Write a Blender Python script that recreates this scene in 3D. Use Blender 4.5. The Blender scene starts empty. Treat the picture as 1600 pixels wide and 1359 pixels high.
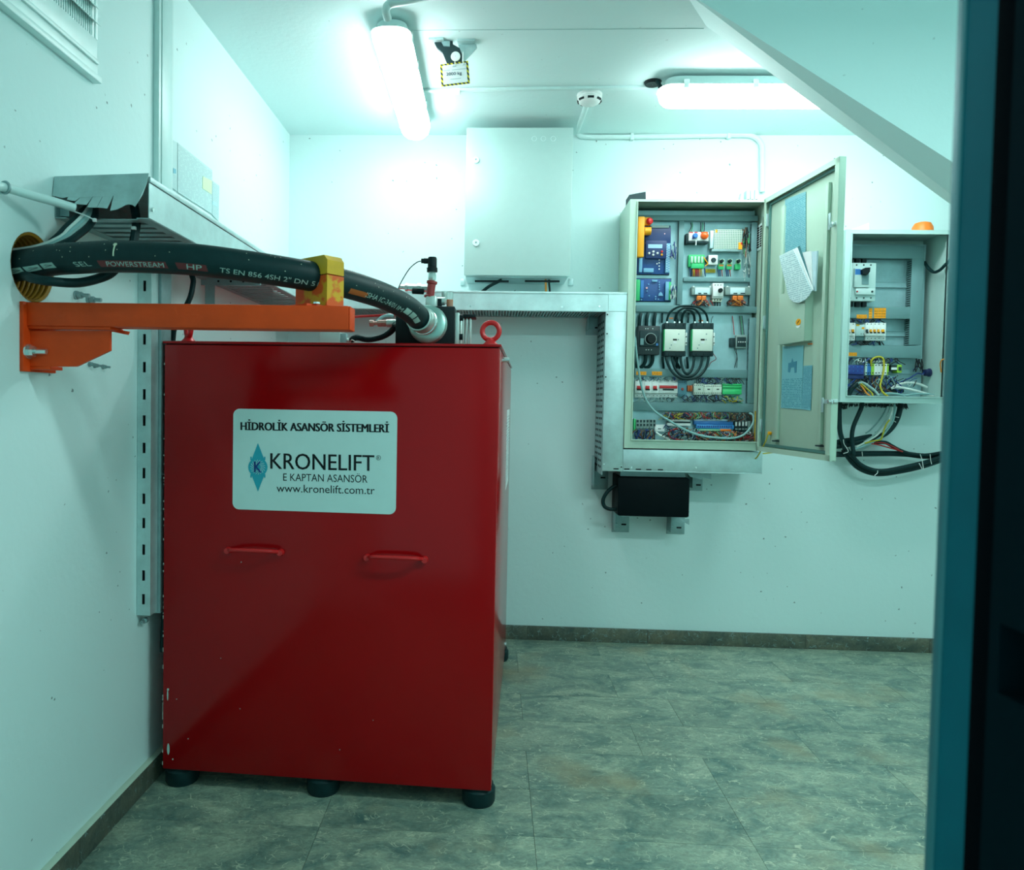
import bpy, bmesh, math, random
from mathutils import Vector, Matrix
random.seed(7)
ORD = ('first', 'second', 'third', 'fourth', 'fifth', 'sixth', 'seventh', 'eighth')
SC = bpy.context.scene
COL = SC.collection
PI = math.pi

# ------------------------------------------------------------------ camera, world, exposure
F, X0, Y0 = 1150.0, 714.8, 664.9
EYE = Vector((0, 0, 1.2))
def _rot(pitch, roll, yaw):
    cy, sy, cp, sp, cr, sr = math.cos(yaw), math.sin(yaw), math.cos(pitch), math.sin(pitch), math.cos(roll), math.sin(roll)
    B = Matrix(((1, 0, 0), (0, 0, -1), (0, 1, 0)))
    Rz = Matrix(((cy, -sy, 0), (sy, cy, 0), (0, 0, 1)))
    Rx = Matrix(((1, 0, 0), (0, cp, -sp), (0, sp, cp)))
    Rr = Matrix(((cr, -sr, 0), (sr, cr, 0), (0, 0, 1)))
    return Rr @ Rx @ B @ Rz
RM = _rot(.0327, .0179, -.0471)
cam_d = bpy.data.cameras.new('camera')
cam = bpy.data.objects.new('camera', cam_d)
COL.objects.link(cam)
cm = Matrix((RM[0], -RM[1], -RM[2])).transposed().to_4x4()
cm.translation = EYE
cam.matrix_world = cm
cam_d.sensor_fit = 'HORIZONTAL'
cam_d.sensor_width = 36
cam_d.lens = F / 1600 * 36
cam_d.shift_x = (800 - X0) / 1600
cam_d.shift_y = -(679.5 - Y0) / 1600
cam_d.clip_start = .02
cam_d.dof.use_dof = True
cam_d.dof.focus_distance = 2.7
cam_d.dof.aperture_fstop = 6.5
SC.camera = cam
SC.view_settings.view_transform = 'Standard'
SC.view_settings.look = 'None'
SC.view_settings.gamma = 1
SC.view_settings.exposure = 1.5
SC.view_settings.use_curve_mapping = False
LAMP_STRENGTH = 8.8
LAMP_COLOR = (.85, 1.0, .99)
world = bpy.data.worlds.new('world')
SC.world = world
world.use_nodes = True
world.node_tree.nodes['Background'].inputs[0].default_value = (.25, .75, .76, 1)
world.node_tree.nodes['Background'].inputs[1].default_value = .30  # ambient glow added as soft fill through the open doorway

# unseen fill light added under the ceiling to brighten the front of the room
fl_d = bpy.data.lights.new('front_fill', 'AREA'); fl_d.shape = 'RECTANGLE'; fl_d.size = 1.25; fl_d.size_y = .13
fl_d.energy = 10.5; fl_d.color = (.72, 1.0, .985)
front_fill = bpy.data.objects.new('front_fill', fl_d); COL.objects.link(front_fill)
front_fill.location = (1.3, 1.0, 2.44)

# ------------------------------------------------------------------ measuring helpers: a photo point on a real plane
def ray(px, py):
    return RM.transposed() @ Vector(((px - X0) / F, (py - Y0) / F, 1))
def hit(px, py, ax, v):
    r = ray(px, py)
    return EYE + r * ((v - EYE[ax]) / r[ax])
def at_x(px, py, v): return hit(px, py, 0, v)
def at_y(px, py, v): return hit(px, py, 1, v)
def at_z(px, py, v): return hit(px, py, 2, v)
def rect(y, x0, y0, x1, y1):
    """x0,x1,z0,z1 of an upright rectangle standing at depth y"""
    p = [at_y(x0, y0, y), at_y(x1, y0, y), at_y(x1, y1, y), at_y(x0, y1, y)]
    return ((p[0].x + p[3].x) / 2, (p[1].x + p[2].x) / 2, (p[2].z + p[3].z) / 2, (p[0].z + p[1].z) / 2)
def crop(ox, oy, s):
    return lambda u, v: (ox + u / s, oy + v / s)
c3 = crop(970, 290, 6.176); c4 = crop(970, 490, 5.033); d1 = crop(980, 310, 7.99); d2 = crop(1060, 340, 9.707)
d3 = crop(980, 470, 7.273); e7 = crop(980, 580, 7.273); s6 = crop(1310, 360, 4.854); f4 = crop(1300, 620, 8.42)
c1 = crop(0, 180, 3.0875); l5 = crop(240, 200, 8.49); v6 = crop(0, 0, 9.41); g7 = crop(1190, 280, 6.79); b8 = crop(925, 720, 8.0)
h2 = crop(530, 420, 9.41); h8 = crop(620, 380, 8.233); t5 = crop(60, 250, 8.42); c6 = crop(1190, 490, 5.033); k3 = crop(340, 620, 4.706)
w3 = crop(690, 440, 3.997); c5 = crop(1190, 250, 5.333); hs = crop(10, 370, 6.667); q2 = crop(380, 360, 3.81)

# ------------------------------------------------------------------ materials
MATS = {}
def nodes_of(name):
    m = bpy.data.materials.new(name)
    m.use_nodes = True
    nt = m.node_tree
    return m, nt, nt.nodes['Principled BSDF']
def mat(name, col, rough=.5, metal=0, var=.06, scale=30, bump=0, bscale=200, coat=0, spec=None, alpha=None, trans=0):
    """plain painted / plastic / metal surface with faint mottling and fine relief"""
    if name in MATS: return MATS[name]
    m, nt, b = nodes_of(name)
    N, L = nt.nodes, nt.links
    tc = N.new('ShaderNodeTexCoord')
    nz = N.new('ShaderNodeTexNoise'); nz.inputs['Scale'].default_value = scale; nz.inputs['Detail'].default_value = 5
    L.new(tc.outputs['Object'], nz.inputs['Vector'])
    mx = N.new('ShaderNodeMix'); mx.data_type = 'RGBA'
    mx.inputs['A'].default_value = [c * (1 - var) for c in col] + [1]
    mx.inputs['B'].default_value = [min(1, c * (1 + var)) for c in col] + [1]
    L.new(nz.outputs['Fac'], mx.inputs['Factor'])
    L.new(mx.outputs['Result'], b.inputs['Base Color'])
    b.inputs['Roughness'].default_value = rough
    b.inputs['Metallic'].default_value = metal
    if coat: b.inputs['Coat Weight'].default_value = coat; b.inputs['Coat Roughness'].default_value = .08
    if spec is not None: b.inputs['Specular IOR Level'].default_value = spec
    if trans: b.inputs['Transmission Weight'].default_value = trans
    if bump:
        n2 = N.new('ShaderNodeTexNoise'); n2.inputs['Scale'].default_value = bscale; n2.inputs['Detail'].default_value = 4
        L.new(tc.outputs['Object'], n2.inputs['Vector'])
        bp = N.new('ShaderNodeBump'); bp.inputs['Strength'].default_value = bump; bp.inputs['Distance'].default_value = .004
        L.new(n2.outputs['Fac'], bp.inputs['Height']); L.new(bp.outputs['Normal'], b.inputs['Normal'])
    MATS[name] = m
    return m
def ramp(N, stops):
    r = N.new('ShaderNodeValToRGB')
    e = r.color_ramp.elements
    e[0].position, e[0].color = stops[0][0], stops[0][1]
    e[1].position, e[1].color = stops[-1][0], stops[-1][1]
    for p, c in stops[1:-1]:
        x = e.new(p); x.color = c
    return r
def g(v): return (v, v, v, 1)
def plaster(name, col, holes=.5):
    m, nt, b = nodes_of(name); N, L = nt.nodes, nt.links
    tc = N.new('ShaderNodeTexCoord')
    geo = N.new('ShaderNodeNewGeometry')
    big = N.new('ShaderNodeTexNoise'); big.inputs['Scale'].default_value = 1.6; big.inputs['Detail'].default_value = 6
    L.new(geo.outputs['Position'], big.inputs['Vector'])
    mx = N.new('ShaderNodeMix'); mx.data_type = 'RGBA'
    mx.inputs['A'].default_value = [c * .965 for c in col] + [1]; mx.inputs['B'].default_value = list(col) + [1]
    L.new(big.outputs['Fac'], mx.inputs['Factor'])
    # pock holes left by the formwork, clustered by a slow noise
    vo = N.new('ShaderNodeTexVoronoi'); vo.inputs['Scale'].default_value = 21
    L.new(geo.outputs['Position'], vo.inputs['Vector'])
    wob = N.new('ShaderNodeTexNoise'); wob.inputs['Scale'].default_value = 160
    L.new(geo.outputs['Position'], wob.inputs['Vector'])
    ad = N.new('ShaderNodeMath'); ad.operation = 'MULTIPLY_ADD'
    L.new(wob.outputs['Fac'], ad.inputs[0]); ad.inputs[1].default_value = .30
    L.new(vo.outputs['Distance'], ad.inputs[2])
    cl = N.new('ShaderNodeTexWhiteNoise'); L.new(vo.outputs['Position'], cl.inputs['Vector'])
    slow = N.new('ShaderNodeTexNoise'); slow.inputs['Scale'].default_value = 2.2; L.new(geo.outputs['Position'], slow.inputs['Vector'])
    a1_ = N.new('ShaderNodeMath'); a1_.operation = 'MULTIPLY_ADD'; L.new(cl.outputs['Value'], a1_.inputs[0]); a1_.inputs[1].default_value = -.075; L.new(ad.outputs[0], a1_.inputs[2])
    a2_ = N.new('ShaderNodeMath'); a2_.operation = 'MULTIPLY_ADD'; L.new(slow.outputs['Fac'], a2_.inputs[0]); a2_.inputs[1].default_value = -.16; L.new(a1_.outputs[0], a2_.inputs[2])
    r = ramp(N, [(.06, g(1)), (.085, g(0))])
    L.new(a2_.outputs[0], r.inputs['Fac'])
    r2 = ramp(N, [(.70 - .25 * holes, g(0)), (.73 - .25 * holes, g(1))]); L.new(cl.outputs['Value'], r2.inputs['Fac'])
    mu = N.new('ShaderNodeMath'); mu.operation = 'MULTIPLY'; L.new(r.outputs['Color'], mu.inputs[0]); L.new(r2.outputs['Color'], mu.inputs[1])
    mk = N.new('ShaderNodeMath'); mk.operation = 'MULTIPLY'; L.new(mu.outputs[0], mk.inputs[0]); mk.inputs[1].default_value = .8 * min(1, holes + .2)
    mh = N.new('ShaderNodeMix'); mh.data_type = 'RGBA'
    L.new(mk.outputs[0], mh.inputs['Factor']); L.new(mx.outputs['Result'], mh.inputs['A'])
    mh.inputs['B'].default_value = (.10, .17, .17, 1)
    L.new(mh.outputs['Result'], b.inputs['Base Color'])
    b.inputs['Roughness'].default_value = .72
    fine = N.new('ShaderNodeTexNoise'); fine.inputs['Scale'].default_value = 45; fine.inputs['Detail'].default_value = 7
    L.new(geo.outputs['Position'], fine.inputs['Vector'])
    sb = N.new('ShaderNodeMath'); sb.operation = 'SUBTRACT'; L.new(fine.outputs['Fac'], sb.inputs[0]); L.new(mu.outputs[0], sb.inputs[1])
    bp = N.new('ShaderNodeBump'); bp.inputs['Strength'].default_value = .11; bp.inputs['Distance'].default_value = .008
    L.new(sb.outputs[0], bp.inputs['Height']); L.new(bp.outputs['Normal'], b.inputs['Normal'])
    MATS[name] = m
    return m
def stone(name, dark, light, fleck):
    m, nt, b = nodes_of(name); N, L = nt.nodes, nt.links
    geo = N.new('ShaderNodeNewGeometry'); oi = N.new('ShaderNodeObjectInfo')
    off = N.new('ShaderNodeVectorMath'); off.operation = 'MULTIPLY_ADD'
    cb = N.new('ShaderNodeCombineXYZ'); L.new(oi.outputs['Random'], cb.inputs[0]); L.new(oi.outputs['Random'], cb.inputs[1]); L.new(oi.outputs['Random'], cb.inputs[2])
    L.new(cb.outputs[0], off.inputs[0]); off.inputs[1].default_value = (.9, .5, .3); L.new(geo.outputs['Position'], off.inputs[2])
    mp = N.new('ShaderNodeMapping'); mp.inputs['Scale'].default_value = (1, 1.6, 1); L.new(off.outputs[0], mp.inputs['Vector'])
    n1 = N.new('ShaderNodeTexNoise'); n1.inputs['Scale'].default_value = 5.5; n1.inputs['Detail'].default_value = 10; n1.inputs['Roughness'].default_value = .7; n1.inputs['Distortion'].default_value = .8
    L.new(mp.outputs[0], n1.inputs['Vector'])
    r1 = ramp(N, [(.34, list(dark) + [1]), (.52, [(a + c) / 2 for a, c in zip(dark, light)] + [1]), (.68, list(light) + [1])]); L.new(n1.outputs['Fac'], r1.inputs['Fac'])
    n2 = N.new('ShaderNodeTexNoise'); n2.inputs['Scale'].default_value = 42; n2.inputs['Detail'].default_value = 8; n2.inputs['Roughness'].default_value = .75; n2.inputs['Distortion'].default_value = 1.5
    L.new(mp.outputs[0], n2.inputs['Vector'])
    m2 = N.new('ShaderNodeMix'); m2.data_type = 'RGBA'; m2.blend_type = 'OVERLAY'; m2.inputs['Factor'].default_value = .95
    L.new(r1.outputs['Color'], m2.inputs['A']); L.new(n2.outputs['Fac'], m2.inputs['B'])
    # shell-like flecks: thin bent slivers
    nd = N.new('ShaderNodeTexNoise'); nd.inputs['Scale'].default_value = 9; nd.inputs['Detail'].default_value = 3; L.new(off.outputs[0], nd.inputs['Vector'])
    vm = N.new('ShaderNodeVectorMath'); vm.operation = 'MULTIPLY_ADD'; L.new(nd.outputs['Color'], vm.inputs[0]); vm.inputs[1].default_value = (.22, .22, 0); L.new(mp.outputs[0], vm.inputs[2])
    vo = N.new('ShaderNodeTexVoronoi'); vo.feature = 'DISTANCE_TO_EDGE'; vo.inputs['Scale'].default_value = 30; L.new(vm.outputs[0], vo.inputs['Vector'])
    rf = ramp(N, [(.012, g(1)), (.05, g(0))]); L.new(vo.outputs['Distance'], rf.inputs['Fac'])
    ns = N.new('ShaderNodeTexNoise'); ns.inputs['Scale'].default_value = 30; ns.inputs['Detail'].default_value = 2; L.new(off.outputs[0], ns.inputs['Vector'])
    rs = ramp(N, [(.52, g(0)), (.60, g(.75))]); L.new(ns.outputs['Fac'], rs.inputs['Fac'])
    mm = N.new('ShaderNodeMath'); mm.operation = 'MULTIPLY'; L.new(rf.outputs['Color'], mm.inputs[0]); L.new(rs.outputs['Color'], mm.inputs[1])
    m3 = N.new('ShaderNodeMix'); m3.data_type = 'RGBA'; L.new(mm.outputs[0], m3.inputs['Factor']); L.new(m2.outputs['Result'], m3.inputs['A']); m3.inputs['B'].default_value = list(fleck) + [1]
    # brownish worn patches
    n4 = N.new('ShaderNodeTexNoise'); n4.inputs['Scale'].default_value = 2.4; n4.inputs['Detail'].default_value = 8; L.new(geo.outputs['Position'], n4.inputs['Vector'])
    r4 = ramp(N, [(.56, g(0)), (.68, g(.55))]); L.new(n4.outputs['Fac'], r4.inputs['Fac'])
    m5 = N.new('ShaderNodeMix'); m5.data_type = 'RGBA'; L.new(r4.outputs['Color'], m5.inputs['Factor']); L.new(m3.outputs['Result'], m5.inputs['A']); m5.inputs['B'].default_value = (.30, .24, .13, 1)
    hv = N.new('ShaderNodeHueSaturation'); L.new(m5.outputs['Result'], hv.inputs['Color'])
    ma = N.new('ShaderNodeMath'); ma.operation = 'MULTIPLY_ADD'; L.new(oi.outputs['Random'], ma.inputs[0]); ma.inputs[1].default_value = .14; ma.inputs[2].default_value = .93
    L.new(ma.outputs[0], hv.inputs['Value'])
    L.new(hv.outputs['Color'], b.inputs['Base Color'])
    b.inputs['Roughness'].default_value = .42
    bp = N.new('ShaderNodeBump'); bp.inputs['Strength'].default_value = .12; bp.inputs['Distance'].default_value = .002
    L.new(n2.outputs['Fac'], bp.inputs['Height']); L.new(bp.outputs['Normal'], b.inputs['Normal'])
    MATS[name] = m
    return m
def galvanised(name, col, rough=.42, scale=9):
    m, nt, b = nodes_of(name); N, L = nt.nodes, nt.links
    geo = N.new('ShaderNodeNewGeometry')
    n = N.new('ShaderNodeTexNoise'); n.inputs['Scale'].default_value = scale; n.inputs['Detail'].default_value = 8; n.inputs['Roughness'].default_value = .65
    L.new(geo.outputs['Position'], n.inputs['Vector'])
    r = ramp(N, [(.3, [c * .72 for c in col] + [1]), (.7, list(col) + [1])]); L.new(n.outputs['Fac'], r.inputs['Fac'])
    L.new(r.outputs['Color'], b.inputs['Base Color'])
    b.inputs['Metallic'].default_value = .55; b.inputs['Roughness'].default_value = rough
    MATS[name] = m
    return m
def printed(name, paper, ink, lines=34, start=.08, end=.92, rough=.6, dens=.5, axis=2, tint=None):
    """a sheet covered with lines of small print (Generated coordinates of the sheet itself)"""
    m, nt, b = nodes_of(name); N, L = nt.nodes, nt.links
    tc = N.new('ShaderNodeTexCoord'); sp = N.new('ShaderNodeSeparateXYZ'); L.new(tc.outputs['Generated'], sp.inputs[0])
    v = sp.outputs['Z']
    a = N.new('ShaderNodeMath'); a.operation = 'MULTIPLY'; L.new(v, a.inputs[0]); a.inputs[1].default_value = lines
    fr = N.new('ShaderNodeMath'); fr.operation = 'FRACT'; L.new(a.outputs[0], fr.inputs[0])
    gt = N.new('ShaderNodeMath'); gt.operation = 'GREATER_THAN'; L.new(fr.outputs[0], gt.inputs[0]); gt.inputs[1].default_value = .5
    fl = N.new('ShaderNodeMath'); fl.operation = 'FLOOR'; L.new(a.outputs[0], fl.inputs[0])
    mp = N.new('ShaderNodeMapping'); mp.inputs['Scale'].default_value = (16, 16, 0); L.new(tc.outputs['Generated'], mp.inputs['Vector'])
    cb = N.new('ShaderNodeVectorMath'); cb.operation = 'ADD'
    c2 = N.new('ShaderNodeCombineXYZ'); L.new(fl.outputs[0], c2.inputs[2]); L.new(mp.outputs[0], cb.inputs[0]); L.new(c2.outputs[0], cb.inputs[1])
    nz = N.new('ShaderNodeTexNoise'); nz.inputs['Scale'].default_value = 1.0; nz.inputs['Detail'].default_value = 3; L.new(cb.outputs[0], nz.inputs['Vector'])
    g2 = N.new('ShaderNodeMath'); g2.operation = 'GREATER_THAN'; L.new(nz.outputs['Fac'], g2.inputs[0]); g2.inputs[1].default_value = dens
    mu = N.new('ShaderNodeMath'); mu.operation = 'MULTIPLY'; L.new(gt.outputs[0], mu.inputs[0]); L.new(g2.outputs[0], mu.inputs[1])
    ra = N.new('ShaderNodeMath'); ra.operation = 'COMPARE'; L.new(v, ra.inputs[0]); ra.inputs[1].default_value = (start + end) / 2; ra.inputs[2].default_value = (end - start) / 2
    m2 = N.new('ShaderNodeMath'); m2.operation = 'MULTIPLY'; L.new(mu.outputs[0], m2.inputs[0]); L.new(ra.outputs[0], m2.inputs[1])
    mx = N.new('ShaderNodeMix'); mx.data_type = 'RGBA'; L.new(m2.outputs[0], mx.inputs['Factor'])
    mx.inputs['A'].default_value = list(paper) + [1]; mx.inputs['B'].default_value = list(ink) + [1]
    L.new(mx.outputs['Result'], b.inputs['Base Color']); b.inputs['Roughness'].default_value = rough
    MATS[name] = m
    return m
def striped(name, c0, c1, freq):
    m, nt, b = nodes_of(name); N, L = nt.nodes, nt.links
    geo = N.new('ShaderNodeNewGeometry'); sp = N.new('ShaderNodeSeparateXYZ'); L.new(geo.outputs['Position'], sp.inputs[0])
    a = N.new('ShaderNodeMath'); a.operation = 'ADD'; L.new(sp.outputs['X'], a.inputs[0]); L.new(sp.outputs['Z'], a.inputs[1])
    f = N.new('ShaderNodeMath'); f.operation = 'MULTIPLY'; L.new(a.outputs[0], f.inputs[0]); f.inputs[1].default_value = freq
    fr = N.new('ShaderNodeMath'); fr.operation = 'FRACT'; L.new(f.outputs[0], fr.inputs[0])
    gt = N.new('ShaderNodeMath'); gt.operation = 'GREATER_THAN'; L.new(fr.outputs[0], gt.inputs[0]); gt.inputs[1].default_value = .5
    mx = N.new('ShaderNodeMix'); mx.data_type = 'RGBA'; L.new(gt.outputs[0], mx.inputs['Factor']); mx.inputs['A'].default_value = list(c0) + [1]; mx.inputs['B'].default_value = list(c1) + [1]
    L.new(mx.outputs['Result'], b.inputs['Base Color']); b.inputs['Roughness'].default_value = .5
    MATS[name] = m
    return m
def patchy(name, c0, c1, scale=14, cut=.5):
    m, nt, b = nodes_of(name); N, L = nt.nodes, nt.links
    geo = N.new('ShaderNodeNewGeometry'); n = N.new('ShaderNodeTexNoise'); n.inputs['Scale'].default_value = scale; n.inputs['Detail'].default_value = 6
    L.new(geo.outputs['Position'], n.inputs['Vector'])
    r = ramp(N, [(cut - .03, list(c0) + [1]), (cut + .03, list(c1) + [1])]); L.new(n.outputs['Fac'], r.inputs['Fac']); L.new(r.outputs['Color'], b.inputs['Base Color']); b.inputs['Roughness'].default_value = .5
    MATS[name] = m
    return m
def perforated(name, base, hole, sx, sz, rad=.33, metal=.4):
    """sheet with a regular grid of tiny punched holes, far too small to build singly"""
    m, nt, b = nodes_of(name); N, L = nt.nodes, nt.links
    geo = N.new('ShaderNodeNewGeometry'); sp = N.new('ShaderNodeSeparateXYZ'); L.new(geo.outputs['Position'], sp.inputs[0])
    def cell(o, f):
        a = N.new('ShaderNodeMath'); a.operation = 'MULTIPLY'; L.new(o, a.inputs[0]); a.inputs[1].default_value = f
        q = N.new('ShaderNodeMath'); q.operation = 'FRACT'; L.new(a.outputs[0], q.inputs[0])
        s = N.new('ShaderNodeMath'); s.operation = 'SUBTRACT'; L.new(q.outputs[0], s.inputs[0]); s.inputs[1].default_value = .5
        p = N.new('ShaderNodeMath'); p.operation = 'POWER'; L.new(s.outputs[0], p.inputs[0]); p.inputs[1].default_value = 2
        return p
    p1, p2 = cell(sp.outputs['X'], sx), cell(sp.outputs['Z'], sz)
    ad = N.new('ShaderNodeMath'); L.new(p1.outputs[0], ad.inputs[0]); L.new(p2.outputs[0], ad.inputs[1])
    lt = N.new('ShaderNodeMath'); lt.operation = 'LESS_THAN'; L.new(ad.outputs[0], lt.inputs[0]); lt.inputs[1].default_value = rad * rad
    mx = N.new('ShaderNodeMix'); mx.data_type = 'RGBA'; L.new(lt.outputs[0], mx.inputs['Factor']); mx.inputs['A'].default_value = list(base) + [1]; mx.inputs['B'].default_value = list(hole) + [1]
    L.new(mx.outputs['Result'], b.inputs['Base Color']); b.inputs['Metallic'].default_value = metal; b.inputs['Roughness'].default_value = .4
    MATS[name] = m
    return m
def emit(name, col, s):
    m, nt, b = nodes_of(name)
    b.inputs['Base Color'].default_value = (.8, .85, .85, 1)
    b.inputs['Emission Color'].default_value = list(col) + [1]
    b.inputs['Emission Strength'].default_value = s
    MATS[name] = m
    return m

WALL = plaster('white_plaster', (.70, .885, .875), 1.0)
CEIL = plaster('ceiling_plaster', (.70, .885, .875), .1)
TILE = stone('shell_stone', (.075, .155, .14), (.36, .43, .32), (.56, .60, .44))
SKIRT = stone('skirting_stone', (.05, .075, .065), (.17, .17, .12), (.25, .4, .4))
GROUT = mat('grout', (.10, .13, .115), .9)
RED = mat('red_paint', (.36, .0012, .003), .17, var=.10, scale=4, bump=.006, bscale=60, spec=.25)
REDB = mat('red_bright', (.62, .012, .014), .4, var=.08)
BLACK = mat('black_plastic', (.006, .014, .016), .5, spec=.2)
RUBBER = mat('black_rubber', (.004, .026, .028), .5, var=.3, scale=60, spec=.22)
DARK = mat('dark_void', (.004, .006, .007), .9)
STEEL = galvanised('galvanised_steel', (.62, .80, .80))
STEELD = galvanised('dull_galvanised_steel', (.36, .52, .53), .5, 14)
CHROME = mat('bright_zinc', (.75, .82, .80), .25, .9, var=.1)
ORANGE = mat('orange_primer', (.80, .062, .003), .5, spec=.3, var=.22, scale=16, bump=.08, bscale=90)
YELLOW = mat('yellow_plastic', (.72, .38, .008), .5, var=.25, scale=24)
YELB = mat('yellow_bright', (1.0, .40, .004), .5)
OVERSPRAY = patchy('orange_oversprayed_yellow', (.72, .38, .008), (.78, .10, .005), 22, .50)
WHITEP = mat('white_plastic', (.80, .84, .82), .45)
PIPEW = mat('pale_conduit', (.62, .80, .78), .4)
BEIGE = mat('beige_enamel', (.46, .62, .50), .38, var=.03)
GREYC = mat('light_grey_enamel', (.46, .64, .61), .38, var=.03)
PLATE = galvanised('zinc_mounting_plate', (.42, .64, .68), .5, 6)
DUCT = mat('grey_duct_plastic', (.16, .30, .31), .55, var=.04)
DUCTD = mat('grey_duct_fingers', (.15, .27, .28), .6)
PCB = mat('blue_circuit_board', (.012, .07, .26), .4, var=.45, scale=220)
PCBL = mat('pale_blue_terminal', (.18, .42, .62), .5)
NAVY = mat('navy_panel', (.01, .03, .13), .35)
GREEN = mat('green_terminal', (.03, .50, .17), .45)
LGREEN = mat('lime_terminal', (.35, .62, .05), .45)
BLUET = mat('blue_terminal', (.03, .18, .50), .45)
BLUED = mat('dark_blue_terminal', (.02, .05, .28), .45)
GREYT = mat('grey_terminal', (.28, .38, .36), .5)
CHAR = mat('charcoal_plastic', (.02, .045, .05), .5, spec=.25)
ORNG = mat('orange_plastic', (.95, .22, .02), .4)
SILV = mat('silver_aluminium', (.62, .70, .66), .35, .5)
INK = mat('ink', (.006, .012, .016), .6)
SIGNP = mat('label_film', (.60, .78, .76), .4, var=.03)
PRINTW = mat('hose_print', (.36, .52, .47), .6)
PRINTR = mat('hose_band_red', (.16, .018, .02), .6)
LOGO = mat('logo_teal', (.01, .36, .47), .5)
LOGOB = mat('logo_blue', (.005, .06, .30), .5)
PAPER = mat('paper', (.80, .84, .83), .7)
DOORST = mat('door_frame_paint', (.004, .15, .20), .7, 0, var=.25, scale=9, spec=.12)
DOORDK = mat('dark_door_steel', (.002, .012, .017), .8, spec=.03)
TEAL = mat('grey_cable', (.24, .44, .44), .45)
WIRES = {k: mat('wire_' + k, c, .5) for k, c in dict(blue=(.012, .05, .22), red=(.45, .02, .02), black=(.01, .012, .014), white=(.66, .74, .70), yellow=(.50, .42, .02), green=(.03, .30, .10), orange=(.75, .25, .03), brown=(.20, .08, .03), grey=(.30, .45, .43)).items()}

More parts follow.
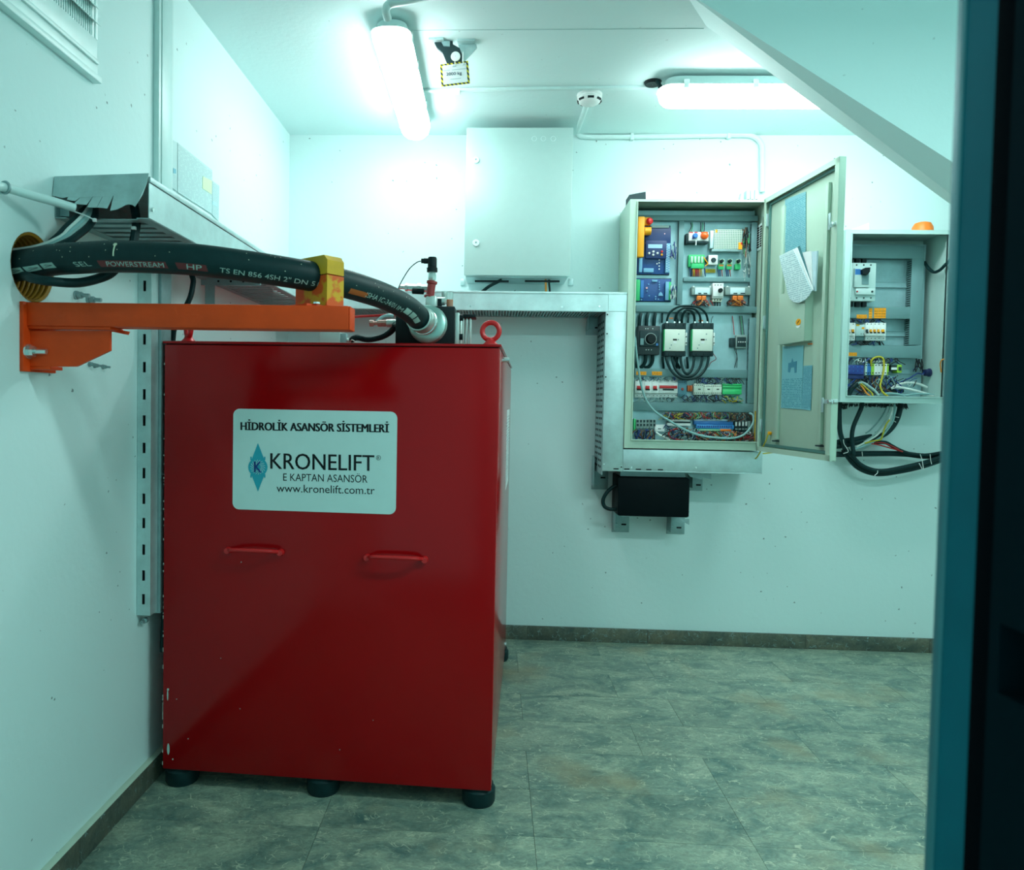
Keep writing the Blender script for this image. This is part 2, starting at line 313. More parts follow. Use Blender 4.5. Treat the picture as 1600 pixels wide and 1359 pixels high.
# ------------------------------------------------------------------ mesh builder
class MB:
    def __init__(s): s.v = []; s.f = []; s.m = []
    def add(s, vs, fs, mi=0):
        o = len(s.v); s.v += [tuple(p) for p in vs]; s.f += [[i + o for i in f] for f in fs]; s.m += [mi] * len(fs)
        return s
    def box(s, x0, x1, y0, y1, z0, z1, mi=0, b=0):
        if x0 > x1: x0, x1 = x1, x0
        if y0 > y1: y0, y1 = y1, y0
        if z0 > z1: z0, z1 = z1, z0
        return s.obox(Vector(((x0 + x1) / 2, (y0 + y1) / 2, (z0 + z1) / 2)), Matrix.Identity(3), (x1 - x0, y1 - y0, z1 - z0), mi, b)
    def obox(s, c, R, d, mi=0, b=0):
        h = [k / 2 for k in d]
        if b <= 0 or min(d) < 2.2 * b:
            vs = [c + R @ Vector((i * h[0], j * h[1], k * h[2])) for i in (-1, 1) for j in (-1, 1) for k in (-1, 1)]
            return s.add(vs, [(0, 1, 3, 2), (4, 6, 7, 5), (0, 4, 5, 1), (2, 3, 7, 6), (0, 2, 6, 4), (1, 5, 7, 3)], mi)
        bm = bmesh.new(); bmesh.ops.create_cube(bm, size=1)
        for v in bm.verts: v.co = Vector((v.co.x * d[0], v.co.y * d[1], v.co.z * d[2]))
        bmesh.ops.bevel(bm, geom=bm.edges[:], offset=b, segments=2, profile=.5, affect='EDGES')
        return s.take(bm, c, R, mi)
    def take(s, bm, c=Vector((0, 0, 0)), R=Matrix.Identity(3), mi=0):
        bm.verts.index_update()
        s.add([c + R @ v.co for v in bm.verts], [[v.index for v in f.verts] for f in bm.faces], mi)
        bm.free()
        return s
    def cyl(s, p0, p1, r, seg=16, r2=None, mi=0, caps=True):
        p0, p1 = Vector(p0), Vector(p1); r2 = r if r2 is None else r2
        a = (p1 - p0).normalized(); u = a.orthogonal().normalized(); w = a.cross(u)
        vs = []
        for p, q in ((p0, r), (p1, r2)):
            for i in range(seg):
                t = 2 * PI * i / seg
                vs.append(p + u * (q * math.cos(t)) + w * (q * math.sin(t)))
        fs = [(i, (i + 1) % seg, seg + (i + 1) % seg, seg + i) for i in range(seg)]
        if caps: fs += [tuple(range(seg - 1, -1, -1)), tuple(range(seg, 2 * seg))]
        return s.add(vs, fs, mi)
    def lathe(s, p0, axis, prof, seg=24, mi=0, closed=False):
        p0, a = Vector(p0), Vector(axis).normalized(); u = a.orthogonal().normalized(); w = a.cross(u)
        vs = []; n = len(prof)
        for r, h in prof:
            for i in range(seg):
                t = 2 * PI * i / seg
                vs.append(p0 + a * h + u * (r * math.cos(t)) + w * (r * math.sin(t)))
        fs = []
        for k in range(n - 1):
            for i in range(seg):
                j = (i + 1) % seg
                fs.append((k * seg + i, k * seg + j, (k + 1) * seg + j, (k + 1) * seg + i))
        if closed: fs.append([ (n - 1) * seg + i for i in range(seg)]); fs.append([seg - 1 - i for i in range(seg)])
        return s.add(vs, fs, mi)
    def tube(s, pts, r, seg=10, mi=0, caps=True, smooth=6):
        P = spline(pts, smooth) if smooth else [Vector(p) for p in pts]
        fr = frames(P); vs = []
        for p, (t, u, w) in zip(P, fr):
            for i in range(seg):
                q = 2 * PI * i / seg
                vs.append(p + u * (r * math.cos(q)) + w * (r * math.sin(q)))
        n = len(P); fs = []
        for k in range(n - 1):
            for i in range(seg):
                j = (i + 1) % seg
                fs.append((k * seg + i, k * seg + j, (k + 1) * seg + j, (k + 1) * seg + i))
        if caps: fs += [[seg - 1 - i for i in range(seg)], [(n - 1) * seg + i for i in range(seg)]]
        return s.add(vs, fs, mi)
    def prism(s, pts, n, d, mi=0):
        """planar 3-D outline pushed back along n by d"""
        n = Vector(n) * d; k = len(pts); P = [Vector(p) for p in pts]
        return s.add(P + [p + n for p in P], [list(range(k)), list(range(2 * k - 1, k - 1, -1))] + [(i, k + i, k + (i + 1) % k, (i + 1) % k) for i in range(k)], mi)
    def torus(s, c, axis, R, r, seg=28, ms=10, mi=0):
        a = Vector(axis).normalized(); u = a.orthogonal().normalized(); w = a.cross(u); c = Vector(c); vs = []
        for i in range(seg):
            t = 2 * PI * i / seg; e = u * math.cos(t) + w * math.sin(t)
            for j in range(ms):
                q = 2 * PI * j / ms
                vs.append(c + e * (R + r * math.cos(q)) + a * (r * math.sin(q)))
        fs = [(i * ms + j, ((i + 1) % seg) * ms + j, ((i + 1) % seg) * ms + (j + 1) % ms, i * ms + (j + 1) % ms) for i in range(seg) for j in range(ms)]
        return s.add(vs, fs, mi)
    def build(s, name, mats, parent=None, angle=35, origin=None, **props):
        me = bpy.data.meshes.new(name)
        if parent is not None: o3 = origin_of(parent)
        elif origin is not None: o3 = Vector(origin)
        else:
            xs, ys, zs = zip(*s.v)
            o3 = Vector(((min(xs) + max(xs)) / 2, (min(ys) + max(ys)) / 2, min(zs)))
        me.from_pydata([Vector(p) - o3 for p in s.v], [], s.f)
        mats = mats if isinstance(mats, (list, tuple)) else [mats]
        for m in mats: me.materials.append(m)
        me.polygons.foreach_set('material_index', s.m)
        bm = bmesh.new(); bm.from_mesh(me); bmesh.ops.recalc_face_normals(bm, faces=bm.faces[:]); bm.to_mesh(me); bm.free()
        if angle:
            me.polygons.foreach_set('use_smooth', [True] * len(me.polygons))
            me.set_sharp_from_angle(angle=math.radians(angle))
        me.update()
        o = bpy.data.objects.new(name, me); COL.objects.link(o)
        if parent is not None: o.parent = parent
        else: o.location = o3
        for k, v in props.items(): o[k] = v
        return o
def origin_of(o):
    v = Vector(o.location)
    while o.parent: o = o.parent; v = v + Vector(o.location)
    return v
def spline(pts, n=6):
    P = [Vector(p) for p in pts]
    if len(P) < 3: return P
    Q = [P[0] * 2 - P[1]] + P + [P[-1] * 2 - P[-2]]; out = []
    for i in range(1, len(Q) - 2):
        a, b, c, d = Q[i - 1:i + 3]
        for k in range(n):
            t = k / n
            out.append(.5 * ((2 * b) + (c - a) * t + (2 * a - 5 * b + 4 * c - d) * t * t + (3 * b - a - 3 * c + d) * t ** 3))
    out.append(P[-1])
    return out
def frames(P):
    T = []
    for i in range(len(P)):
        d = P[min(i + 1, len(P) - 1)] - P[max(i - 1, 0)]
        T.append(d.normalized())
    u = T[0].orthogonal().normalized(); out = []
    for t in T:
        u = (u - t * u.dot(t)).normalized()
        out.append((t, u, t.cross(u)))
    return out
def empty(name, loc, label, cat, group=None):
    o = bpy.data.objects.new(name, None); COL.objects.link(o); o.location = loc; o.empty_display_size = .05
    o['label'] = label; o['category'] = cat
    if group: o['group'] = group
    return o
def tag(o, label, cat, group=None):
    o['label'] = label; o['category'] = cat
    if group: o['group'] = group
    return o
DSC = 1.0
def plate_box(mb, y, px, depth, mi=0, b=0):
    """box whose front face fills the photo rectangle px=(x0,y0,x1,y1) at depth y"""
    x0, x1, z0, z1 = rect(y, *px)
    mb.box(x0, x1, y, y + depth * DSC, z0, z1, mi, b)
    return x0, x1, z0, z1
def R4(c, a, b):
    return (*c(*a), *c(*b))
_tcache = {}
def text_poly(s, bold=0):
    if (s, bold) in _tcache: return _tcache[(s, bold)]
    cu = bpy.data.curves.new('t', 'FONT'); cu.body = s; cu.size = 1; cu.offset = bold; cu.resolution_u = 3
    o = bpy.data.objects.new('t', cu); COL.objects.link(o)
    dg = bpy.context.evaluated_depsgraph_get(); dg.update()
    me = bpy.data.meshes.new_from_object(o.evaluated_get(dg))
    vs = [(v.co.x, v.co.y) for v in me.vertices]; fs = [list(p.vertices) for p in me.polygons]
    bpy.data.objects.remove(o); bpy.data.curves.remove(cu); bpy.data.meshes.remove(me)
    xs = [v[0] for v in vs]; ys = [v[1] for v in vs]
    x0, x1, y0, y1 = min(xs), max(xs), min(ys), max(ys)
    r = ([((x - x0) / (x1 - x0), (y - y0) / (y1 - y0)) for x, y in vs], fs, (x1 - x0) / (y1 - y0))
    _tcache[(s, bold)] = r
    return r
def put_text(mb, s, bl, br, tl, bold=0, mi=0):
    """flat lettering stretched over the parallelogram bl-br-tl"""
    vs, fs, _ = text_poly(s); bl, br, tl = Vector(bl), Vector(br), Vector(tl)
    d_ = (br - bl).normalized() * ((tl - bl).length * bold)
    for k in ((0,) if not bold else (-1, 0, 1)):            # heavier strokes: the same outline set thrice
        mb.add([bl + d_ * k + (br - bl) * u + (tl - bl) * v for u, v in vs], fs, mi)
    return mb
def structure(o, label=None):
    o['kind'] = 'structure'
    if label: o['label'] = label
    return o

# ------------------------------------------------------------------ the room
D, H, XL, XR, YF = 3.722, 2.532, -1.05, 2.75, .50
mb = MB(); mb.box(XL - .2, XR + .2, -.6, D + .2, -.12, -.006); floor = structure(mb.build('floor', GROUT, angle=0))
mb = MB(); mb.box(XL - .2, XR + .2, -.6, D + .2, H, H + .15); ceiling = structure(mb.build('ceiling', CEIL, angle=0))
mb = MB(); mb.box(XL - .2, XR + .2, D, D + .2, -.01, H); structure(mb.build('wall_back', WALL, angle=0))
mb = MB(); mb.box(XR, XR + .2, -.6, D, -.01, H); structure(mb.build('wall_right', WALL, angle=0))
# left wall with the round hole for the hose sleeve
HY, HZ, HR = 1.637, 1.487, .079
mb = MB(); y0, y1, z0, z1 = -.6, D, -.01, H; q = .14; n = 32
ring = [(HY + HR * math.cos(2 * PI * i / n), HZ + HR * math.sin(2 * PI * i / n)) for i in range(n)]
def sq(a):
    c, s_ = math.cos(a), math.sin(a); k = q / max(abs(c), abs(s_)); return (HY + c * k, HZ + s_ * k)
outer = [sq(2 * PI * i / n) for i in range(n)]
mb.add([(XL, a, b) for a, b in ring + outer] + [(XL - .2, a, b) for a, b in ring], [(i, (i + 1) % n, n + (i + 1) % n, n + i) for i in range(n)] + [(i, (i + 1) % n, 2 * n + (i + 1) % n, 2 * n + i) for i in range(n)])
ya, yb, za, zb = HY - q, HY + q, HZ - q, HZ + q
for a, b, c, d in ((y0, ya, z0, z1), (yb, y1, z0, z1), (ya, yb, z0, za), (ya, yb, zb, z1)):
    mb.add([(XL, a, c), (XL, b, c), (XL, b, d), (XL, a, d)], [(0, 1, 2, 3)])
mb.add([(XL - .2, y0, z0), (XL - .2, y1, z0), (XL - .2, y1, z1), (XL - .2, y0, z1)], [(0, 1, 2, 3)])
structure(mb.build('wall_left', WALL, angle=0))
# front wall around the doorway the picture is taken through
mb = MB(); mb.box(XL, -.52, YF, YF + .11, -.01, H); mb.box(.40, XR, YF, YF + .11, -.01, H); mb.box(-.52, .40, YF, YF + .11, 2.12, H)
structure(mb.build('wall_front', WALL, angle=0))
# stair flight dropping across the upper right corner
NF, FF = 2.44, 2.665
N1, N2, F2, F1 = at_y(1092, 0, NF), at_y(1487, 252.5, NF), at_y(1487, 320.5, FF), at_y(1108, 44, FF)
def ext(a, b, x): return a + (b - a) * ((x - a.x) / (b.x - a.x))
def exz(a, b, z): return a + (b - a) * ((z - a.z) / (b.z - a.z))
n1, n2, f2, f1 = exz(N1, N2, H + .01), ext(N1, N2, XR), ext(F1, F2, XR), exz(F1, F2, H + .01)
mb = MB()
vs = [n1, n2, f2, f1, Vector((XR, NF, H + .01)), Vector((XR, FF, H + .01))]
mb.add(vs, [(0, 1, 2, 3), (0, 4, 1), (3, 2, 5), (0, 3, 5, 4), (1, 4, 5, 2)])
structure(mb.build('wall_stair', CEIL, angle=0), 'sloping white underside of the stair flight at the upper right')

# floor tiles, 60 x 25 cm stone in rows, each its own piece
rows = [-.6, -.35, -.1, .25, .5, .75, 1.0, 1.25, 1.505, 1.757, 2.009, 2.258, 2.511, 2.756, 3.005, 3.256, 3.505, D - .012]
cache = {}
for i in range(len(rows) - 1):
    ph = .138 if rows[i] < 2.5 or i % 2 == 1 else .538
    xs = [XL]; x = ph - 3 * .6
    while x < XR - .02:
        if x > XL + .02: xs.append(x)
        x += .6
    xs.append(XR)
    for a, b in zip(xs, xs[1:]):
        key = (round(b - a, 3), round(rows[i + 1] - rows[i], 3))
        if key not in cache:
            w, l = key; m_ = MB(); m_.box(-w / 2 + .0006, w / 2 - .0006, -l / 2 + .0006, l / 2 - .0006, -.006, 0)
            t = m_.build('tile', TILE, angle=0, origin=(0, 0, 0)); cache[key] = t
        else:
            t = cache[key].copy(); COL.objects.link(t)
        t.location = Vector(((a + b) / 2, (rows[i] + rows[i + 1]) / 2, 0)) - origin_of(floor)
        t.parent = floor
# skirting boards of the same stone
mb = MB(); mb.box(XL + .012, XR, D - .012, D, 0, .069); sk = structure(mb.build('baseboard_back', GROUT, angle=0))
xs = [XL + .012, -.62, -.02, .20, .80, 1.58, 2.18, XR]
for a, b in zip(xs, xs[1:]):
    MB().box(a + .001, b - .001, D - .0155, D - .0115, 0, .0705, 0, .001).build('skirting_tile', SKIRT, sk)
mb = MB(); mb.box(XL, XL + .012, YF + .11, D - .012, 0, .069); sk = structure(mb.build('baseboard_left', GROUT, angle=0))
ys = [YF + .11, 1.0, 1.45, 1.795, 2.20, 2.8, 3.4, D - .016]
for a, b in zip(ys, ys[1:]):
    MB().box(XL + .0115, XL + .021, a + .001, b - .001, 0, .0705, 0, .001).build('skirting_tile', SKIRT, sk)
MB().box(XL, XL + .021, YF + .11, D - .016, .0705, .0725, 0, .0005).build('lit_top_strip', mat('lit_top_pale', (.55, .66, .54), .7), sk)  # pale strip paints in the light on the skirting's top face
# door frame close to the camera on the right
ZD = 2.12
d = structure(MB().box(.363, .40, .555, .613, 0, ZD).build('door_1', DOORST, angle=0), 'blurred steel door frame close to the camera at the right edge')
MB().box(.362, .366, .6, .612, 0, ZD, 0, .001).build('frame_lip', mat('frame_lip_steel', (.05, .24, .28), .4, .1), d)
MB().box(.355, .40, .528, .5545, 0, ZD, 0, .003).build('gasket', mat('seal_rubber', (.002, .004, .006), .9, spec=.02), d)
zs0, zs1 = at_x(1590, 1100, .352).z, at_x(1590, 985, .352).z
m_ = MB()
for a, b, c, e in ((.40, .53, 0, zs0), (.40, .53, zs1, ZD), (.5195, .53, zs0, zs1)):
    m_.box(.352, .40, a, b, c, e)
m_.build('strike_jamb', DOORDK, d)
MB().box(.375, .40, .40, .53, zs0, zs1).build('strike_slot', DARK, d)

# ------------------------------------------------------------------ fluorescent lamps
LAMPM = emit('lamp_diffuser_glow', LAMP_COLOR, LAMP_STRENGTH)
def lamp(name, p0, p1, w, label, group):
    """weatherproof batten: p0 near end, p1 far end on the ceiling"""
    p0, p1 = Vector(p0), Vector(p1); L_ = (p1 - p0).length; c = (p0 + p1) / 2
    t = empty(name, (c.x, c.y, H - .11), label, 'lamp', group)
    a = (p1 - p0).normalized(); s_ = Vector((-a.y, a.x, 0)); R = Matrix((s_, a, Vector((0, 0, 1)))).transposed()
    def shell(z0, z1, k0, k1, l0, l1, mi, nm, m):
        b_ = MB(); N_ = 10; rings = []
        prof = [(z0, k0, l0), (z0 + (z1 - z0) * .35, k0 + (k1 - k0) * .75, l0 + (l1 - l0) * .7), (z1, k1, l1)]
        vs = []
        for z, k, l in prof:
            for ex in (1, -1):
                for i in range(N_ + 1):
                    q_ = -PI / 2 + PI * i / N_ if ex == 1 else PI / 2 + PI * i / N_
                    rr = min(k * .55, .05)
                    x = k / 2 * (math.copysign(abs(math.sin(q_)) ** .8, math.sin(q_))) * (1)
                    y = ex * (l / 2 - rr) + rr * math.cos(q_)
                    vs.append(c + Vector((0, 0, z - c.z)) + R @ Vector((x if ex == 1 else x, y, 0)))
        n_ = 2 * (N_ + 1); fs = []
        for k_ in range(2):
            for i in range(n_):
                fs.append((k_ * n_ + i, k_ * n_ + (i + 1) % n_, (k_ + 1) * n_ + (i + 1) % n_, (k_ + 1) * n_ + i))
        fs += [list(range(n_)), list(range(3 * n_ - 1, 2 * n_ - 1, -1))]
        b_.add(vs, fs); return b_.build(nm, m, t, angle=50)
    shell(H - .105, H - .050, w * .62, w, L_ - .05, L_ - .01, 0, 'diffuser', LAMPM)
    shell(H - .050, H - .012, w * 1.04, w * .8, L_, L_ - .06, 0, 'housing', PIPEW)
    for k in (-.42, -.2, .2, .42):
        for sd in (-1, 1):
            q_ = c + a * (L_ * k) + s_ * (sd * w * .52)
            MB().obox(Vector((q_.x, q_.y, H - .050)), R, (.006, .022, .034), 0, .0015).build('clip', CHROME, t)
    for k in (-.3, .3):
        q_ = c + a * (L_ * k)
        MB().obox(Vector((q_.x, q_.y, H - .0065)), R, (.03, .03, .013)).build('spacer', STEEL, t)
    return t, R
A0, A1 = at_z(608, 45, H - .06), at_z(651, 215, H - .085)
lamp('ceiling_lamp', (A0.x, A0.y, H), (A1.x, A1.y, H), .135, 'lit fluorescent batten running lengthways along the ceiling left of the hanging sign', 'fluorescent battens')
B0 = at_z(1027, 146, H - .06)
lamp('ceiling_lamp', (B0.x, B0.y, H), (B0.x + 1.24, B0.y + .01, H), .135, 'lit fluorescent batten running crosswise, half hidden by the stair', 'fluorescent battens')
mb = MB(); pts = [at_z(606, 30, H - .055), at_z(603, 16, H - .04), at_z(610, 6, H - .02), at_z(640, 0, H - .018), at_z(700, -14, H - .018)]
tag(mb.tube(pts, .0135, 12).build('conduit', PIPEW), 'white bent conduit feeding the lengthways lamp from the top edge', 'conduit')
mb = MB(); p = at_z(1025, 128, H - .01); pts = [p + Vector((.0, .0, .01)), p + Vector((.02, -.01, -.03)), p + Vector((.05, .02, -.045)), p + Vector((.08, .05, -.03)), p + Vector((.15, .055, -.03)), Vector((B0.x + .12, B0.y + .02, H - .02))]
tag(mb.tube(pts, .009, 8).build('cable', RUBBER), 'black flex looping out of the ceiling into the crosswise lamp', 'cable')
p = at_z(1020, 128, H); mb = MB(); mb.lathe((p.x, p.y, H - .012), (0, 0, 1), [(.001, 0), (.03, .0), (.036, .012)], 18)
tag(mb.build('cable_outlet', BLACK), 'dark round hole plate in the ceiling beside the crosswise lamp', 'outlet')
p0, p1 = at_z(600, 47.5, H), at_z(1100, 44, H)
MB().box(p0.x, p1.x, p0.y - .0012, p0.y + .0012, H - .0012, H).build('shutter_joint', mat('joint_plaster', (.50, .70, .69), .8), ceiling)
# raceway along the ceiling
p0, p1 = at_z(655, 139, H), at_z(1012, 134, H); mb = MB()
a = (p1 - p0).normalized(); R = Matrix((a, Vector((-a.y, a.x, 0)), Vector((0, 0, 1)))).transposed()
mb.obox((p0 + p1) / 2 + Vector((0, 0, -.006)), R, ((p1 - p0).length, .02, .012), 0, .002)
o = tag(mb.build('cable_raceway', PIPEW), 'thin white raceway across the ceiling between the two lamps', 'raceway')
q_ = at_z(716, 139, H); MB().box(q_.x - .01, q_.x + .01, q_.y - .016, q_.y + .016, H - .02, H - .001, 0, .002).build('clip', WHITEP, o)

# smoke detector and the conduit that leaves it
p = at_z(921, 155, H - .02)
t = empty('smoke_detector', (p.x, p.y, H - .043), 'round white smoke detector on the ceiling', 'detector')
MB().lathe((p.x, p.y, H), (0, 0, -1), [(.001, 0), (.054, .0), (.054, .010), (.05, .013)], 28).build('base', WHITEP, t)
MB().lathe((p.x, p.y, H), (0, 0, -1), [(.050, .013), (.053, .018), (.046, .032), (.034, .041), (.001, .043)], 28).build('dome', WHITEP, t)
mb = MB()
for k in range(7):
    w_ = 2 * PI * k / 7 - PI / 2; e = Vector((math.cos(w_), math.sin(w_), 0)); f_ = Vector((-e.y, e.x, 0))
    mb.obox(Vector((p.x, p.y, H - .028)) + e * .0475, Matrix((f_, e, Vector((0, 0, 1)))).transposed(), (.026, .006, .008))
mb.build('vent_slots', BLACK, t, kind='stuff')
YC = D - .014
mb = MB(); pts = [at_z(917, 162, H - .02), at_z(911, 180, H - .014), at_y(903, 203, YC - .03), at_y(905, 211, YC), at_y(925, 214, YC), at_y(1040, 213, YC), at_y(1150, 211, YC), at_y(1176, 213, YC), at_y(1189, 224, YC), at_y(1191, 245, YC), at_y(1191, 300, YC)]
t = tag(mb.tube(pts, .0125, 12).build('conduit', PIPEW), 'pale conduit from smoke detector along the wall top down to the tall cabinet', 'conduit')
for px_, py_ in ((987, 213), (1138, 211)):
    q_ = at_y(px_, py_, YC); MB().box(q_.x - .008, q_.x + .008, YC - .016, D - .0005, q_.z - .02, q_.z + .017, 0, .002).build('clip', PIPEW, t)

# lifting hook with its load sign
p = at_z(706, 62.5, H)
t = empty('lifting_bracket', (p.x, p.y, H - .1), 'steel lifting bracket with dark tilted plates bolted to the ceiling', 'bracket')
yb_ = p.y
def tri(pts_px, y, th, m, nm):
    MB().prism([at_y(*q_, y) for q_ in pts_px], (0, 1, 0), th).build(nm, m, t)
k2 = crop(660, 50, 13.59)
MB().box(p.x - .085, p.x - .03, yb_ - .02, yb_ + .03, H - .008, H, 0, .001).build('base_plate', STEEL, t)
MB().box(p.x + .02, p.x + .085, yb_ - .01, yb_ + .04, H - .008, H, 0, .001).build('base_plate', STEEL, t)
tri([k2(235, 180), (k2(640, 190)), k2(650, 260), k2(790, 340), k2(840, 470), k2(840, 640), k2(520, 655), k2(430, 440), k2(310, 330)], yb_, .012, CHAR, 'dark_plate')
tri([k2(760, 270), k2(1140, 258), k2(1160, 330), k2(960, 540), k2(900, 620), k2(860, 640), k2(800, 420)], yb_ + .014, .01, STEEL, 'light_plate')
tri([k2(390, 180), k2(585, 190), k2(580, 300), k2(450, 290)], yb_ - .006, .006, STEELD, 'nut')
q_ = at_y(*k2(705, 520), yb_)
MB().lathe((q_.x, yb_ + .001, q_.z), (0, -1, 0), [(.001, .004), (.017, .004), (.018, 0)], 22).build('hub_disc', WHITEP, t)
s_ = empty('load_sign', (p.x, yb_ - .02, 2.37), 'small white load sign with hazard stripe border hanging under ceiling bracket', 'sign')
ys_ = yb_ - .022
cs = [at_y(*k2(375, 690), ys_), at_y(*k2(970, 610), ys_), at_y(*k2(1010, 1090), ys_), at_y(*k2(405, 1160), ys_)]
MB().prism(cs, (0, 1, 0), .0015).build('border', striped('hazard_stripe', (.75, .62, .02), (.02, .03, .03), 62), s_)
ctr = sum(cs, Vector()) / 4; ins = [ctr + (c_ - ctr) * .85 - Vector((0, .001, 0)) for c_ in cs]
MB().prism(ins, (0, 1, 0), .0009).build('panel', PAPER, s_)
def on_sign(u, v): return at_y(*k2(u, v), ys_ - .0018)
SI = mat('sign_ink', (.04, .12, .22), .6); FI = mat('faint_ink', (.40, .52, .52), .6)
put_text(MB(), '2000 kg', on_sign(512, 950), on_sign(838, 922), on_sign(505, 862), .01).build('lettering', SI, s_)
for u0, u1, v0, v1 in ((440, 585, 832, 814), (625, 925, 812, 780), (590, 820, 1010, 985)):      # illegible small print
    MB().add([on_sign(u0, v0), on_sign(u1, v1), on_sign(u1, v1 - 12), on_sign(u0, v0 - 12)], [(0, 1, 2, 3)]).build('small_print', FI, s_)
MB().tube([on_sign(640, 740), on_sign(683, 680), on_sign(715, 735), on_sign(640, 740)], .0008, 4, smooth=0).build('warning_triangle', FI, s_)
for u, v0, v1 in ((690, 600, 720), (862, 420, 700)):
    MB().cyl(at_y(*k2(u, v0), ys_ - .003), at_y(*k2(u, v1), ys_ - .003), .0016, 6).build('hanging_wire', WHITEP, s_)

# ------------------------------------------------------------------ hydraulic power unit (red cabinet)
CA = -.0495
EX = Vector((math.cos(CA), math.sin(CA), 0)); EY = Vector((-math.sin(CA), math.cos(CA), 0)); EZ = Vector((0, 0, 1))
CO = Vector((0, 2.13, 0)); CR = Matrix((EX, EY, EZ)).transposed()
def W(a, b, z): return CO + EX * a + EY * b + EZ * z
def cabpx(px, py, off=0):
    r = ray(px, py); p = EYE + r * (EY.dot(CO + EY * off - EYE) / EY.dot(r)); q = p - CO
    return q.dot(EX), p.z
def cbox(mb, a0, a1, b0, b1, z0, z1, mi=0, b=0):
    return mb.obox(W((a0 + a1) / 2, (b0 + b1) / 2, (z0 + z1) / 2), CR, (abs(a1 - a0), abs(b1 - b0), abs(z1 - z0)), mi, b)
unit = empty('hydraulic_power_unit', W(-.485, .66, 0), 'large red sheet metal hydraulic power unit standing by the left wall', 'machine')
L0, L1, ZB, ZT, DB = -.992, .018, .057, 1.357, 1.33
cbox(MB(), L0, L1, 0, DB, ZB, ZT, 0, .004).build('body', RED, unit)
cbox(MB(), L0 - .004, L1 + .004, -.004, DB + .004, ZT + .002, ZT + .010, 0, .002).build('lid', RED, unit)
cbox(MB(), L0 + .004, L1 - .004, .004, DB - .004, ZT - .002, ZT + .003).build('lid_gap_shade', DARK, unit)  # dark strip paints in the shade of the gap under the lid
for a, b in ((L0 + .04, .05), (-.50, .05), (L1 - .04, .05), (L0 + .04, DB - .05), (-.50, DB - .05), (L1 - .035, DB - .05)):
    p = W(a, b, 0); MB().lathe(p, EZ, [(.001, 0), (.046, 0), (.05, .008), (.05, .044), (.044, .050), (.044, .058), (.001, .058)], 24).build('foot', RUBBER, unit)
for x0, y0, x1, y1 in ((357, 857, 439, 861), (574, 868, 664, 872)):
    (a0, z0), (a1, z1) = cabpx(x0, y0), cabpx(x1, y1); o_ = .038; z0 = z1 = (z0 + z1) / 2
    mb = MB(); mb.tube([W(a0, 0, z0 - .004), W(a0 + .012, -.018, z0 + .001), W(a0 + .034, -o_, z0 + .006), W(a1 - .034, -o_, z1 + .006), W(a1 - .012, -.018, z1 + .001), W(a1, 0, z1 - .004)], .0058, 10, smooth=4)
    h_ = mb.build('handle', REDB, unit)
    for a_ in (a0, a1):
        MB().cyl(W(a_, .001, z0 - .004), W(a_, -.014, z0 - .004), .011, 12, .009).build('handle_boss', REDB, h_)
def eye(a, b, nm='eye_bolt', rot=0, s=1.0):
    p = W(a, b, ZT + .010); ax = (EY * math.cos(rot) + EX * math.sin(rot))
    mb = MB(); mb.lathe(p, EZ, [(.001, 0), (.022 * s, 0), (.022 * s, .004), (.014 * s, .012), (.011 * s, .02), (.001, .022)], 16)
    mb.torus(p + EZ * (.042 * s), ax, .0255 * s, .0075 * s); mb.build(nm, REDB, unit)
eye(-.012, .05, rot=.15); eye(-.945, .06, rot=.85); eye(-.16, DB - .06); eye(-.90, DB - .06)
for z, b in ((1.335, .22),):
    MB().cyl(W(L1, b, z), W(L1 + .022, b, z), .008, 12).build('side_bolt', CHROME, unit)
MB().cyl(W(L1, DB - .1, .09), W(L1 + .006, DB - .1, .09), .01, 8).build('earth_stud', CHROME, unit)
cbox(MB(), L1, L1 + .001, .80, 1.16, .85, 1.17).build('side_notice', printed('side_notice_print', (.72, .80, .78), (.25, .35, .4), 26), unit)
# maker's plate on the front
A0_, A1_, Z0_, Z1_ = -.775, -.278, .865, 1.167
cut = []
r_ = .02
for (a, z, s0) in ((A1_ - r_, Z1_ - r_, 0), (A0_ + r_, Z1_ - r_, 1), (A0_ + r_, Z0_ + r_, 2), (A1_ - r_, Z0_ + r_, 3)):
    for i in range(7):
        q_ = PI / 2 * (s0 + i / 6); cut.append(W(a + r_ * math.cos(q_), -.0012, z + r_ * math.sin(q_)))
plate_ = MB().prism(cut, EY, .0016).build('name_plate', SIGNP, unit)
def kp(u, v, o_=-.0018):
    a, z = cabpx(*k3(u, v)); return W(a, o_, z)
for tx, p_, q_, t_, bd in (('H\u0130DROL\u0130K ASANS\u00d6R S\u0130STEMLER\u0130', (173, 244), (1258, 262), (173, 164), .045), ('KRONELIFT', (390, 529), (1152, 546), (390, 412), .012),
        ('E KAPTAN ASANS\u00d6R', (484, 616), (1103, 631), (484, 549), 0), ('www.kronelift.com.tr', (435, 698), (1156, 716), (435, 640), 0)):
    put_text(MB(), tx, kp(*p_), kp(*q_), kp(*t_), bd).build('lettering', INK, plate_)
mb = put_text(MB(), 'R', kp(1176, 457), kp(1190, 457.5), kp(1176, 437), 0)
mb.tube([kp(1184 + 16 * math.cos(2 * PI * i / 20), 447 + 17 * math.sin(2 * PI * i / 20)) for i in range(21)], .0006, 4, smooth=0)
mb.build('registered_mark', INK, plate_)
mb = MB(); ctr = (298, 516)
mb.add([kp(298, 338), kp(226 + 22, 470), kp(248, 565), kp(298, 695), kp(348, 568), kp(350, 472)], [(0, 1, 2, 3, 4, 5)])
mb.add([kp(ctr[0] + 71 * math.cos(2 * PI * i / 40), ctr[1] + 71 * math.sin(2 * PI * i / 40), -.0020) for i in range(40)], [list(range(40))])
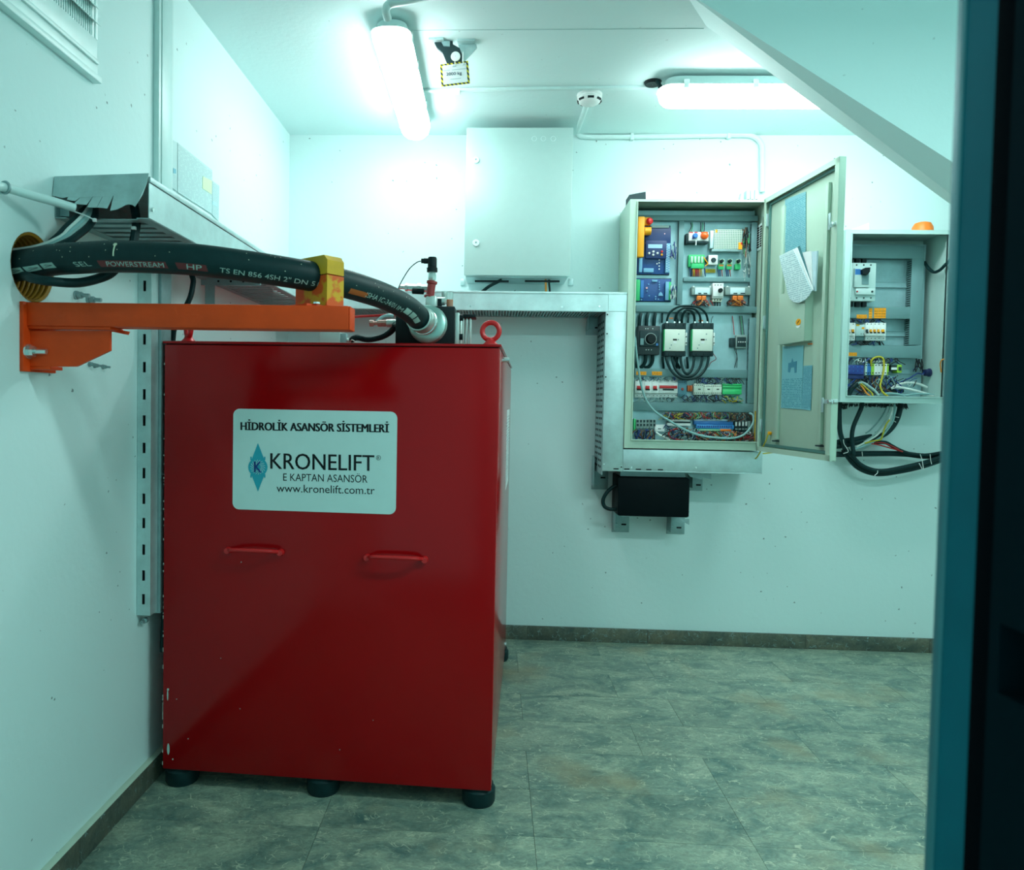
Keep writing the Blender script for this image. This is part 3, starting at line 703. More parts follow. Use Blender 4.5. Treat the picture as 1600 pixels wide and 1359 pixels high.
for sx in (-1, 1):
    for sy in (-1, 1):
        x, y = ctr[0] + sx * 50, ctr[1] + sy * 64
        mb.add([kp(x - 5, y - 13, -.0021), kp(x + 5, y - 13, -.0021), kp(x + 5, y + 13, -.0021), kp(x - 5, y + 13, -.0021)], [(0, 1, 2, 3)])
mb.build('emblem', LOGO, plate_)
mb = MB()
for i in range(18):
    t0 = 2 * PI * i / 18; P = []
    for k in range(5):
        rr = 22 + 33 * k / 4; tt = t0 + .5 * k / 4
        P.append(kp(ctr[0] + rr * math.cos(tt), ctr[1] + rr * math.sin(tt), -.0024))
    mb.tube(P, .0006, 4, smooth=0)
mb.build('emblem_swirl', SIGNP, plate_, kind='stuff')
mb = MB(); put_text(mb, 'K', kp(272, 553, -.0032), kp(325, 555, -.0032), kp(272, 474, -.0032), .02); mb.build('emblem_letter', LOGOB, plate_)
# paint drips and chips at the lower left corner
mb = MB()
for (x, y, w_, h_) in ((262, 1086, 2.2, 17), (262.5, 1077, 3.4, 4), (263, 1170, 4, 18), (377, 878, 1.6, 1.8), (270, 1186, 2, 2.5), (276, 1092, 1.5, 1.5), (294, 1154, 1.5, 1.5), (345, 1028, 1.3, 1.3), (375, 1107, 1.3, 1.3), (583, 1125, 1.3, 1.3), (531, 1171, 1.2, 1.6)):
    P = []
    for i in range(10):
        q_ = 2 * PI * i / 10; a, z = cabpx(x + w_ / 2 * math.cos(q_), y + h_ / 2 * math.sin(q_)); P.append(W(a, -.0006, z))
    mb.prism(P, EY, .0009)
mb.build('paint_drips', mat('drip_paint', (.45, .62, .56), .6), unit, kind='stuff')
mb = MB(); rr = random.Random(3)
for i in range(46):
    y = rr.uniform(560, 1195); a, z = cabpx(256.5, y); z += 0; l = rr.uniform(.003, .018) * (1 if y > 1030 else .4)
    mb.obox(W(L0 + .0007, -.0003, z), CR, (.0022, .002, l))
mb.build('chipped_edge', mat('bare_edge', (.42, .44, .40), .5), unit, kind='stuff')

# ------------------------------------------------------------------ orange support arm on the left wall
YA = 1.600
x0, x1, zb_, zt_ = rect(YA, 45, 474.5, 545, 512)
arm = empty('support_arm', (XL, YA + .03, 1.25), 'orange painted steel arm bolted to the left wall, carrying the hose', 'bracket')
MB().box(XL + .008, x1, YA, YA + .058, zb_, zt_, 0, .003).build('beam', ORANGE, arm)
zp0 = at_x(33, 580, XL).z
MB().box(XL, XL + .009, YA - .012, YA + .11, zp0, zt_ + .0, 0, .001).build('wall_plate', ORANGE, arm)
yg = YA + .012
P = [at_y(*c1(u, v), yg) for u, v in ((108, 1040), (530, 1040), (530, 1135), (368, 1212), (108, 1212))]
P = [Vector((max(p.x, XL + .009), p.y, p.z)) for p in P]
MB().prism(P, (0, 1, 0), .008).build('gusset', ORANGE, arm)
xa = at_y(*c1(605, 1040), yg).x; zc = zb_
MB().box(XL + .009, xa - .03, yg - .008, yg + .05, zc - .006, zc, 0, .001).build('stiffener', ORANGE, arm)
MB().prism([at_y(*c1(525, 1030), yg + .03), at_y(*c1(607, 1040), yg + .03), at_y(*c1(600, 1056), yg + .03), at_y(*c1(525, 1040), yg + .03)], (0, 1, 0), .02).build('flange_tip', ORANGE, arm)
x2 = at_y(*c1(240, 1240), yg).x; z2 = at_y(*c1(200, 1235), yg).z
MB().box(XL + .009, x2, yg, yg + .05, P[3].z - .008, P[3].z, 0, .001).build('foot_flange', ORANGE, arm)
p = at_y(*c1(150, 1140), yg - .002)
mb = MB(); mb.cyl((XL + .009, p.y - .006, p.z), (XL + .013, p.y - .006, p.z), .017, 18); mb.cyl((XL + .013, p.y - .006, p.z), (XL + .025, p.y - .006, p.z), .0125, 6); mb.cyl((XL + .025, p.y - .006, p.z), (XL + .052, p.y - .006, p.z), .006, 10)
mb.build('anchor_bolt', CHROME, arm)
MB().box(x1, x1 + .0025, YA + .001, YA + .057, zb_ + .001, zt_ - .001, 0, .0005).build('end_cap', ORANGE, arm)

# hose
HPTS = [(None, Vector((XL - .12, 1.628, 1.474))), (None, Vector((XL - .02, 1.625, 1.486)))]
def hp(px, py, y): return at_y(px, py, y)
hpts = [Vector((XL - .12, 1.645, 1.482)), hp(52, 412, 1.60), hp(84, 406, 1.59), hp(135, 402.5, 1.575), hp(190, 401, 1.57), hp(290, 404.5, 1.575), hp(380, 415, 1.61), hp(480, 430.5, 1.675), hp(535, 442, 1.76), hp(598, 462, 1.92), hp(636, 481, 2.045), hp(655, 497, 2.125), hp(663, 503, 2.165)]
HR_ = .0342
hose = empty('hydraulic_hose', hpts[4] - Vector((0, 0, HR_)), 'thick black printed hydraulic hose from wall hole to the red machine', 'hose')
HP = spline(hpts, 10); HF = frames(HP)
MB().tube(hpts, HR_, 28, smooth=10).build('hose_tube', RUBBER, hose, angle=60)
HS = [0]
for a, b in zip(HP, HP[1:]): HS.append(HS[-1] + (b - a).length)
def hpoint(s, t, r):
    """point at arc length s, angle t (0 = side facing the doorway, + = up)"""
    import bisect
    i = max(0, min(len(HS) - 2, bisect.bisect(HS, s) - 1)); f_ = (s - HS[i]) / (HS[i + 1] - HS[i])
    p = HP[i].lerp(HP[i + 1], f_); tg = HF[i][0].lerp(HF[i + 1][0], f_).normalized()
    out = Vector((0, -1, 0)); out = (out - tg * out.dot(tg)).normalized(); up = out.cross(tg)
    if up.z < 0: up = -up
    return p + (out * math.cos(t) + up * math.sin(t)) * r
def s_of(px):
    best = min(range(len(HP)), key=lambda i: abs(proj(HP[i])[0] - px))
    j = best if proj(HP[best])[0] <= px else best - 1
    a, b = proj(HP[j])[0], proj(HP[j + 1])[0]
    return HS[j] + (HS[j + 1] - HS[j]) * ((px - a) / (b - a))
def proj(p):
    q = RM @ (p - EYE); return (X0 + F * q.x / q.z, Y0 + F * q.y / q.z)
def wrap_rect(mb, px0, px1, t0, t1, skew=0, r=HR_ + .0004, mi=0):
    s0, s1 = s_of(px0), s_of(px1); n = max(2, int((s1 - s0) / .008)); m_ = 4; vs = []
    for j in range(m_ + 1):
        for i in range(n + 1):
            vs.append(hpoint(s0 + (s1 - s0) * i / n + skew * (j / m_), t0 + (t1 - t0) * j / m_, r))
    mb.add(vs, [(j * (n + 1) + i, j * (n + 1) + i + 1, (j + 1) * (n + 1) + i + 1, (j + 1) * (n + 1) + i) for j in range(m_) for i in range(n)], mi)
def wrap_text(mb, s, px0, px1, t0, t1, bold=.01, slant=0, mi=0):
    vs, fs, _ = text_poly(s); s0, s1 = s_of(px0), s_of(px1)
    mb.add([hpoint(s0 + (s1 - s0) * u + slant * v, t0 + (t1 - t0) * v, HR_ + .0009) for u, v in vs], fs, mi)
tL, tH = -.80, -.46
mb = MB(); wrap_rect(mb, 167, 270, tL - .06, tH + .04, -.004); mb.build('red_band', PRINTR, hose)
mb = MB(); wrap_rect(mb, 284, 328, tL - .06, tH + .04, -.004); mb.build('red_band', PRINTR, hose)
mb = MB(); wrap_rect(mb, 533, 560, tL - .02, tH + .05); mb.build('orange_band', mat('hose_band_orange', (.42, .09, .01), .6), hose)
for tx, a, b, t0, t1, bd, sl in (('POWERSTREAM', 177, 264, tL, tH - .02, .02, 0), ('HP', 297, 319, tL, tH, .02, 0), ('TS EN 856 4SH 2" DN 51', 345, 489, tL + .02, tH + .02, .01, 0),
        ('SEL', 132, 155, tL + .05, tH + .02, .05, -.006), ('ISHA IC-34/01', 558, 606, tL + .06, tH + .12, .01, 0), ('IM', 609, 618, tL + .08, tH + .1, .04, 0)):
    mb = MB(); wrap_text(mb, tx, a, b, t0, t1, bd, sl); mb.build('hose_lettering', PRINTW, hose)
for a, b in ((34, 54), (57, 77), (81, 102)):
    mb = MB(); wrap_rect(mb, a, b, tL + .05, tH + .08, -.006); mb.build('printed_patch', PRINTW, hose)
for a, b in ((620, 628.5), (630, 637.5), (639, 645.5)):
    mb = MB(); wrap_rect(mb, a, b, tL + .15, tH + .3, .004); mb.build('printed_patch', PRINTW, hose)
for a, b in ((38, 49), (61, 72), (85, 97)):
    mb = MB(); wrap_text(mb, '>', a, b, tL + .15, tH - .02, 0); mb.build('arrow_mark', INK, hose)
mb = MB(); s_ = s_of(190.5)
vs = []
for i in range(14):
    q_ = 2 * PI * i / 14; vs.append(hpoint(s_ + .0042 * math.cos(q_), .62 + .13 * math.sin(q_), HR_ + .0012))
mb.add(vs, [list(range(14))])
mb.tube([hpoint(s_, .62, HR_), hpoint(s_ - .0005, .4, HR_), hpoint(s_ - .001, .1, HR_), hpoint(s_ - .0015, -.15, HR_ - .0004)], .0016, 6)
rr = random.Random(11)
for i in range(40):
    s1 = rr.uniform(.15, HS[-1] - .1); tt = rr.uniform(-.2, 1.5); vs = [hpoint(s1 + .001 * math.cos(k), tt + .03 * math.sin(k), HR_ + .0005) for k in (0, 1.05, 2.1, 3.15, 4.2, 5.25)]
    mb.add(vs, [list(range(6))])
mb.build('paint_drips', mat('cream_drip', (.62, .68, .50), .6), hose, kind='stuff')
# ferrule and flange at the machine end
e0, e1 = HP[-1], HP[-1] + (HP[-1] - HP[-4]).normalized() * .0
ax = (at_y(672, 508, 2.235) - at_y(654, 495, 2.12)).normalized()
pf = hp(655, 497, 2.12)
MB().lathe(pf - ax * .012, ax, [(.0345, 0), (.0385, .002), (.0385, .02), (.037, .024), (.0385, .028), (.0385, .048), (.034, .052), (.034, .09)], 28).build('ferrule', mat('ferrule_zinc', (.50, .58, .54), .35, .7, var=.4, scale=18), hose)
MB().torus(pf + ax * .046, ax, .036, .0045, 28, 8).build('ferrule_ring', CHROME, hose)

# clamp holding the hose on the arm
cc = hp(500, 435, 1.70)
YCF, YCB = YA + .004, YA + .056
ca = empty('hose_clamp', (cc.x, YA + .03, zt_), 'yellow two-part plastic clamp holding the hose on the orange arm', 'clamp')
pa = HP[min(range(len(HP)), key=lambda i: abs(proj(HP[i])[0] - 497))]
x0_, x1_, _, ztop = rect(YA + .03, 466, 395, 530.5, 468)
zmid = at_y(515, 429, YA + .03).z
tgt = (hp(520, 438.5, 1.735) - hp(475, 429.5, 1.67)).normalized()
S_ = Vector((tgt.y, -tgt.x, 0)).normalized()
Rc = Matrix((Vector((tgt.x, tgt.y, 0)).normalized(), Vector((-tgt.y, tgt.x, 0)).normalized(), EZ)).transposed()
cz = pa.z
def half(z0, z1, up, nm, m):
    n = 14; prof = []; hw = .058; g_ = .0012
    arc = [(HR_ * .985 * math.cos(q), HR_ * .985 * math.sin(q)) for q in [PI * i / n for i in range(n + 1)]]
    if up: poly = [(hw, g_), (hw, z1 - .012), (hw - .012, z1), (-hw + .012, z1), (-hw, z1 - .012), (-hw, g_)] + [(-a, max(b, g_)) for a, b in arc]
    else: poly = [(-hw, -g_), (-hw, z0), (hw, z0), (hw, -g_)] + [(a, min(-b, -g_)) for a, b in arc]
    P = [Vector((pa.x, pa.y, cz)) + Rc @ Vector((-.024, a, b)) for a, b in poly]
    MB().prism(P, Rc @ Vector((1, 0, 0)), .048).build(nm, m, ca)
half(0, ztop - cz, True, 'upper_half', YELLOW)
half(zt_ + .006 - cz, 0, False, 'lower_half', OVERSPRAY)
MB().obox(Vector((pa.x - .02, pa.y, zt_ + .003)), Rc, (.12, .13, .006), 0, .001).build('base_plate', ORANGE, ca)
p = Vector((pa.x, pa.y, zt_ + .006)) + Rc @ Vector((-.05, -.055, 0)); MB().cyl(p, p + EZ * .004, .008, 6).build('bolt', CHROME, ca)

# corrugated sleeve in the wall hole
mb = MB(); prof = []
for i in range(15):
    x = .0 - i * .0125; prof += [(.078, x), (.072, x - .0035), (.072, x - .008)]
mb.lathe((XL, HY, HZ), (1, 0, 0), prof, 36)
mb.add([(XL - .19, HY + .08 * math.cos(2 * PI * i / 24), HZ + .08 * math.sin(2 * PI * i / 24)) for i in range(24)], [list(range(24))])
tag(mb.build('wall_sleeve', mat('corrugated_sleeve', (.36, .17, .008), .5, var=.5, scale=14), angle=30), 'yellow-brown corrugated sleeve lining the round wall hole', 'sleeve')

# ------------------------------------------------------------------ valve gear on top of the unit
YV = 2.245
ZL = ZT + .010
vb = empty('valve_block', (at_y(664, 505, YV).x, YV + .06, ZL), 'black hydraulic valve block on the red machine where the hose ends', 'valve')
x0, x1, z0, z1 = rect(YV, 618, 478, 710.5, 530)
MB().box(x0, x1, YV, YV + .14, ZL + .002, z1, 0, .003).build('block', BLACK, vb)
fx = pf + ax * .075
MB().lathe(fx, ax, [(.034, -.004), (.050, -.002), (.057, .004), (.058, .022), (.052, .028), (.03, .030)], 32).build('flange_ring', mat('flange_zinc', (.36, .55, .50), .35, .7, var=.5, scale=16), vb)
x2 = at_y(717.5, 500, YV).x
MB().box(x1, x2, YV + .01, YV + .12, ZL + .004, z1 - .018, 0, .002).build('end_plate', SILV, vb)
for py in (496, 526):
    q_ = at_y(720, py, YV + .012); MB().lathe((x2, YV + .02, q_.z), (1, 0, 0), [(.001, 0), (.010, 0), (.010, .011), (.001, .011)], 12).build('cap_screw', BLACK, vb)
MB().cyl((x2 + .006, YV + .02, ZL + .012), (x2 + .006, YV + .02, z1 - .03), .003, 8).build('tie_rod', CHROME, vb)
for py, w_ in ((487, .05),):
    MB().box(x2 + .004, x2 + .05, YV + .04, YV + .11, z1 - .028, z1 - .018, 0, .002).build('cover_strip', BLACK, vb)
for k in range(3):
    MB().box(x2 + .008 + k * .011, x2 + .013 + k * .011, YV + .05, YV + .11, ZL + .01, z1 - .03, 0, .001).build('fin', SILV, vb)
q_ = h8(570, 770); x0, x1, z0, z1_ = rect(YV + .05, *h8(520, 690), *h8(620, 800))
MB().cyl((x0, YV + .05, (z0 + z1_) / 2), (x1, YV + .05, (z0 + z1_) / 2), .0125, 16).build('plug', SILV, vb)
MB().box(x0 - .004, x1 - .01, YV + .035, YV + .065, z1 - .001, z1_ - .008).build('plug_seat', BLACK, vb)
# red manifold foot and the saddle under the gauge
pr = at_y(667, 462, YV + .02)
x0, x1, z0, z1_ = rect(YV + .02, *h8(370, 700), *h8(520, 780))
MB().obox(Vector(((x0 + x1) / 2, YV + .03, (z0 + z1_) / 2 - .004)), Matrix.Identity(3), (x1 - x0, .04, z1_ - z0 + .02), 0, .008).build('saddle', SILV, vb)
ps = empty('pressure_switch', (pr.x, YV + .03, pr.z - .03), 'black plug pressure switch on a short red fitting above hose end', 'switch')
def col(u, v): return at_y(*h8(u, v), YV + .03)
a, b = col(425, 700), col(455, 490); axx = (b - a).normalized(); L_ = (b - a).length
MB().lathe(a, axx, [(.001, 0), (.0185, 0), (.0185, .006), (.0125, .009), (.0125, L_ - .009), (.0165, L_ - .007), (.0165, L_), (.001, L_)], 20).build('red_fitting', mat('dull_red_paint', (.34, .03, .03), .5, var=.2), ps)
a, b = col(452, 478), col(452, 370); MB().lathe(a, EZ, [(.001, 0), (.0115, 0), (.0135, .006), (.0135, .017), (.0115, .022), (.0115, (b - a).length)], 6).build('hex_stem', CHROME, ps)
a, b = col(455, 370), col(458, 180); L_ = (b - a).length
MB().lathe(a, EZ, [(.001, 0), (.0165, 0), (.0165, .012), (.014, .015), (.014, L_ - .004), (.012, L_), (.001, L_)], 20).build('connector', BLACK, ps)
a, b = col(400, 228), col(315, 226); MB().lathe(a, b - a, [(.0085, -.004), (.0085, .012), (.0075, .013), (.0075, (b - a).length), (.001, (b - a).length)], 14).build('cable_gland', BLACK, ps)
MB().tube([col(318, 228), col(260, 245), col(170, 320), col(90, 440), col(35, 545), col(-20, 690)], .0016, 6).build('signal_lead', BLACK, ps)
# silver hex fittings behind the hose
def fit(u0, u1, vc, r, nm, m, f, y):
    a, b = at_y(*f(u0, vc), y), at_y(*f(u1, vc), y); return a, b
fy = YV + .09
bv = empty('pipe_fitting', at_y(*h2(1150, 300), fy), 'row of silver hex pipe fittings behind the thick hose', 'fitting')
a, b = at_y(*h2(880, 262), fy), at_y(*h2(1300, 285), fy); d_ = b - a; L_ = d_.length
MB().lathe(a, d_, [(.001, 0), (.008, 0), (.008, L_ * .2), (.013, L_ * .22), (.013, L_ * .30), (.011, L_ * .32), (.011, L_ * .62), (.015, L_ * .64), (.015, L_ * .78), (.012, L_ * .80), (.012, L_), (.001, L_)], 6).build('hex_body', CHROME, bv)
MB().lathe(at_y(*h2(1160, 330), fy - .01), d_, [(.001, -.02), (.009, -.018), (.009, .018), (.001, .02)], 14).build('black_cap', BLACK, bv)
b2 = empty('pipe_fitting', at_y(*h2(600, 800), fy), 'silver and red elbow fitting left of the black valve block', 'fitting')
a, b = at_y(*h2(440, 800), fy), at_y(*h2(700, 800), fy); d_ = b - a; L_ = d_.length
MB().lathe(a, d_, [(.001, 0), (.010, .002), (.010, L_ * .25), (.006, L_ * .3), (.006, L_ * .45), (.0105, L_ * .5), (.0105, L_ * .95), (.008, L_)], 8).build('hex_body', mat('red_splashed_zinc', (.55, .32, .27), .35, .6, var=.6, scale=90), b2)
MB().lathe(b, d_, [(.0, 0), (.0125, 0), (.0125, .05), (.001, .05)], 16).build('pipe_stub', SILV, b2)
MB().tube([at_y(*h2(560, 780), fy + .02), at_y(*h2(640, 715), fy + .02), at_y(*h2(720, 690), fy + .02), at_y(*h2(800, 700), fy + .02)], .007, 10).build('bent_pipe', STEELD, b2)
sg = empty('sight_glass', at_y(*h8(680, 810), fy), 'clear cylinder half full of orange oil on the valve block', 'gauge')
x0, x1, z0, z1_ = rect(fy, *h8(640, 625), *h8(725, 812)); r_ = (x1 - x0) / 2; c_ = Vector(((x0 + x1) / 2, fy, z0))
MB().lathe(c_, EZ, [(.001, 0), (r_ * .93, 0), (r_ * .93, (z1_ - z0) * .46), (.001, (z1_ - z0) * .46)], 20).build('oil', ORNG, sg)
MB().lathe(c_, EZ, [(r_, 0), (r_, z1_ - z0), (.001, z1_ - z0)], 20).build('glass', mat('gauge_plastic', (.85, .95, .92), .08, trans=.9), sg)
x0, x1, z0, z1_ = rect(fy + .02, *h8(575, 625), *h8(645, 780)); MB().cyl(((x0 + x1) / 2, fy + .02, z0), ((x0 + x1) / 2, fy + .02, z1_), (x1 - x0) / 2, 16).build('back_tube', SILV, sg)
# small grey junction box, corrugated flex and red pipe on the lid
jy = 2.42
x0, x1, z0, z1_ = rect(jy, 499, 514.5, 531, 534)
jb = empty('junction_box', ((x0 + x1) / 2, jy + .03, ZL), 'small pale grey junction box on the red machine lid', 'box')
MB().box(x0, x1, jy, jy + .06, ZL, z1_, 0, .003).build('case', GREYC, jb); MB().box(x0 - .002, x1 + .002, jy - .001, jy + .062, z1_ - .008, z1_ + .001, 0, .002).build('lid', GREYC, jb)
MB().box(x1, x1 + .02, jy + .008, jy + .045, ZL + .002, z1_ - .012, 0, .002).build('plug', STEELD, jb)
MB().cyl((x1 + .02, jy + .025, ZL + .03), (x1 + .035, jy + .025, ZL + .03), .009, 12).build('gland', SILV, jb)
mb = MB(); P = spline([Vector((x1 + .033, jy + .025, ZL + .03)), at_y(*h2(250, 1010), jy), at_y(*h2(420, 1040), jy), at_y(*h2(620, 1000), jy - .02), at_y(*h2(760, 920), jy - .05), at_y(*h2(830, 820), jy - .1)], 22)
FR = frames(P); seg = 10; vs = []; k = 0
for i, (p, (t_, u_, w_)) in enumerate(zip(P, FR)):
    r_ = .0085 if i % 2 else .0102
    for j in range(seg): q_ = 2 * PI * j / seg; vs.append(p + u_ * (r_ * math.cos(q_)) + w_ * (r_ * math.sin(q_)))
mb.add(vs, [(i * seg + j, i * seg + (j + 1) % seg, (i + 1) * seg + (j + 1) % seg, (i + 1) * seg + j) for i in range(len(P) - 1) for j in range(seg)])
tag(mb.build('flexible_conduit', RUBBER, angle=20), 'black ribbed flexible conduit from small grey box to valve block', 'conduit')
mb = MB(); mb.cyl(at_y(*h2(100, 710), jy + .1), at_y(*h2(860, 668), jy + .02), .0042, 10)
tag(mb.build('thin_pipe', REDB), 'thin bright red pipe running behind the orange arm end', 'pipe')
mb = MB(); mb.tube([Vector((x1 + .03, jy + .02, ZL + .012)), at_y(*h2(180, 1045), jy - .02), at_y(*h2(260, 1085), jy - .03)], .002, 6)
tag(mb.build('thin_lead', WIRES['white']), 'thin white lead beside the ribbed black conduit', 'cable')


# ------------------------------------------------------------------ galvanised cable trunking
YT = 3.452
XT = -.82
def rungs(mb, along, c0, c1, w0, w1, z, step, wd, th=.002):
    c = c0
    while c + wd < c1:
        if along == 'y': mb.box(w0, w1, c, c + wd, z, z + th)
        else: mb.box(c, c + wd, w0, w1, z, z + th)
        c += step
    return mb
# run along the left wall
y0 = 1.719
t = empty('cable_trunking', (-.935, 2.6, 1.62), 'galvanised cable trunking running along left wall above the hose, torn open at its end', 'trunking')
MB().box(XT - .002, XT, y0, YT - .003, 1.621, 1.703).build('side_panel', STEEL, t)
MB().box(XL + .001, XT - .001, y0 + .004, YT - .003, 1.716, 1.7185).build('lid', STEEL, t)
MB().box(XT - .004, XT + .0015, y0 + .004, YT - .003, 1.7055, 1.7185, 0, .0005).build('lid_lip', STEEL, t)
MB().box(XL + .001, XL + .003, y0, YT - .003, 1.621, 1.716).build('back_panel', STEELD, t)
rungs(MB(), 'y', y0 + .02, YT, XL + .03, XT - .03, 1.621, .05, .028).build('rungs', STEELD, t, kind='stuff')
MB().box(XT - .03, XT - .002, y0, YT, 1.619, 1.621).build('bottom_flange', STEELD, t)
MB().box(XL + .003, XL + .03, y0, YT, 1.619, 1.621).build('bottom_flange', STEELD, t)
p = at_x(234.5, 326, XT); MB().cyl((XT, p.y + .01, p.z), (XT + .004, p.y + .01, p.z), .005, 10).build('screw', CHROME, t)
def fl(u, v, o_): 
    p = at_y(*t5(u, v), y0 - .003); p.y -= o_; return p
def flap(pts, nm, m):
    z_t = at_y(*t5(800, 200), y0).z
    P = []
    for u, v in pts:
        p = at_y(*t5(u, v), y0 - .004); dz = max(0, z_t - p.z); p.y -= dz * dz * 3.0; P.append(p)
    MB().prism(P, (0, 1, 0), .0015).build(nm, m, t, angle=0)
FLAP = galvanised('bent_end_flap', (.50, .66, .66), .5, 16)
flap([(210, 215), (1450, 172), (1430, 300), (1385, 470), (1350, 560), (1320, 640), (1280, 615), (1240, 607), (1195, 615), (1150, 650), (1090, 685), (1015, 702), (1010, 480), (1000, 490), (865, 495), (740, 495), (575, 508), (425, 498), (345, 515), (210, 480)], 'end_flap', FLAP)
for q_ in ([(420, 500), (572, 508), (525, 556), (470, 552), (410, 540)], [(578, 510), (737, 497), (685, 613), (513, 600)], [(742, 497), (866, 496), (828, 655), (700, 650)], [(870, 497), (1003, 490), (968, 668), (832, 652)]):
    flap(q_, 'end_flap_tab', FLAP)
MB().box(XL + .003, at_y(*t5(410, 700), y0 + .02).x, y0 + .018, y0 + .02, at_y(*t5(300, 742), y0 + .02).z, at_y(*t5(300, 600), y0 + .02).z).build('inner_strip', STEELD, t)
x0, x1, z0, z1 = rect(1.86, *t5(610, 780), *t5(1215, 935))
MB().box(x0, x1, 1.86, 1.863, z0, z1).build('cross_strut', STEEL, t)
# run along the back wall
x1t, zt0, zt1 = .526, 1.630, 1.712
t = empty('cable_trunking', (-.1, YT + .13, zt0), 'horizontal galvanised cable trunking on the back wall under the white cabinet', 'trunking')
MB().box(XT, x1t - .001, YT, YT + .002, zt0, zt1).build('front_panel', STEEL, t)
MB().box(XL + .01, .611, YT - .001, D - .004, zt1 + .001, zt1 + .004, 0, .0005).build('lid', STEEL, t)
MB().box(XT, .611, YT - .0025, YT - .0005, zt1 - .004, zt1 + .0055, 0, .0005).build('lid_lip', STEEL, t)
MB().box(x1t, .611, YT - .001, YT + .002, zt0, zt1).build('corner_panel', STEEL, t)
rungs(MB(), 'x', XT + .02, x1t, YT + .02, D - .04, zt0, .014, .009).build('bottom_slats', STEELD, t, kind='stuff')
MB().box(XT, x1t, YT + .002, YT + .022, zt0 - .002, zt0).build('bottom_flange', STEEL, t)
MB().box(XT, x1t, D - .04, D - .004, zt0 - .002, zt0).build('bottom_flange', STEELD, t)
for u, v in ((180, 153), (752, 158), (985, 155)):
    p = at_y(*w3(u, v), YT); MB().cyl((p.x, YT - .003, p.z), (p.x, YT, p.z), .004, 8).build('screw', CHROME, t)
# vertical drop beside the tall cabinet
zv = rect(YT, 941, 488, 976, 736)[2]
xv0, xv1 = .516, .611
t = empty('cable_trunking', ((xv0 + xv1) / 2, YT + .13, zv), 'vertical galvanised trunking with perforated side left of the tall control cabinet', 'trunking')
MB().box(xv0, xv1, YT, YT + .002, zv, zt0 - .001, 0, .0005).build('front_panel', STEEL, t)
MB().box(xv0, xv0 + .002, YT + .002, D - .004, zv - .02, zt0 - .003).build('side_panel', STEELD, t)
MB().box(xv1 - .002, xv1, YT + .002, D - .004, zv, zt0 - .003).build('side_panel', STEELD, t)
mb = MB(); z = zv + .01
while z < zt0 - .04:
    for yy in (YT + .05, YT + .10, YT + .16, YT + .21): mb.box(xv0 - .0008, xv0 + .0005, yy, yy + .028, z, z + .011)
    z += .0285
mb.build('side_holes', DARK, t, kind='stuff')
for u, v in ((1035, 205), (1033, 325), (1025, 595), (1015, 1140), (1122, 1157)):
    p = at_y(*w3(u, v), YT); MB().cyl((p.x, YT - .003, p.z), (p.x, YT, p.z), .0035, 8).build('screw', CHROME if v > 1100 else BLACK, t)
# run under the tall cabinet
xb0, xb1, zb0, zb1 = rect(YT, 978, 704, 1191, 737)
xb0 = xv1 + .001
t = empty('cable_trunking', ((xb0 + xb1) / 2, YT + .13, zb0), 'short galvanised trunking directly under the tall control cabinet', 'trunking')
MB().box(xb0, xb1, YT, YT + .002, zb0 + .003, zb1, 0, .0005).build('front_panel', STEEL, t)
MB().box(xb1 - .002, xb1, YT + .002, D - .004, zb0, zb1).build('end_panel', STEEL, t)
MB().box(xb0, xb1, YT - .002, YT + .015, zb0 - .004, zb0 + .002).build('bottom_lip', STEEL, t)
MB().box(xb0, xb1, YT + .015, D - .004, zb0 - .002, zb0).build('bottom_panel', STEELD, t)
MB().box(xb0, xb1 - .002, YT + .002, D - .004, zb1 - .002, zb1).build('top_panel', STEELD, t)
mb = MB()
for u in (300, 435, 580, 710, 855): 
    p = at_y(*b8(u, 112), YT); mb.box(p.x - .012, p.x + .012, YT - .0012, YT + .001, zb0 + .0035, zb0 + .0085)
mb.build('lip_slots', DARK, t, kind='stuff')
for u, v in ((365, 72), (492, 85), (1300, 85)):
    p = at_y(*b8(u, v), YT); MB().cyl((p.x, YT - .003, p.z), (p.x, YT, p.z), .004, 8).build('screw', CHROME, t)
# brackets
def lbracket(x0, y0_, x1, y1_, label, off=.02, arm=None):
    a, b, c, d_ = rect(D - off, x0, y0_, x1, y1_)
    t = empty('wall_bracket', ((a + b) / 2, D - off, c), label, 'bracket', 'galvanised brackets holding the trunking')
    MB().box(a, b, D - .006, D, c, d_, 0, .001).build('wall_plate', STEELD, t)
    MB().box(a, a + .003, D - .09, D - .006, c + .02, d_, 0, .001).build('web', STEELD, t)
    if arm: MB().box(b - .004, b, D - .20, D - .006, d_ - arm, d_, 0, .001).build('arm', STEELD, t)
    zc = c + (d_ - c) * .35; xm = (a + b) / 2
    MB().box(xm + .004, xm + .028, D - .0068, D - .0055, zc - .004, zc + .004).build('slot', DARK, t)
    MB().cyl((xm - .02, D - .006, zc), (xm - .02, D - .016, zc), .0075, 6).build('bolt', STEELD, t)
    return t
lbracket(916, 490, 942, 523, 'bracket under the horizontal trunking beside the inner corner', arm=None)
lbracket(925, 712, 951, 765, 'bracket at the foot of the vertical perforated trunking')
lbracket(957, 797, 984, 832, 'left bracket hanging below the black box')
lbracket(1043, 806, 1071, 835, 'right bracket hanging below the black box')
lbracket(1076, 741, 1099, 767, 'bracket to the right of the black box under the trunking', arm=None)
for px_, nm in ((1082, 'left'), (1108, 'right')):
    pass
mb = MB(); P = [at_y(*b8(u, v), YT + .07) for u, v in ((1195, 158), (1490, 160), (1488, 232), (1385, 205), (1380, 235), (1230, 200))]
tag(mb.prism(P, (0, 1, 0), .004).build('bracket_arm', STEELD, angle=0), 'dark cut bracket arm tip under the trunking right of the black box', 'bracket')
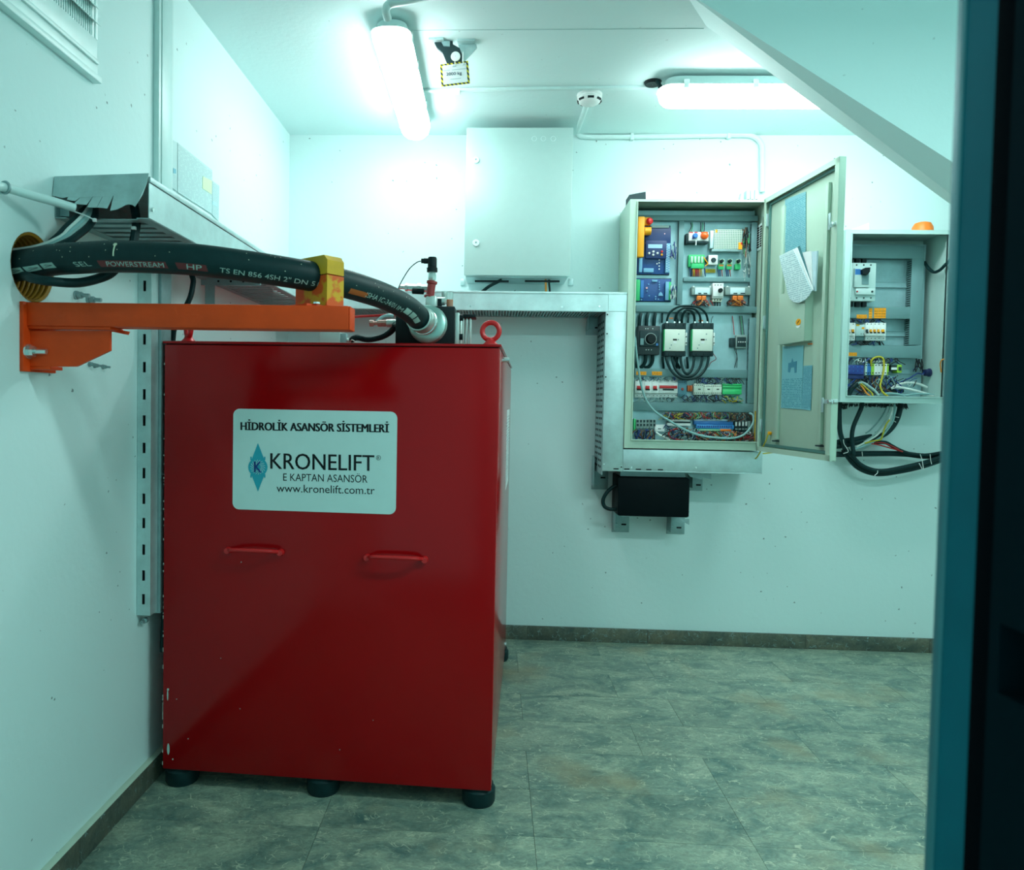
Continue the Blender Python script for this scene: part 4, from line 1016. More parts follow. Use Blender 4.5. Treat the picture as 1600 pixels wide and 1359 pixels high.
mb = MB(); P = [at_y(*b8(u, v), YT + .06) for u, v in ((1105, 727), (1215, 727), (1215, 800), (1130, 755))]
tag(mb.prism(P, (0, 1, 0), .004).build('bracket_arm', STEELD, angle=0), 'dark triangular bracket tip below right corner of the black box', 'bracket')
# black box
x0, x1, z0, z1 = rect(YT + .06, *b8(335, 205), *b8(1205, 698))
t = empty('black_box', ((x0 + x1) / 2, YT + .13, z0), 'plain black metal box hanging under the trunking', 'box')
MB().box(x0, x1, YT + .06, D - .012, z0, z1, 0, .004).build('case', mat('black_box_paint', (.002, .006, .008), .5, spec=.1), t)
MB().box(x0 - .004, x1 + .004, YT + .058, YT + .066, z0 + .004, z1 - .003, 0, .002).build('cover', mat('black_box_paint', (.002, .006, .008), .5, spec=.1), t)
MB().box(x0 + .01, x1 - .01, YT + .09, D - .03, z1, zb0 - .003).build('hanger', STEELD, t)
for u in (430, 1150):
    q_ = at_y(*b8(u, 705), YT + .08); MB().box(q_.x - .022, q_.x + .022, YT + .08, D - .008, z0 - .005, z0 - .0005).build('support_ledge', STEEL, t)
mb = MB(); P = [at_y(*b8(u, v), YT + .12) for u, v in ((345, 300), (270, 320), (190, 390), (140, 480), (150, 560), (210, 600), (290, 605), (350, 600))]
tag(mb.tube(P, .009, 10).build('cable', RUBBER), 'black cable looping out of the left side of the black box', 'cable')

# slotted channel on the left wall
xc0, xc1 = XL + .001, -1.008; yc = 2.13
zc0, zc1 = at_y(214, 961, yc).z, 1.615
t = empty('slotted_channel', (-1.03, yc + .05, zc0), 'tall galvanised slotted channel standing against the left wall', 'channel')
slots = [446.5, 488, 530, 573.5, 616, 657, 699.7, 739, 779, 817, 858.5, 899, 936]
zs = [at_y(222, v, yc).z for v in slots]
xm = (xc0 + xc1) / 2; sw, sh = .0042, .0155
mb = MB(); mb.box(xc0, xm - sw, yc, yc + .002, zc0, zc1); mb.box(xm + sw, xc1, yc, yc + .002, zc0, zc1)
edges = [zc1] + [v for z in zs for v in (z + sh, z - sh)] + [zc0]
for a, b in zip(edges[0::2], edges[1::2]): mb.box(xm - sw, xm + sw, yc, yc + .002, b, a)
mb.build('front_web', STEEL, t)
MB().box(xc1 - .002, xc1, yc + .002, yc + .045, zc0, zc1).build('side_flange', STEEL, t)
MB().box(xc0, xc0 + .002, yc + .002, yc + .045, zc0, zc1).build('side_flange', STEELD, t)
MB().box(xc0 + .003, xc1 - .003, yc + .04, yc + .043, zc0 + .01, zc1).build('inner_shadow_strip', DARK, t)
mb = MB(); mb.box(XL + .001, -1.0, yc + .048, yc + .115, at_y(240, 965, yc).z, 1.615)
tag(mb.build('cover_strip', STEELD), 'dull grey cover strip right behind the slotted channel', 'strip')
p = at_y(228, 968, yc + .03); MB_ = MB().lathe(p, (0, -1, 0), [(.001, 0), (.009, 0), (.009, .012), (.005, .014), (.005, .028), (.001, .028)], 8)
tag(MB_.build('channel_bolt', STEELD), 'loose bolt end just below the slotted channel', 'bolt')
# riser duct up the left wall to the ceiling
t = empty('riser_duct', (XL + .01, 2.27, 1.72), 'narrow pale riser duct on left wall from trunking to ceiling', 'duct')
MB().box(XL, XL + .018, 2.225, 2.325, 1.7195, H, 0, .002).build('channel', PIPEW, t)
MB().box(XL + .0175, XL + .021, 2.24, 2.31, 1.7195, H, 0, .001).build('cover', mat('duct_cover', (.52, .72, .70), .4), t)
# notices on the left wall
def wsheet(pts, nm, m, off=.004, th=.001):
    return MB().prism([at_x(*l5(*q_), XL + off) for q_ in pts], (-1, 0, 0), th).build(nm, m)
NP = (.47, .66, .65)
t1 = wsheet([(128, 92), (313, 192), (313, 838), (100, 690)], 'safety_notice', printed('notice_print_a', NP, (.33, .50, .52), 40, .02, .30, dens=.48))
tag(t1, 'pale safety notice with small blue drawing, nearest to the riser duct', 'notice')
for pts in ([(195, 400), (232, 440), (232, 590), (195, 575)], [(262, 530), (298, 548), (298, 606), (262, 598)], [(120, 355), (205, 440), (200, 470), (115, 385)]):
    MB().prism([at_x(*l5(*q_), XL + .0052) for q_ in pts], (-1, 0, 0), .0008).build('drawing', mat('notice_blue', (.16, .45, .55), .6), t1)
t1 = wsheet([(320, 196), (778, 560), (776, 1140), (322, 850)], 'instruction_sheet', printed('notice_print_b', NP, (.36, .53, .55), 36, .04, .95, dens=.46))
tag(t1, 'wide pale instruction sheet on left wall with a yellow patch', 'notice')
MB().prism([at_x(*l5(*q_), XL + .0052) for q_ in ((655, 640), (775, 700), (772, 880), (650, 800))], (-1, 0, 0), .0008).build('yellow_patch', mat('pale_yellow_paper', (.62, .80, .48), .6), t1)
t1 = wsheet([(782, 700), (872, 765), (862, 1235), (780, 1150)], 'narrow_notice', printed('notice_print_c', NP, (.32, .50, .54), 22, .05, .95, dens=.45))
tag(t1, 'narrow pale notice on left wall farthest from the riser duct', 'notice')
MB().prism([at_x(*l5(*q_), XL + .0052) for q_ in ((785, 965), (850, 1000), (845, 1050), (783, 1010))], (-1, 0, 0), .0008).build('blue_patch', mat('pale_blue_print', (.42, .72, .76), .6), t1)
# louvred grille high on the left wall
yl1 = at_x(147, 130, XL).y; zl0 = at_x(146, 131, XL).z
yl0 = 1.20
LW = mat('louvre_white', (.72, .90, .88), .4)
t = empty('louvre_grille', (XL, (yl0 + yl1) / 2, zl0), 'white louvred ventilation grille high on the left wall', 'grille')
MB().box(XL, XL + .022, yl0, yl1, zl0, zl0 + .016, 0, .002).build('bottom_ledge', LW, t)
MB().box(XL, XL + .010, yl0, yl1, zl0 + .016, zl0 + .052, 0, .001).build('frame_rail', LW, t)
MB().box(XL + .010, XL + .016, yl0, yl1 - .003, zl0 + .048, zl0 + .058, 0, .001).build('frame_bead', LW, t)
MB().box(XL, XL + .009, yl0, yl1 - .001, zl0 + .058, zl0 + .112, 0, .001).build('frame_rail', LW, t)
MB().box(XL, XL + .010, yl1 - .012, yl1, zl0 + .112, zl0 + .50, 0, .001).build('frame_stile', LW, t)
MB().box(XL, XL + .002, yl0, yl1 - .012, zl0 + .112, zl0 + .50).build('back_panel', mat('louvre_back', (.25, .52, .50), .6), t)
mb = MB(); y = yl1 - .03
while y > yl0: mb.box(XL + .002, XL + .006, y, y + .0045, zl0 + .112, zl0 + .50); y -= .0095
mb.build('mesh_bars', LW, t, kind='stuff')
MB().box(XL + .002, XL + .008, yl1 - .026, yl1 - .012, zl0 + .112, zl0 + .50, 0, .001).build('slat_rail', LW, t)
for i in range(9):
    z = zl0 + .150 + i * .039
    R = Matrix.Rotation(math.radians(38), 3, 'Y')
    MB().obox(Vector((XL + .014, (yl0 + yl1) / 2 - .004, z)), R, (.030, yl1 - yl0 - .018, .0022), 0, .0006).build('slat', LW, t)
# anchor studs left in the wall
for i, (px_, py_, lab) in enumerate(((118, 461, 'pair of wall studs above the orange arm, the left one'), (137, 468, 'pair of wall studs above the orange arm, the right one'), (139, 569, 'leftmost stub stud below the orange gusset'), (147, 571, 'middle stub stud below the orange gusset'), (160, 573, 'rightmost stub stud below the orange gusset'))):
    p = at_x(px_, py_, XL); s1 = 1 if i < 2 else .6
    mb = MB(); mb.cyl((XL, p.y, p.z), (XL + .006 * s1, p.y, p.z), .011 * s1, 12); mb.cyl((XL + .006 * s1, p.y, p.z), (XL + .018 * s1, p.y, p.z), .0085 * s1, 6); mb.cyl((XL + .018 * s1, p.y, p.z), (XL + .036 * s1, p.y, p.z - .001), .005 * s1, 8)
    o = tag(mb.build('wall_stud', STEELD), lab, 'stud', 'old studs in the left wall')
# pale conduit from the left edge to the trunking end
P = [Vector((XL + .022, 1.30, 1.66)), at_x(-40, 281, XL + .022), at_x(8, 293, XL + .024), at_x(52, 306, XL + .05), at_x(88, 316, XL + .075), at_x(117, 325, XL + .10)]
t = tag(MB().tube(P, .0095, 14).build('wall_conduit', PIPEW), 'pale round conduit from the left edge into the torn trunking end', 'conduit')
p = P[2]; MB().torus(p, (P[3] - P[1]).normalized(), .0115, .003, 18, 8).build('saddle_clip', STEELD, t)
MB().box(XL, p.x - .008, p.y - .008, p.y + .008, p.z - .012, p.z + .006).build('saddle_foot', STEEL, t)
# cables from the trunking end to the sleeve
def c_at(u, v, x): return at_x(*t5(u, v), x)
ends = Vector((XL - .06, 1.645, 1.52))
for i, (du, dv, x, r, m, lab) in enumerate(((0, 0, -.95, .0062, WIRES['white'], 'upper of the pale cables between trunking end and wall sleeve'), (38, 22, -.94, .0062, TEAL, 'middle of the pale cables between trunking end and wall sleeve'), (66, 50, -.93, .0058, WIRES['grey'], 'lower of the pale cables between trunking end and wall sleeve'), (-75, -10, -.965, .006, RUBBER, 'upper black cable bundled with the pale cables at wall sleeve'), (110, 90, -.92, .0085, RUBBER, 'lower black cable bundled with the pale cables at wall sleeve'))):
    P = [at_y(*t5(720 + du * .4, 540), 1.86), at_y(*t5(680 + du * .6, 610 + dv * .2), 1.78), at_y(*t5(630 + du, 690 + dv * .5), 1.735), at_y(*t5(555 + du, 775 + dv), 1.705), at_y(*t5(420 + du, 900 + dv * .9), 1.68), at_y(*t5(270 + du * .8, 1035 + dv * .6), 1.655), ends + Vector((.05, 0, .012 - i * .004)), ends + Vector((-.06, 0, -i * .006))]
    tag(MB().tube(P, r, 10).build('cable', m), lab, 'cable')
a, b = at_y(*t5(480, 680), 1.70), at_y(*t5(740, 790), 1.70)
t = tag(MB().tube([a, (a + b) / 2 + Vector((.004, 0, 0)), b], .0016, 6).build('cable_tie', WHITEP), 'white cable tie around the pale cables at the trunking end', 'tie')
MB().obox(b, Matrix.Identity(3), (.008, .007, .008), 0, .001).build('tie_head', WHITEP, t)
P = [Vector((XL - .08, 1.64, 1.465)), at_x(*hs(175, 405), XL + .01), at_x(*hs(270, 432), XL + .05), at_x(*hs(450, 462), XL + .09), at_x(*hs(750, 478), XL + .13), at_x(*hs(1000, 420), XL + .165), at_x(*hs(1120, 350), XL + .19), at_x(186, 408, XL + .20)]
tag(MB().tube(P, .0105, 12).build('cable', RUBBER), 'black cable sagging below the thick hose by the wall sleeve', 'cable')
P = [at_y(209, 318, 1.80), at_y(213, 345, 1.78), at_y(211, 365, 1.77), at_y(205, 400, 1.76), at_y(200, 420, 1.755)]
t = tag(MB().tube(P, .0105, 10).build('cable', RUBBER), 'short black cable dropping from trunking end behind the thick hose', 'cable')
p = at_y(*t5(1255, 895), 1.76); MB().obox(p, Matrix.Identity(3), (.010, .008, .008), 0, .001).build('tie_head', WHITEP, t)
P = [Vector((-.86, 2.38, 1.66)), at_y(303, 415, 2.34), at_y(302, 440, 2.33), at_y(298, 462, 2.32), at_y(289, 482, 2.32), at_y(280, 500, 2.30), at_y(270, 530, 2.28), Vector((-1.0, 2.26, 1.1)), Vector((-1.02, 2.24, .4))]
tag(MB().tube(P, .0088, 10).build('cable', RUBBER), 'black cable hanging from the left trunking down behind the red machine', 'cable')
# cross bracket under the left trunking behind the hose
x0, x1, z0, z1 = rect(2.6, 322, 433, 407, 446)
t = empty('trunking_support', (XL, 2.61, z0 - .1), 'perforated steel support under the left trunking behind the hose', 'bracket')
MB().box(XL, x1, 2.6, 2.603, z0, z1).build('crossbar', STEELD, t)
MB().box(x0 - .005, x0 + .03, 2.604, 2.607, z0 - .12, z1).build('upright', STEELD, t)
mb = MB()
for k in range(5): xx = x0 + .045 + k * .045; mb.cyl((xx, 2.5988, (z0 + z1) / 2), (xx, 2.6, (z0 + z1) / 2), .004, 8)
mb.build('holes', DARK, t, kind='stuff')

# ------------------------------------------------------------------ closed white enclosure
YW = 3.50
x0, x1, z0, z1 = rect(YW, 727, 199, 893.5, 430.5)
t = empty('white_enclosure', ((x0 + x1) / 2, YW + .11, z0), 'closed white steel enclosure with two round locks on the back wall', 'cabinet')
MB().box(x0 + .004, x1 - .004, YW + .018, D - .006, z0 + .004, z1 - .004, 0, .003).build('shell', GREYC, t)
dr = MB().box(x0, x1, YW, YW + .017, z0, z1, 0, .004).build('door', GREYC, t)
k4 = crop(700, 180, 4.53)
for v, v2 in ((318, 0), (905, 0)):
    p = at_y(*k4(198, v), YW)
    lk = MB().lathe((p.x, YW, p.z), (0, -1, 0), [(.001, .006), (.014, .006), (.0165, .003), (.0165, 0)], 24).build('lock', LW, dr)
    MB().obox(Vector((p.x, YW - .0065, p.z + .002)), Matrix.Rotation(.5, 3, 'Y'), (.006, .002, .007)).build('key_slot', DUCT, dr)
for u in (610, 675, 745):                                   # faint embossed marks, not legible
    p = at_y(*k4(u, 166), YW); MB().torus((p.x, YW, p.z), (0, 1, 0), .011, .0012, 20, 6).build('embossed_mark', LW, dr)
zb_ = at_y(800, 452, YW + .1).z
MB().box(x0 + .01, x1 - .01, YW + .03, D - .006, z0 - .004, z0 + .003).build('gland_plate', STEEL, t)
for u0, u1 in ((190, 430), (545, 790)):
    a, b = at_y(*k4(u0, 1172), YW + .06), at_y(*k4(u1, 1172), YW + .06)
    MB().box(a.x, b.x, YW + .06, YW + .075, a.z - .004, a.z + .004).build('gland_slot', BLACK, t)
for u in (105, 870):
    p = at_y(*k4(u, 1185), D - .01); MB().box(p.x - .012, p.x + .012, D - .008, D, p.z - .014, p.z + .02, 0, .001).build('mounting_lug', STEEL, t)
P = [at_y(*k4(380, 1165), YW + .07), at_y(*k4(340, 1185), YW + .08), at_y(*k4(285, 1215), YW + .12), at_y(*k4(230, 1260), YW + .14)]
tag(MB().tube(P, .008, 10).build('cable', RUBBER), 'black cable slanting from under the white enclosure into the trunking', 'cable')
P = [at_y(*k4(690, 1140), YW + .07), at_y(*k4(692, 1190), YW + .08), at_y(*k4(694, 1260), YW + .1)]
tag(MB().tube(P, .0055, 10).build('cable', WIRES['orange']), 'orange earth cable under the right side of the white enclosure', 'cable')
P = [at_y(*k4(715, 1140), YW + .08), at_y(*k4(716, 1190), YW + .09), at_y(*k4(722, 1260), YW + .11)]
tag(MB().tube(P, .005, 10).build('cable', RUBBER), 'black cable beside the orange one under the white enclosure', 'cable')

# ------------------------------------------------------------------ shared builders for switchgear
def duct(label, y, px, depth, group, teeth='tb', n=None):
    """slotted wiring duct: smooth cover in front, comb fingers on its sides"""
    depth *= DSC
    x0, x1, z0, z1 = rect(y, *px)
    t = empty('wiring_duct', ((x0 + x1) / 2, y + depth / 2, z0), label, 'duct', group)
    MB().box(x0, x1, y, y + .006, z0, z1, 0, .0015).build('cover', DUCT, t)
    mb = MB()
    hor = (x1 - x0) > (z1 - z0)
    if hor:
        c = x0 + .002
        while c < x1 - .004:
            for zz in (z0 + .002, z1 - .004): mb.box(c, c + .0055, y + .006, y + depth, zz, zz + .002)
            c += .0105
    else:
        c = z0 + .002
        while c < z1 - .004:
            for xx in (x0 + .002, x1 - .004): mb.box(xx, xx + .002, y + .006, y + depth, c, c + .0055)
            c += .0105
    mb.build('fingers', DUCTD, t, kind='stuff')
    MB().box(x0 + .003, x1 - .003, y + depth - .003, y + depth, z0 + .003, z1 - .003).build('base', DUCTD, t)
    MB().box(x0 + .006, x1 - .006, y + .012, y + depth - .004, z0 + .007, z1 - .007).build('wire_fill', CHAR, t)
    return t
def label_on(parent, y, px, m=None, n=3):
    x0, x1, z0, z1 = rect(y, *px)
    o = MB().box(x0, x1, y - .0012, y - .0002, z0, z1).build('marker_label', m or LBL, parent)
    return o
LBL = printed('orange_label_print', (1.0, .36, .003), (.10, .03, .002), 4, .1, .9, dens=.52)
def part_box(parent, nm, y, px, depth, m, b=.001):
    mb = MB(); plate_box(mb, y, px, depth, 0, b); return mb.build(nm, m, parent)
def dots(parent, nm, y, pts, r, m):
    mb = MB()
    for px_, py_ in pts:
        p = at_y(px_, py_, y); mb.cyl((p.x, y - .0012, p.z), (p.x, y + .002, p.z), r, 8)
    return mb.build(nm, m, parent, kind='stuff') if len(pts) > 1 else mb.build(nm, m, parent)
def knob(parent, nm, y, px_, py_, r, h, m, seg=18):
    p = at_y(px_, py_, y); return MB().lathe((p.x, y, p.z), (0, -1, 0), [(r, 0), (r * .92, h * .8), (r * .8, h), (.0005, h)], seg).build(nm, m, parent)
def thing_at(nm, y, px, label, cat, group=None, back=YT + .2):
    x0, x1, z0, z1 = rect(y, *px)
    return empty(nm, ((x0 + x1) / 2, (y + back) / 2, z0), label, cat, group)
def wire(P, r, m, label, nm='wire', cat='wire', group=None, seg=7):
    return tag(MB().tube(P, r, seg).build(nm, m), label, cat, group)
def wire_field(nm, label, y, px, n, cols, r, seed, vert=True, wob=.5, yw=.03):
    """tangle of hair-thin conductors nobody could count"""
    rr = random.Random(seed); mb = MB(); x0, y0_, x1, y1_ = px; keys = list(cols)
    for i in range(n):
        u = x0 + (x1 - x0) * (i + rr.random()) / n; yy = y - rr.random() * yw
        h = y1_ - y0_
        if vert: P = [at_y(u + rr.uniform(-1, 1) * wob, y0_ + h * rr.uniform(0, .15), yy), at_y(u + rr.uniform(-2, 2) * wob, y0_ + h * rr.uniform(.35, .6), yy - .006 * rr.random()), at_y(u + rr.uniform(-3, 3) * wob, y1_ - h * rr.uniform(0, .15), yy)]
        else:
            v = y0_ + h * rr.random(); l = (x1 - x0) * rr.uniform(.1, .35)
            P = [at_y(u - l / 2, v, yy), at_y(u, v + rr.uniform(-.35, .35) * h, yy - .008), at_y(u + l / 2, y0_ + h * rr.random(), yy)]
        mb.tube(P, r * rr.uniform(.65, 1.0), 5, rr.randrange(len(keys)), smooth=5)
    o = mb.build(nm, [WIRES[k] for k in keys]); o['kind'] = 'stuff'; o['label'] = label; o['category'] = 'wires'
    return o
def din_rail(label, y, px, group):
    x0, x1, z0, z1 = rect(y, *px)
    mb = MB(); mb.box(x0, x1, y + .004, y + .008, z0, z1); mb.box(x0, x1, y, y + .008, z0, z0 + .004); mb.box(x0, x1, y, y + .008, z1 - .004, z1)
    return tag(mb.build('mounting_rail', PLATE), label, 'rail', group)
def breaker(label, y, f, u0, u1, v, tog, poles, group, bar=None, body=WHITEP, nm='circuit_breaker'):
    """DIN breaker: v = (top, nose top, nose bottom, bottom) in crop f"""
    t = thing_at(nm, y, (*f(u0, v[0]), *f(u1, v[3])), label, 'breaker', group)
    part_box(t, 'body', y + .016, (*f(u0, v[0]), *f(u1, v[3])), .05, body)
    part_box(t, 'nose', y, (*f(u0, v[1]), *f(u1, v[2])), .018, body)
    w = (u1 - u0) / poles
    dots(t, 'terminal_screws', y + .016, [f(u0 + w * (k + .5), vv) for k in range(poles) for vv in (v[0] + (v[1] - v[0]) * .35, v[3] - (v[3] - v[2]) * .45)], .0022, BLACK)
    m_ = (v[1] + v[2]) / 2; h_ = (v[2] - v[1])
    if bar: part_box(t, 'red_bar', y - .006, (*f(u0 + w * .15, m_ - h_ * .22), *f(u1 - w * .1, m_ + h_ * .05)), .006, tog)
    else: part_box(t, 'toggle', y - .008, (*f(u0 + (u1 - u0) * .22, m_ - h_ * .2), *f(u1 - (u1 - u0) * .25, m_ + h_ * .1)), .008, tog)
    part_box(t, 'toggle_recess', y - .001, (*f(u0 + (u1 - u0) * .2, m_ + h_ * .1), *f(u1 - (u1 - u0) * .2, m_ + h_ * .24)), .003, BLACK, 0)
    return t
def shell(t, x0, x1, z0, z1, yf, yb, ox0, ox1, oz0, oz1, m):
    th = .003
    MB().box(x0, x0 + th, yf + .01, yb, z0, z1).build('side_wall', m, t); MB().box(x1 - th, x1, yf + .01, yb, z0, z1).build('side_wall', m, t)
    MB().box(x0 + th, x1 - th, yf + .01, yb, z1 - th, z1).build('top_wall', m, t); MB().box(x0 + th, x1 - th, yf + .01, yb, z0, z0 + th).build('bottom_wall', m, t)
    MB().box(x0 + th, x1 - th, yb - th, yb, z0 + th, z1 - th).build('back_wall', m, t)
    mb = MB(); mb.box(x0, ox0, yf, yf + .012, z0, z1); mb.box(ox1, x1, yf, yf + .012, z0, z1); mb.box(ox0, ox1, yf, yf + .012, oz1, z1); mb.box(ox0, ox1, yf, yf + .012, z0, oz0)
    mb.build('front_rim', m, t)
    mb = MB(); l = .004; a = .008
    mb.box(ox0 - l, ox0, yf - a, yf + .02, oz0 - l, oz1 + l); mb.box(ox1, ox1 + l, yf - a, yf + .02, oz0 - l, oz1 + l); mb.box(ox0, ox1, yf - a, yf + .02, oz1, oz1 + l); mb.box(ox0, ox1, yf - a, yf + .02, oz0 - l, oz0)
    mb.build('rim_lip', m, t)

# ------------------------------------------------------------------ tall control cabinet
YM = 3.442
MX0, MX1, MZ0, MZ1 = .613, 1.233, .999, 2.142
OX0, OX1, OZ0, OZ1 = .648, 1.2165, 1.039, 2.129
YP = 3.5625
cabn = empty('control_cabinet', ((MX0 + MX1) / 2, YM + .13, MZ0), 'tall beige control cabinet with its door open, full of switchgear', 'cabinet')
shell(cabn, MX0, MX1, MZ0, MZ1, YM, 3.716, OX0, OX1, OZ0, OZ1, BEIGE)
MB().box(MX0 + .02, MX1 - .015, YP, YP + .003, MZ0 + .02, MZ1 - .02).build('mounting_plate', PLATE, cabn)
for u in (735, 1250):
    p = at_y(*c3(u, 243), YP - .03)
    MB().torus((p.x, 3.70, p.z), (0, 1, 0), .008, .002, 14, 6).build('plate_screw', STEEL, cabn)
xg = MX1 - .0035; zg1, zg0 = at_x(*c3(1345, 375), xg).z, at_x(*c3(1345, 620), xg).z
MB().box(xg - .004, xg - .0005, YM + .03, YM + .15, zg0, zg1, 0, .001).build('vent_grille', LW, cabn)
mb = MB(); rr = random.Random(5)
for i in range(9):
    for k in range(3): mb.box(xg - .0055, xg - .0035, YM + .038 + k * .036, YM + .064 + k * .036, zg0 + .012 + i * (zg1 - zg0 - .02) / 9, zg0 + .019 + i * (zg1 - zg0 - .02) / 9)
mb.build('vent_slots', DARK, cabn, kind='stuff')
# --- the open door
H0 = Vector((MX1 + .004, YM - .004, 0)); H1 = Vector((1.302, 2.852, 0))
DU = (H1 - H0).normalized(); DW_ = (H1 - H0).length; DN = Vector((DU.y, -DU.x, 0))
DZ0, DZ1 = .999, 2.143
def DP(s, o_, z): return H0 + DU * s + DN * o_ + EZ * z
def dpx(px_, py_, o_=0):
    r = ray(px_, py_); q = H0 + DN * o_; p = EYE + r * (DN.dot(q - EYE) / DN.dot(r)); d_ = p - H0
    return d_.dot(DU), p.z
DR = Matrix((DU, DN, EZ)).transposed()
def dbox(s0, s1, o0, o1, z0, z1, b=0): return MB().obox(DP((s0 + s1) / 2, (o0 + o1) / 2, (z0 + z1) / 2), DR, (abs(s1 - s0), abs(o1 - o0), abs(z1 - z0)), 0, b)
TD = .022
door = dbox(0, DW_, -.004, 0, DZ0, DZ1, .001).build('door', BEIGE, cabn)
mb = MB()
for s0, s1, z0, z1 in ((0, DW_, DZ1 - .004, DZ1), (0, DW_, DZ0, DZ0 + .004), (0, .004, DZ0, DZ1), (DW_ - .004, DW_, DZ0, DZ1)):
    mb.obox(DP((s0 + s1) / 2, TD / 2, (z0 + z1) / 2), DR, (s1 - s0, TD, z1 - z0))
for s0, s1, z0, z1 in ((0, DW_, DZ1 - .022, DZ1), (0, DW_, DZ0, DZ0 + .022), (0, .018, DZ0, DZ1), (DW_ - .028, DW_, DZ0, DZ1)):
    mb.obox(DP((s0 + s1) / 2, TD, (z0 + z1) / 2), DR, (s1 - s0, .003, z1 - z0))
mb.build('return_flange', BEIGE, door)
mb = MB()
for s0, s1, z0, z1 in ((.022, DW_ - .034, DZ1 - .034, DZ1 - .024), (.022, DW_ - .034, DZ0 + .024, DZ0 + .036), (.020, .030, DZ0 + .03, DZ1 - .03)):
    mb.obox(DP((s0 + s1) / 2, .005, (z0 + z1) / 2), DR, (s1 - s0, .008, z1 - z0))
mb.build('gasket', mat('teal_gasket', (.08, .21, .19), .6), door)
def drail(px0, py0, py1, w, nm, o_=.012):
    s, zt = dpx(px0, py0); s2, zb = dpx(px0, py1)
    return dbox(s - w / 2, s + w / 2, 0, o_, DZ0 + .05, DZ1 - .06, .002).build(nm, BEIGE, door)
s_r = dpx(1294, 400)[0]; s_l = dpx(1221, 500)[0]
dbox(s_r - .010, s_r + .010, 0, .014, DZ0 + .06, DZ1 - .07, .002).build('latch_rod', BEIGE, door)
dbox(s_l - .016, s_l + .016, 0, .012, DZ0 + .06, DZ1 - .07, .002).build('stiffening_rail', BEIGE, door)
for sx in (s_l, s_r):
    dbox(sx - .016, sx + .016, .0, .018, DZ0 + .05, DZ0 + .056).build('rail_end', CHAR, door)
def lockset(u, v, f, dn):
    s, z = dpx(*f(u, v), .03); sa, za = dpx(*f(u - 24 * dn if dn > 0 else u - 48, v - 55 * dn), .022)
    MB().lathe(DP(s, .001, z), DN, [(.012, 0), (.012, .016), (.008, .020), (.008, .034), (.0005, .036)], 16).build('lock_barrel', CHROME, door)
    MB().obox(DP((s + sa) / 2, .022, z), DR, (abs(s - sa) + .02, .005, .016), 0, .001).build('lock_cam', STEEL, door)
    MB().obox(DP(sa, .024, (z + za) / 2), DR, (.014, .004, abs(z - za) + .03), 0, .001).build('cam_arm', STEEL, door)
lockset(595, 530, c5, 1); lockset(530, 690, c6, -1)
for f, u, v0, v1 in ((c5, 62, 455, 560), (c6, 42, 20, 125), (c6, 22, 830, 930)):
    z0_, z1_ = at_y(*f(u, v1), YM).z, at_y(*f(u, v0), YM).z
    MB().box(MX1 - .012, MX1 + .004, YM - .016, YM - .0025, z0_, z1_, 0, .002).build('hinge', STEEL, cabn)
    MB().cyl((MX1 + .003, YM - .015, z0_ - .004), (MX1 + .003, YM - .015, z1_ + .004), .0045, 10).build('hinge_pin', STEEL, cabn)
for f, u, v in ((c3, 1378, 297), (c4, 1110, 50), (c4, 1108, 102)):
    p = at_y(*f(u, v), YM); MB().cyl((p.x, YM - .002, p.z), (p.x, YM, p.z), .004, 8).build('rim_rivet', STEELD, cabn)
# door pocket and papers
sp0, zp_ = dpx(1228, 500); sp1, zpb = dpx(1268.5, 533); zpt = dpx(1260, 452)[1]
pk = dbox(sp0, sp1, .03, .033, zpb, zpt, .001).build('document_pocket', BEIGE, door)
dbox(sp1 - .003, sp1, .0, .033, zpb, zpt).build('pocket_side', BEIGE, door); dbox(sp0, sp1, .0, .033, zpb, zpb + .003).build('pocket_bottom', BEIGE, door)
ss, sz = dpx(*c6(288, 66), .034)
P = [DP(ss + .020 * math.cos(2 * PI * i / 20), .0342, sz + .0135 * math.sin(2 * PI * i / 20)) for i in range(20)]
wl = MB().prism(P, -DN, .001).build('warning_sticker', YELB, door)
MB().prism([DP(ss - .010, .0352, sz - .007), DP(ss - .004, .0352, sz - .001), DP(ss + .011, .0352, sz + .008), DP(ss + .004, .0352, sz + .0005)], -DN, .001).build('flash_symbol', INK, door)
P = [DP(ss + .018 * math.cos(PI + PI * i / 12), .0341, sz - .014 + .010 * math.sin(PI + PI * i / 12)) for i in range(13)]
MB().prism(P, -DN, .001).build('sticker_tail', PAPER, door)
def dsheet(pts, f, o_, nm, m, th=.001):
    P = []
    for u, v in pts:
        s, z = dpx(*f(u, v), o_); P.append(DP(s, o_, z))
    return MB().prism(P, -DN, th).build(nm, m)
BLUEP = (.23, .50, .55)
o = dsheet([(195, 330), (368, 262), (368, 770), (195, 800)], c5, .003, 'wiring_list', printed('blue_list_print', BLUEP, (.10, .34, .42), 34, .03, .93, dens=.44)); tag(o, 'tall bluish printed list on the upper inside of the cabinet door', 'notice')
o = dsheet([(165, 258), (330, 248), (312, 752), (152, 742)], c6, .003, 'safety_notice', printed('blue_notice_print', (.20, .50, .56), (.06, .28, .36), 38, .02, .48, dens=.45)); tag(o, 'bluish safety notice with drawing on the lower inside of cabinet door', 'notice')
for pts, m in (([(205, 390), (275, 370), (270, 460), (205, 465)], 'notice_drawing'),):
    P = [DP(*(lambda q_: (q_[0], .0045, q_[1]))(dpx(*c6(u, v), .0045))) for u, v in ((210, 388), (232, 384), (240, 350), (250, 380), (276, 372), (272, 465), (258, 466), (256, 420), (228, 424), (222, 462), (206, 460))]
    MB().prism(P, -DN, .0008).build('drawing', mat('notice_drawing', (.06, .26, .36), .6), o)
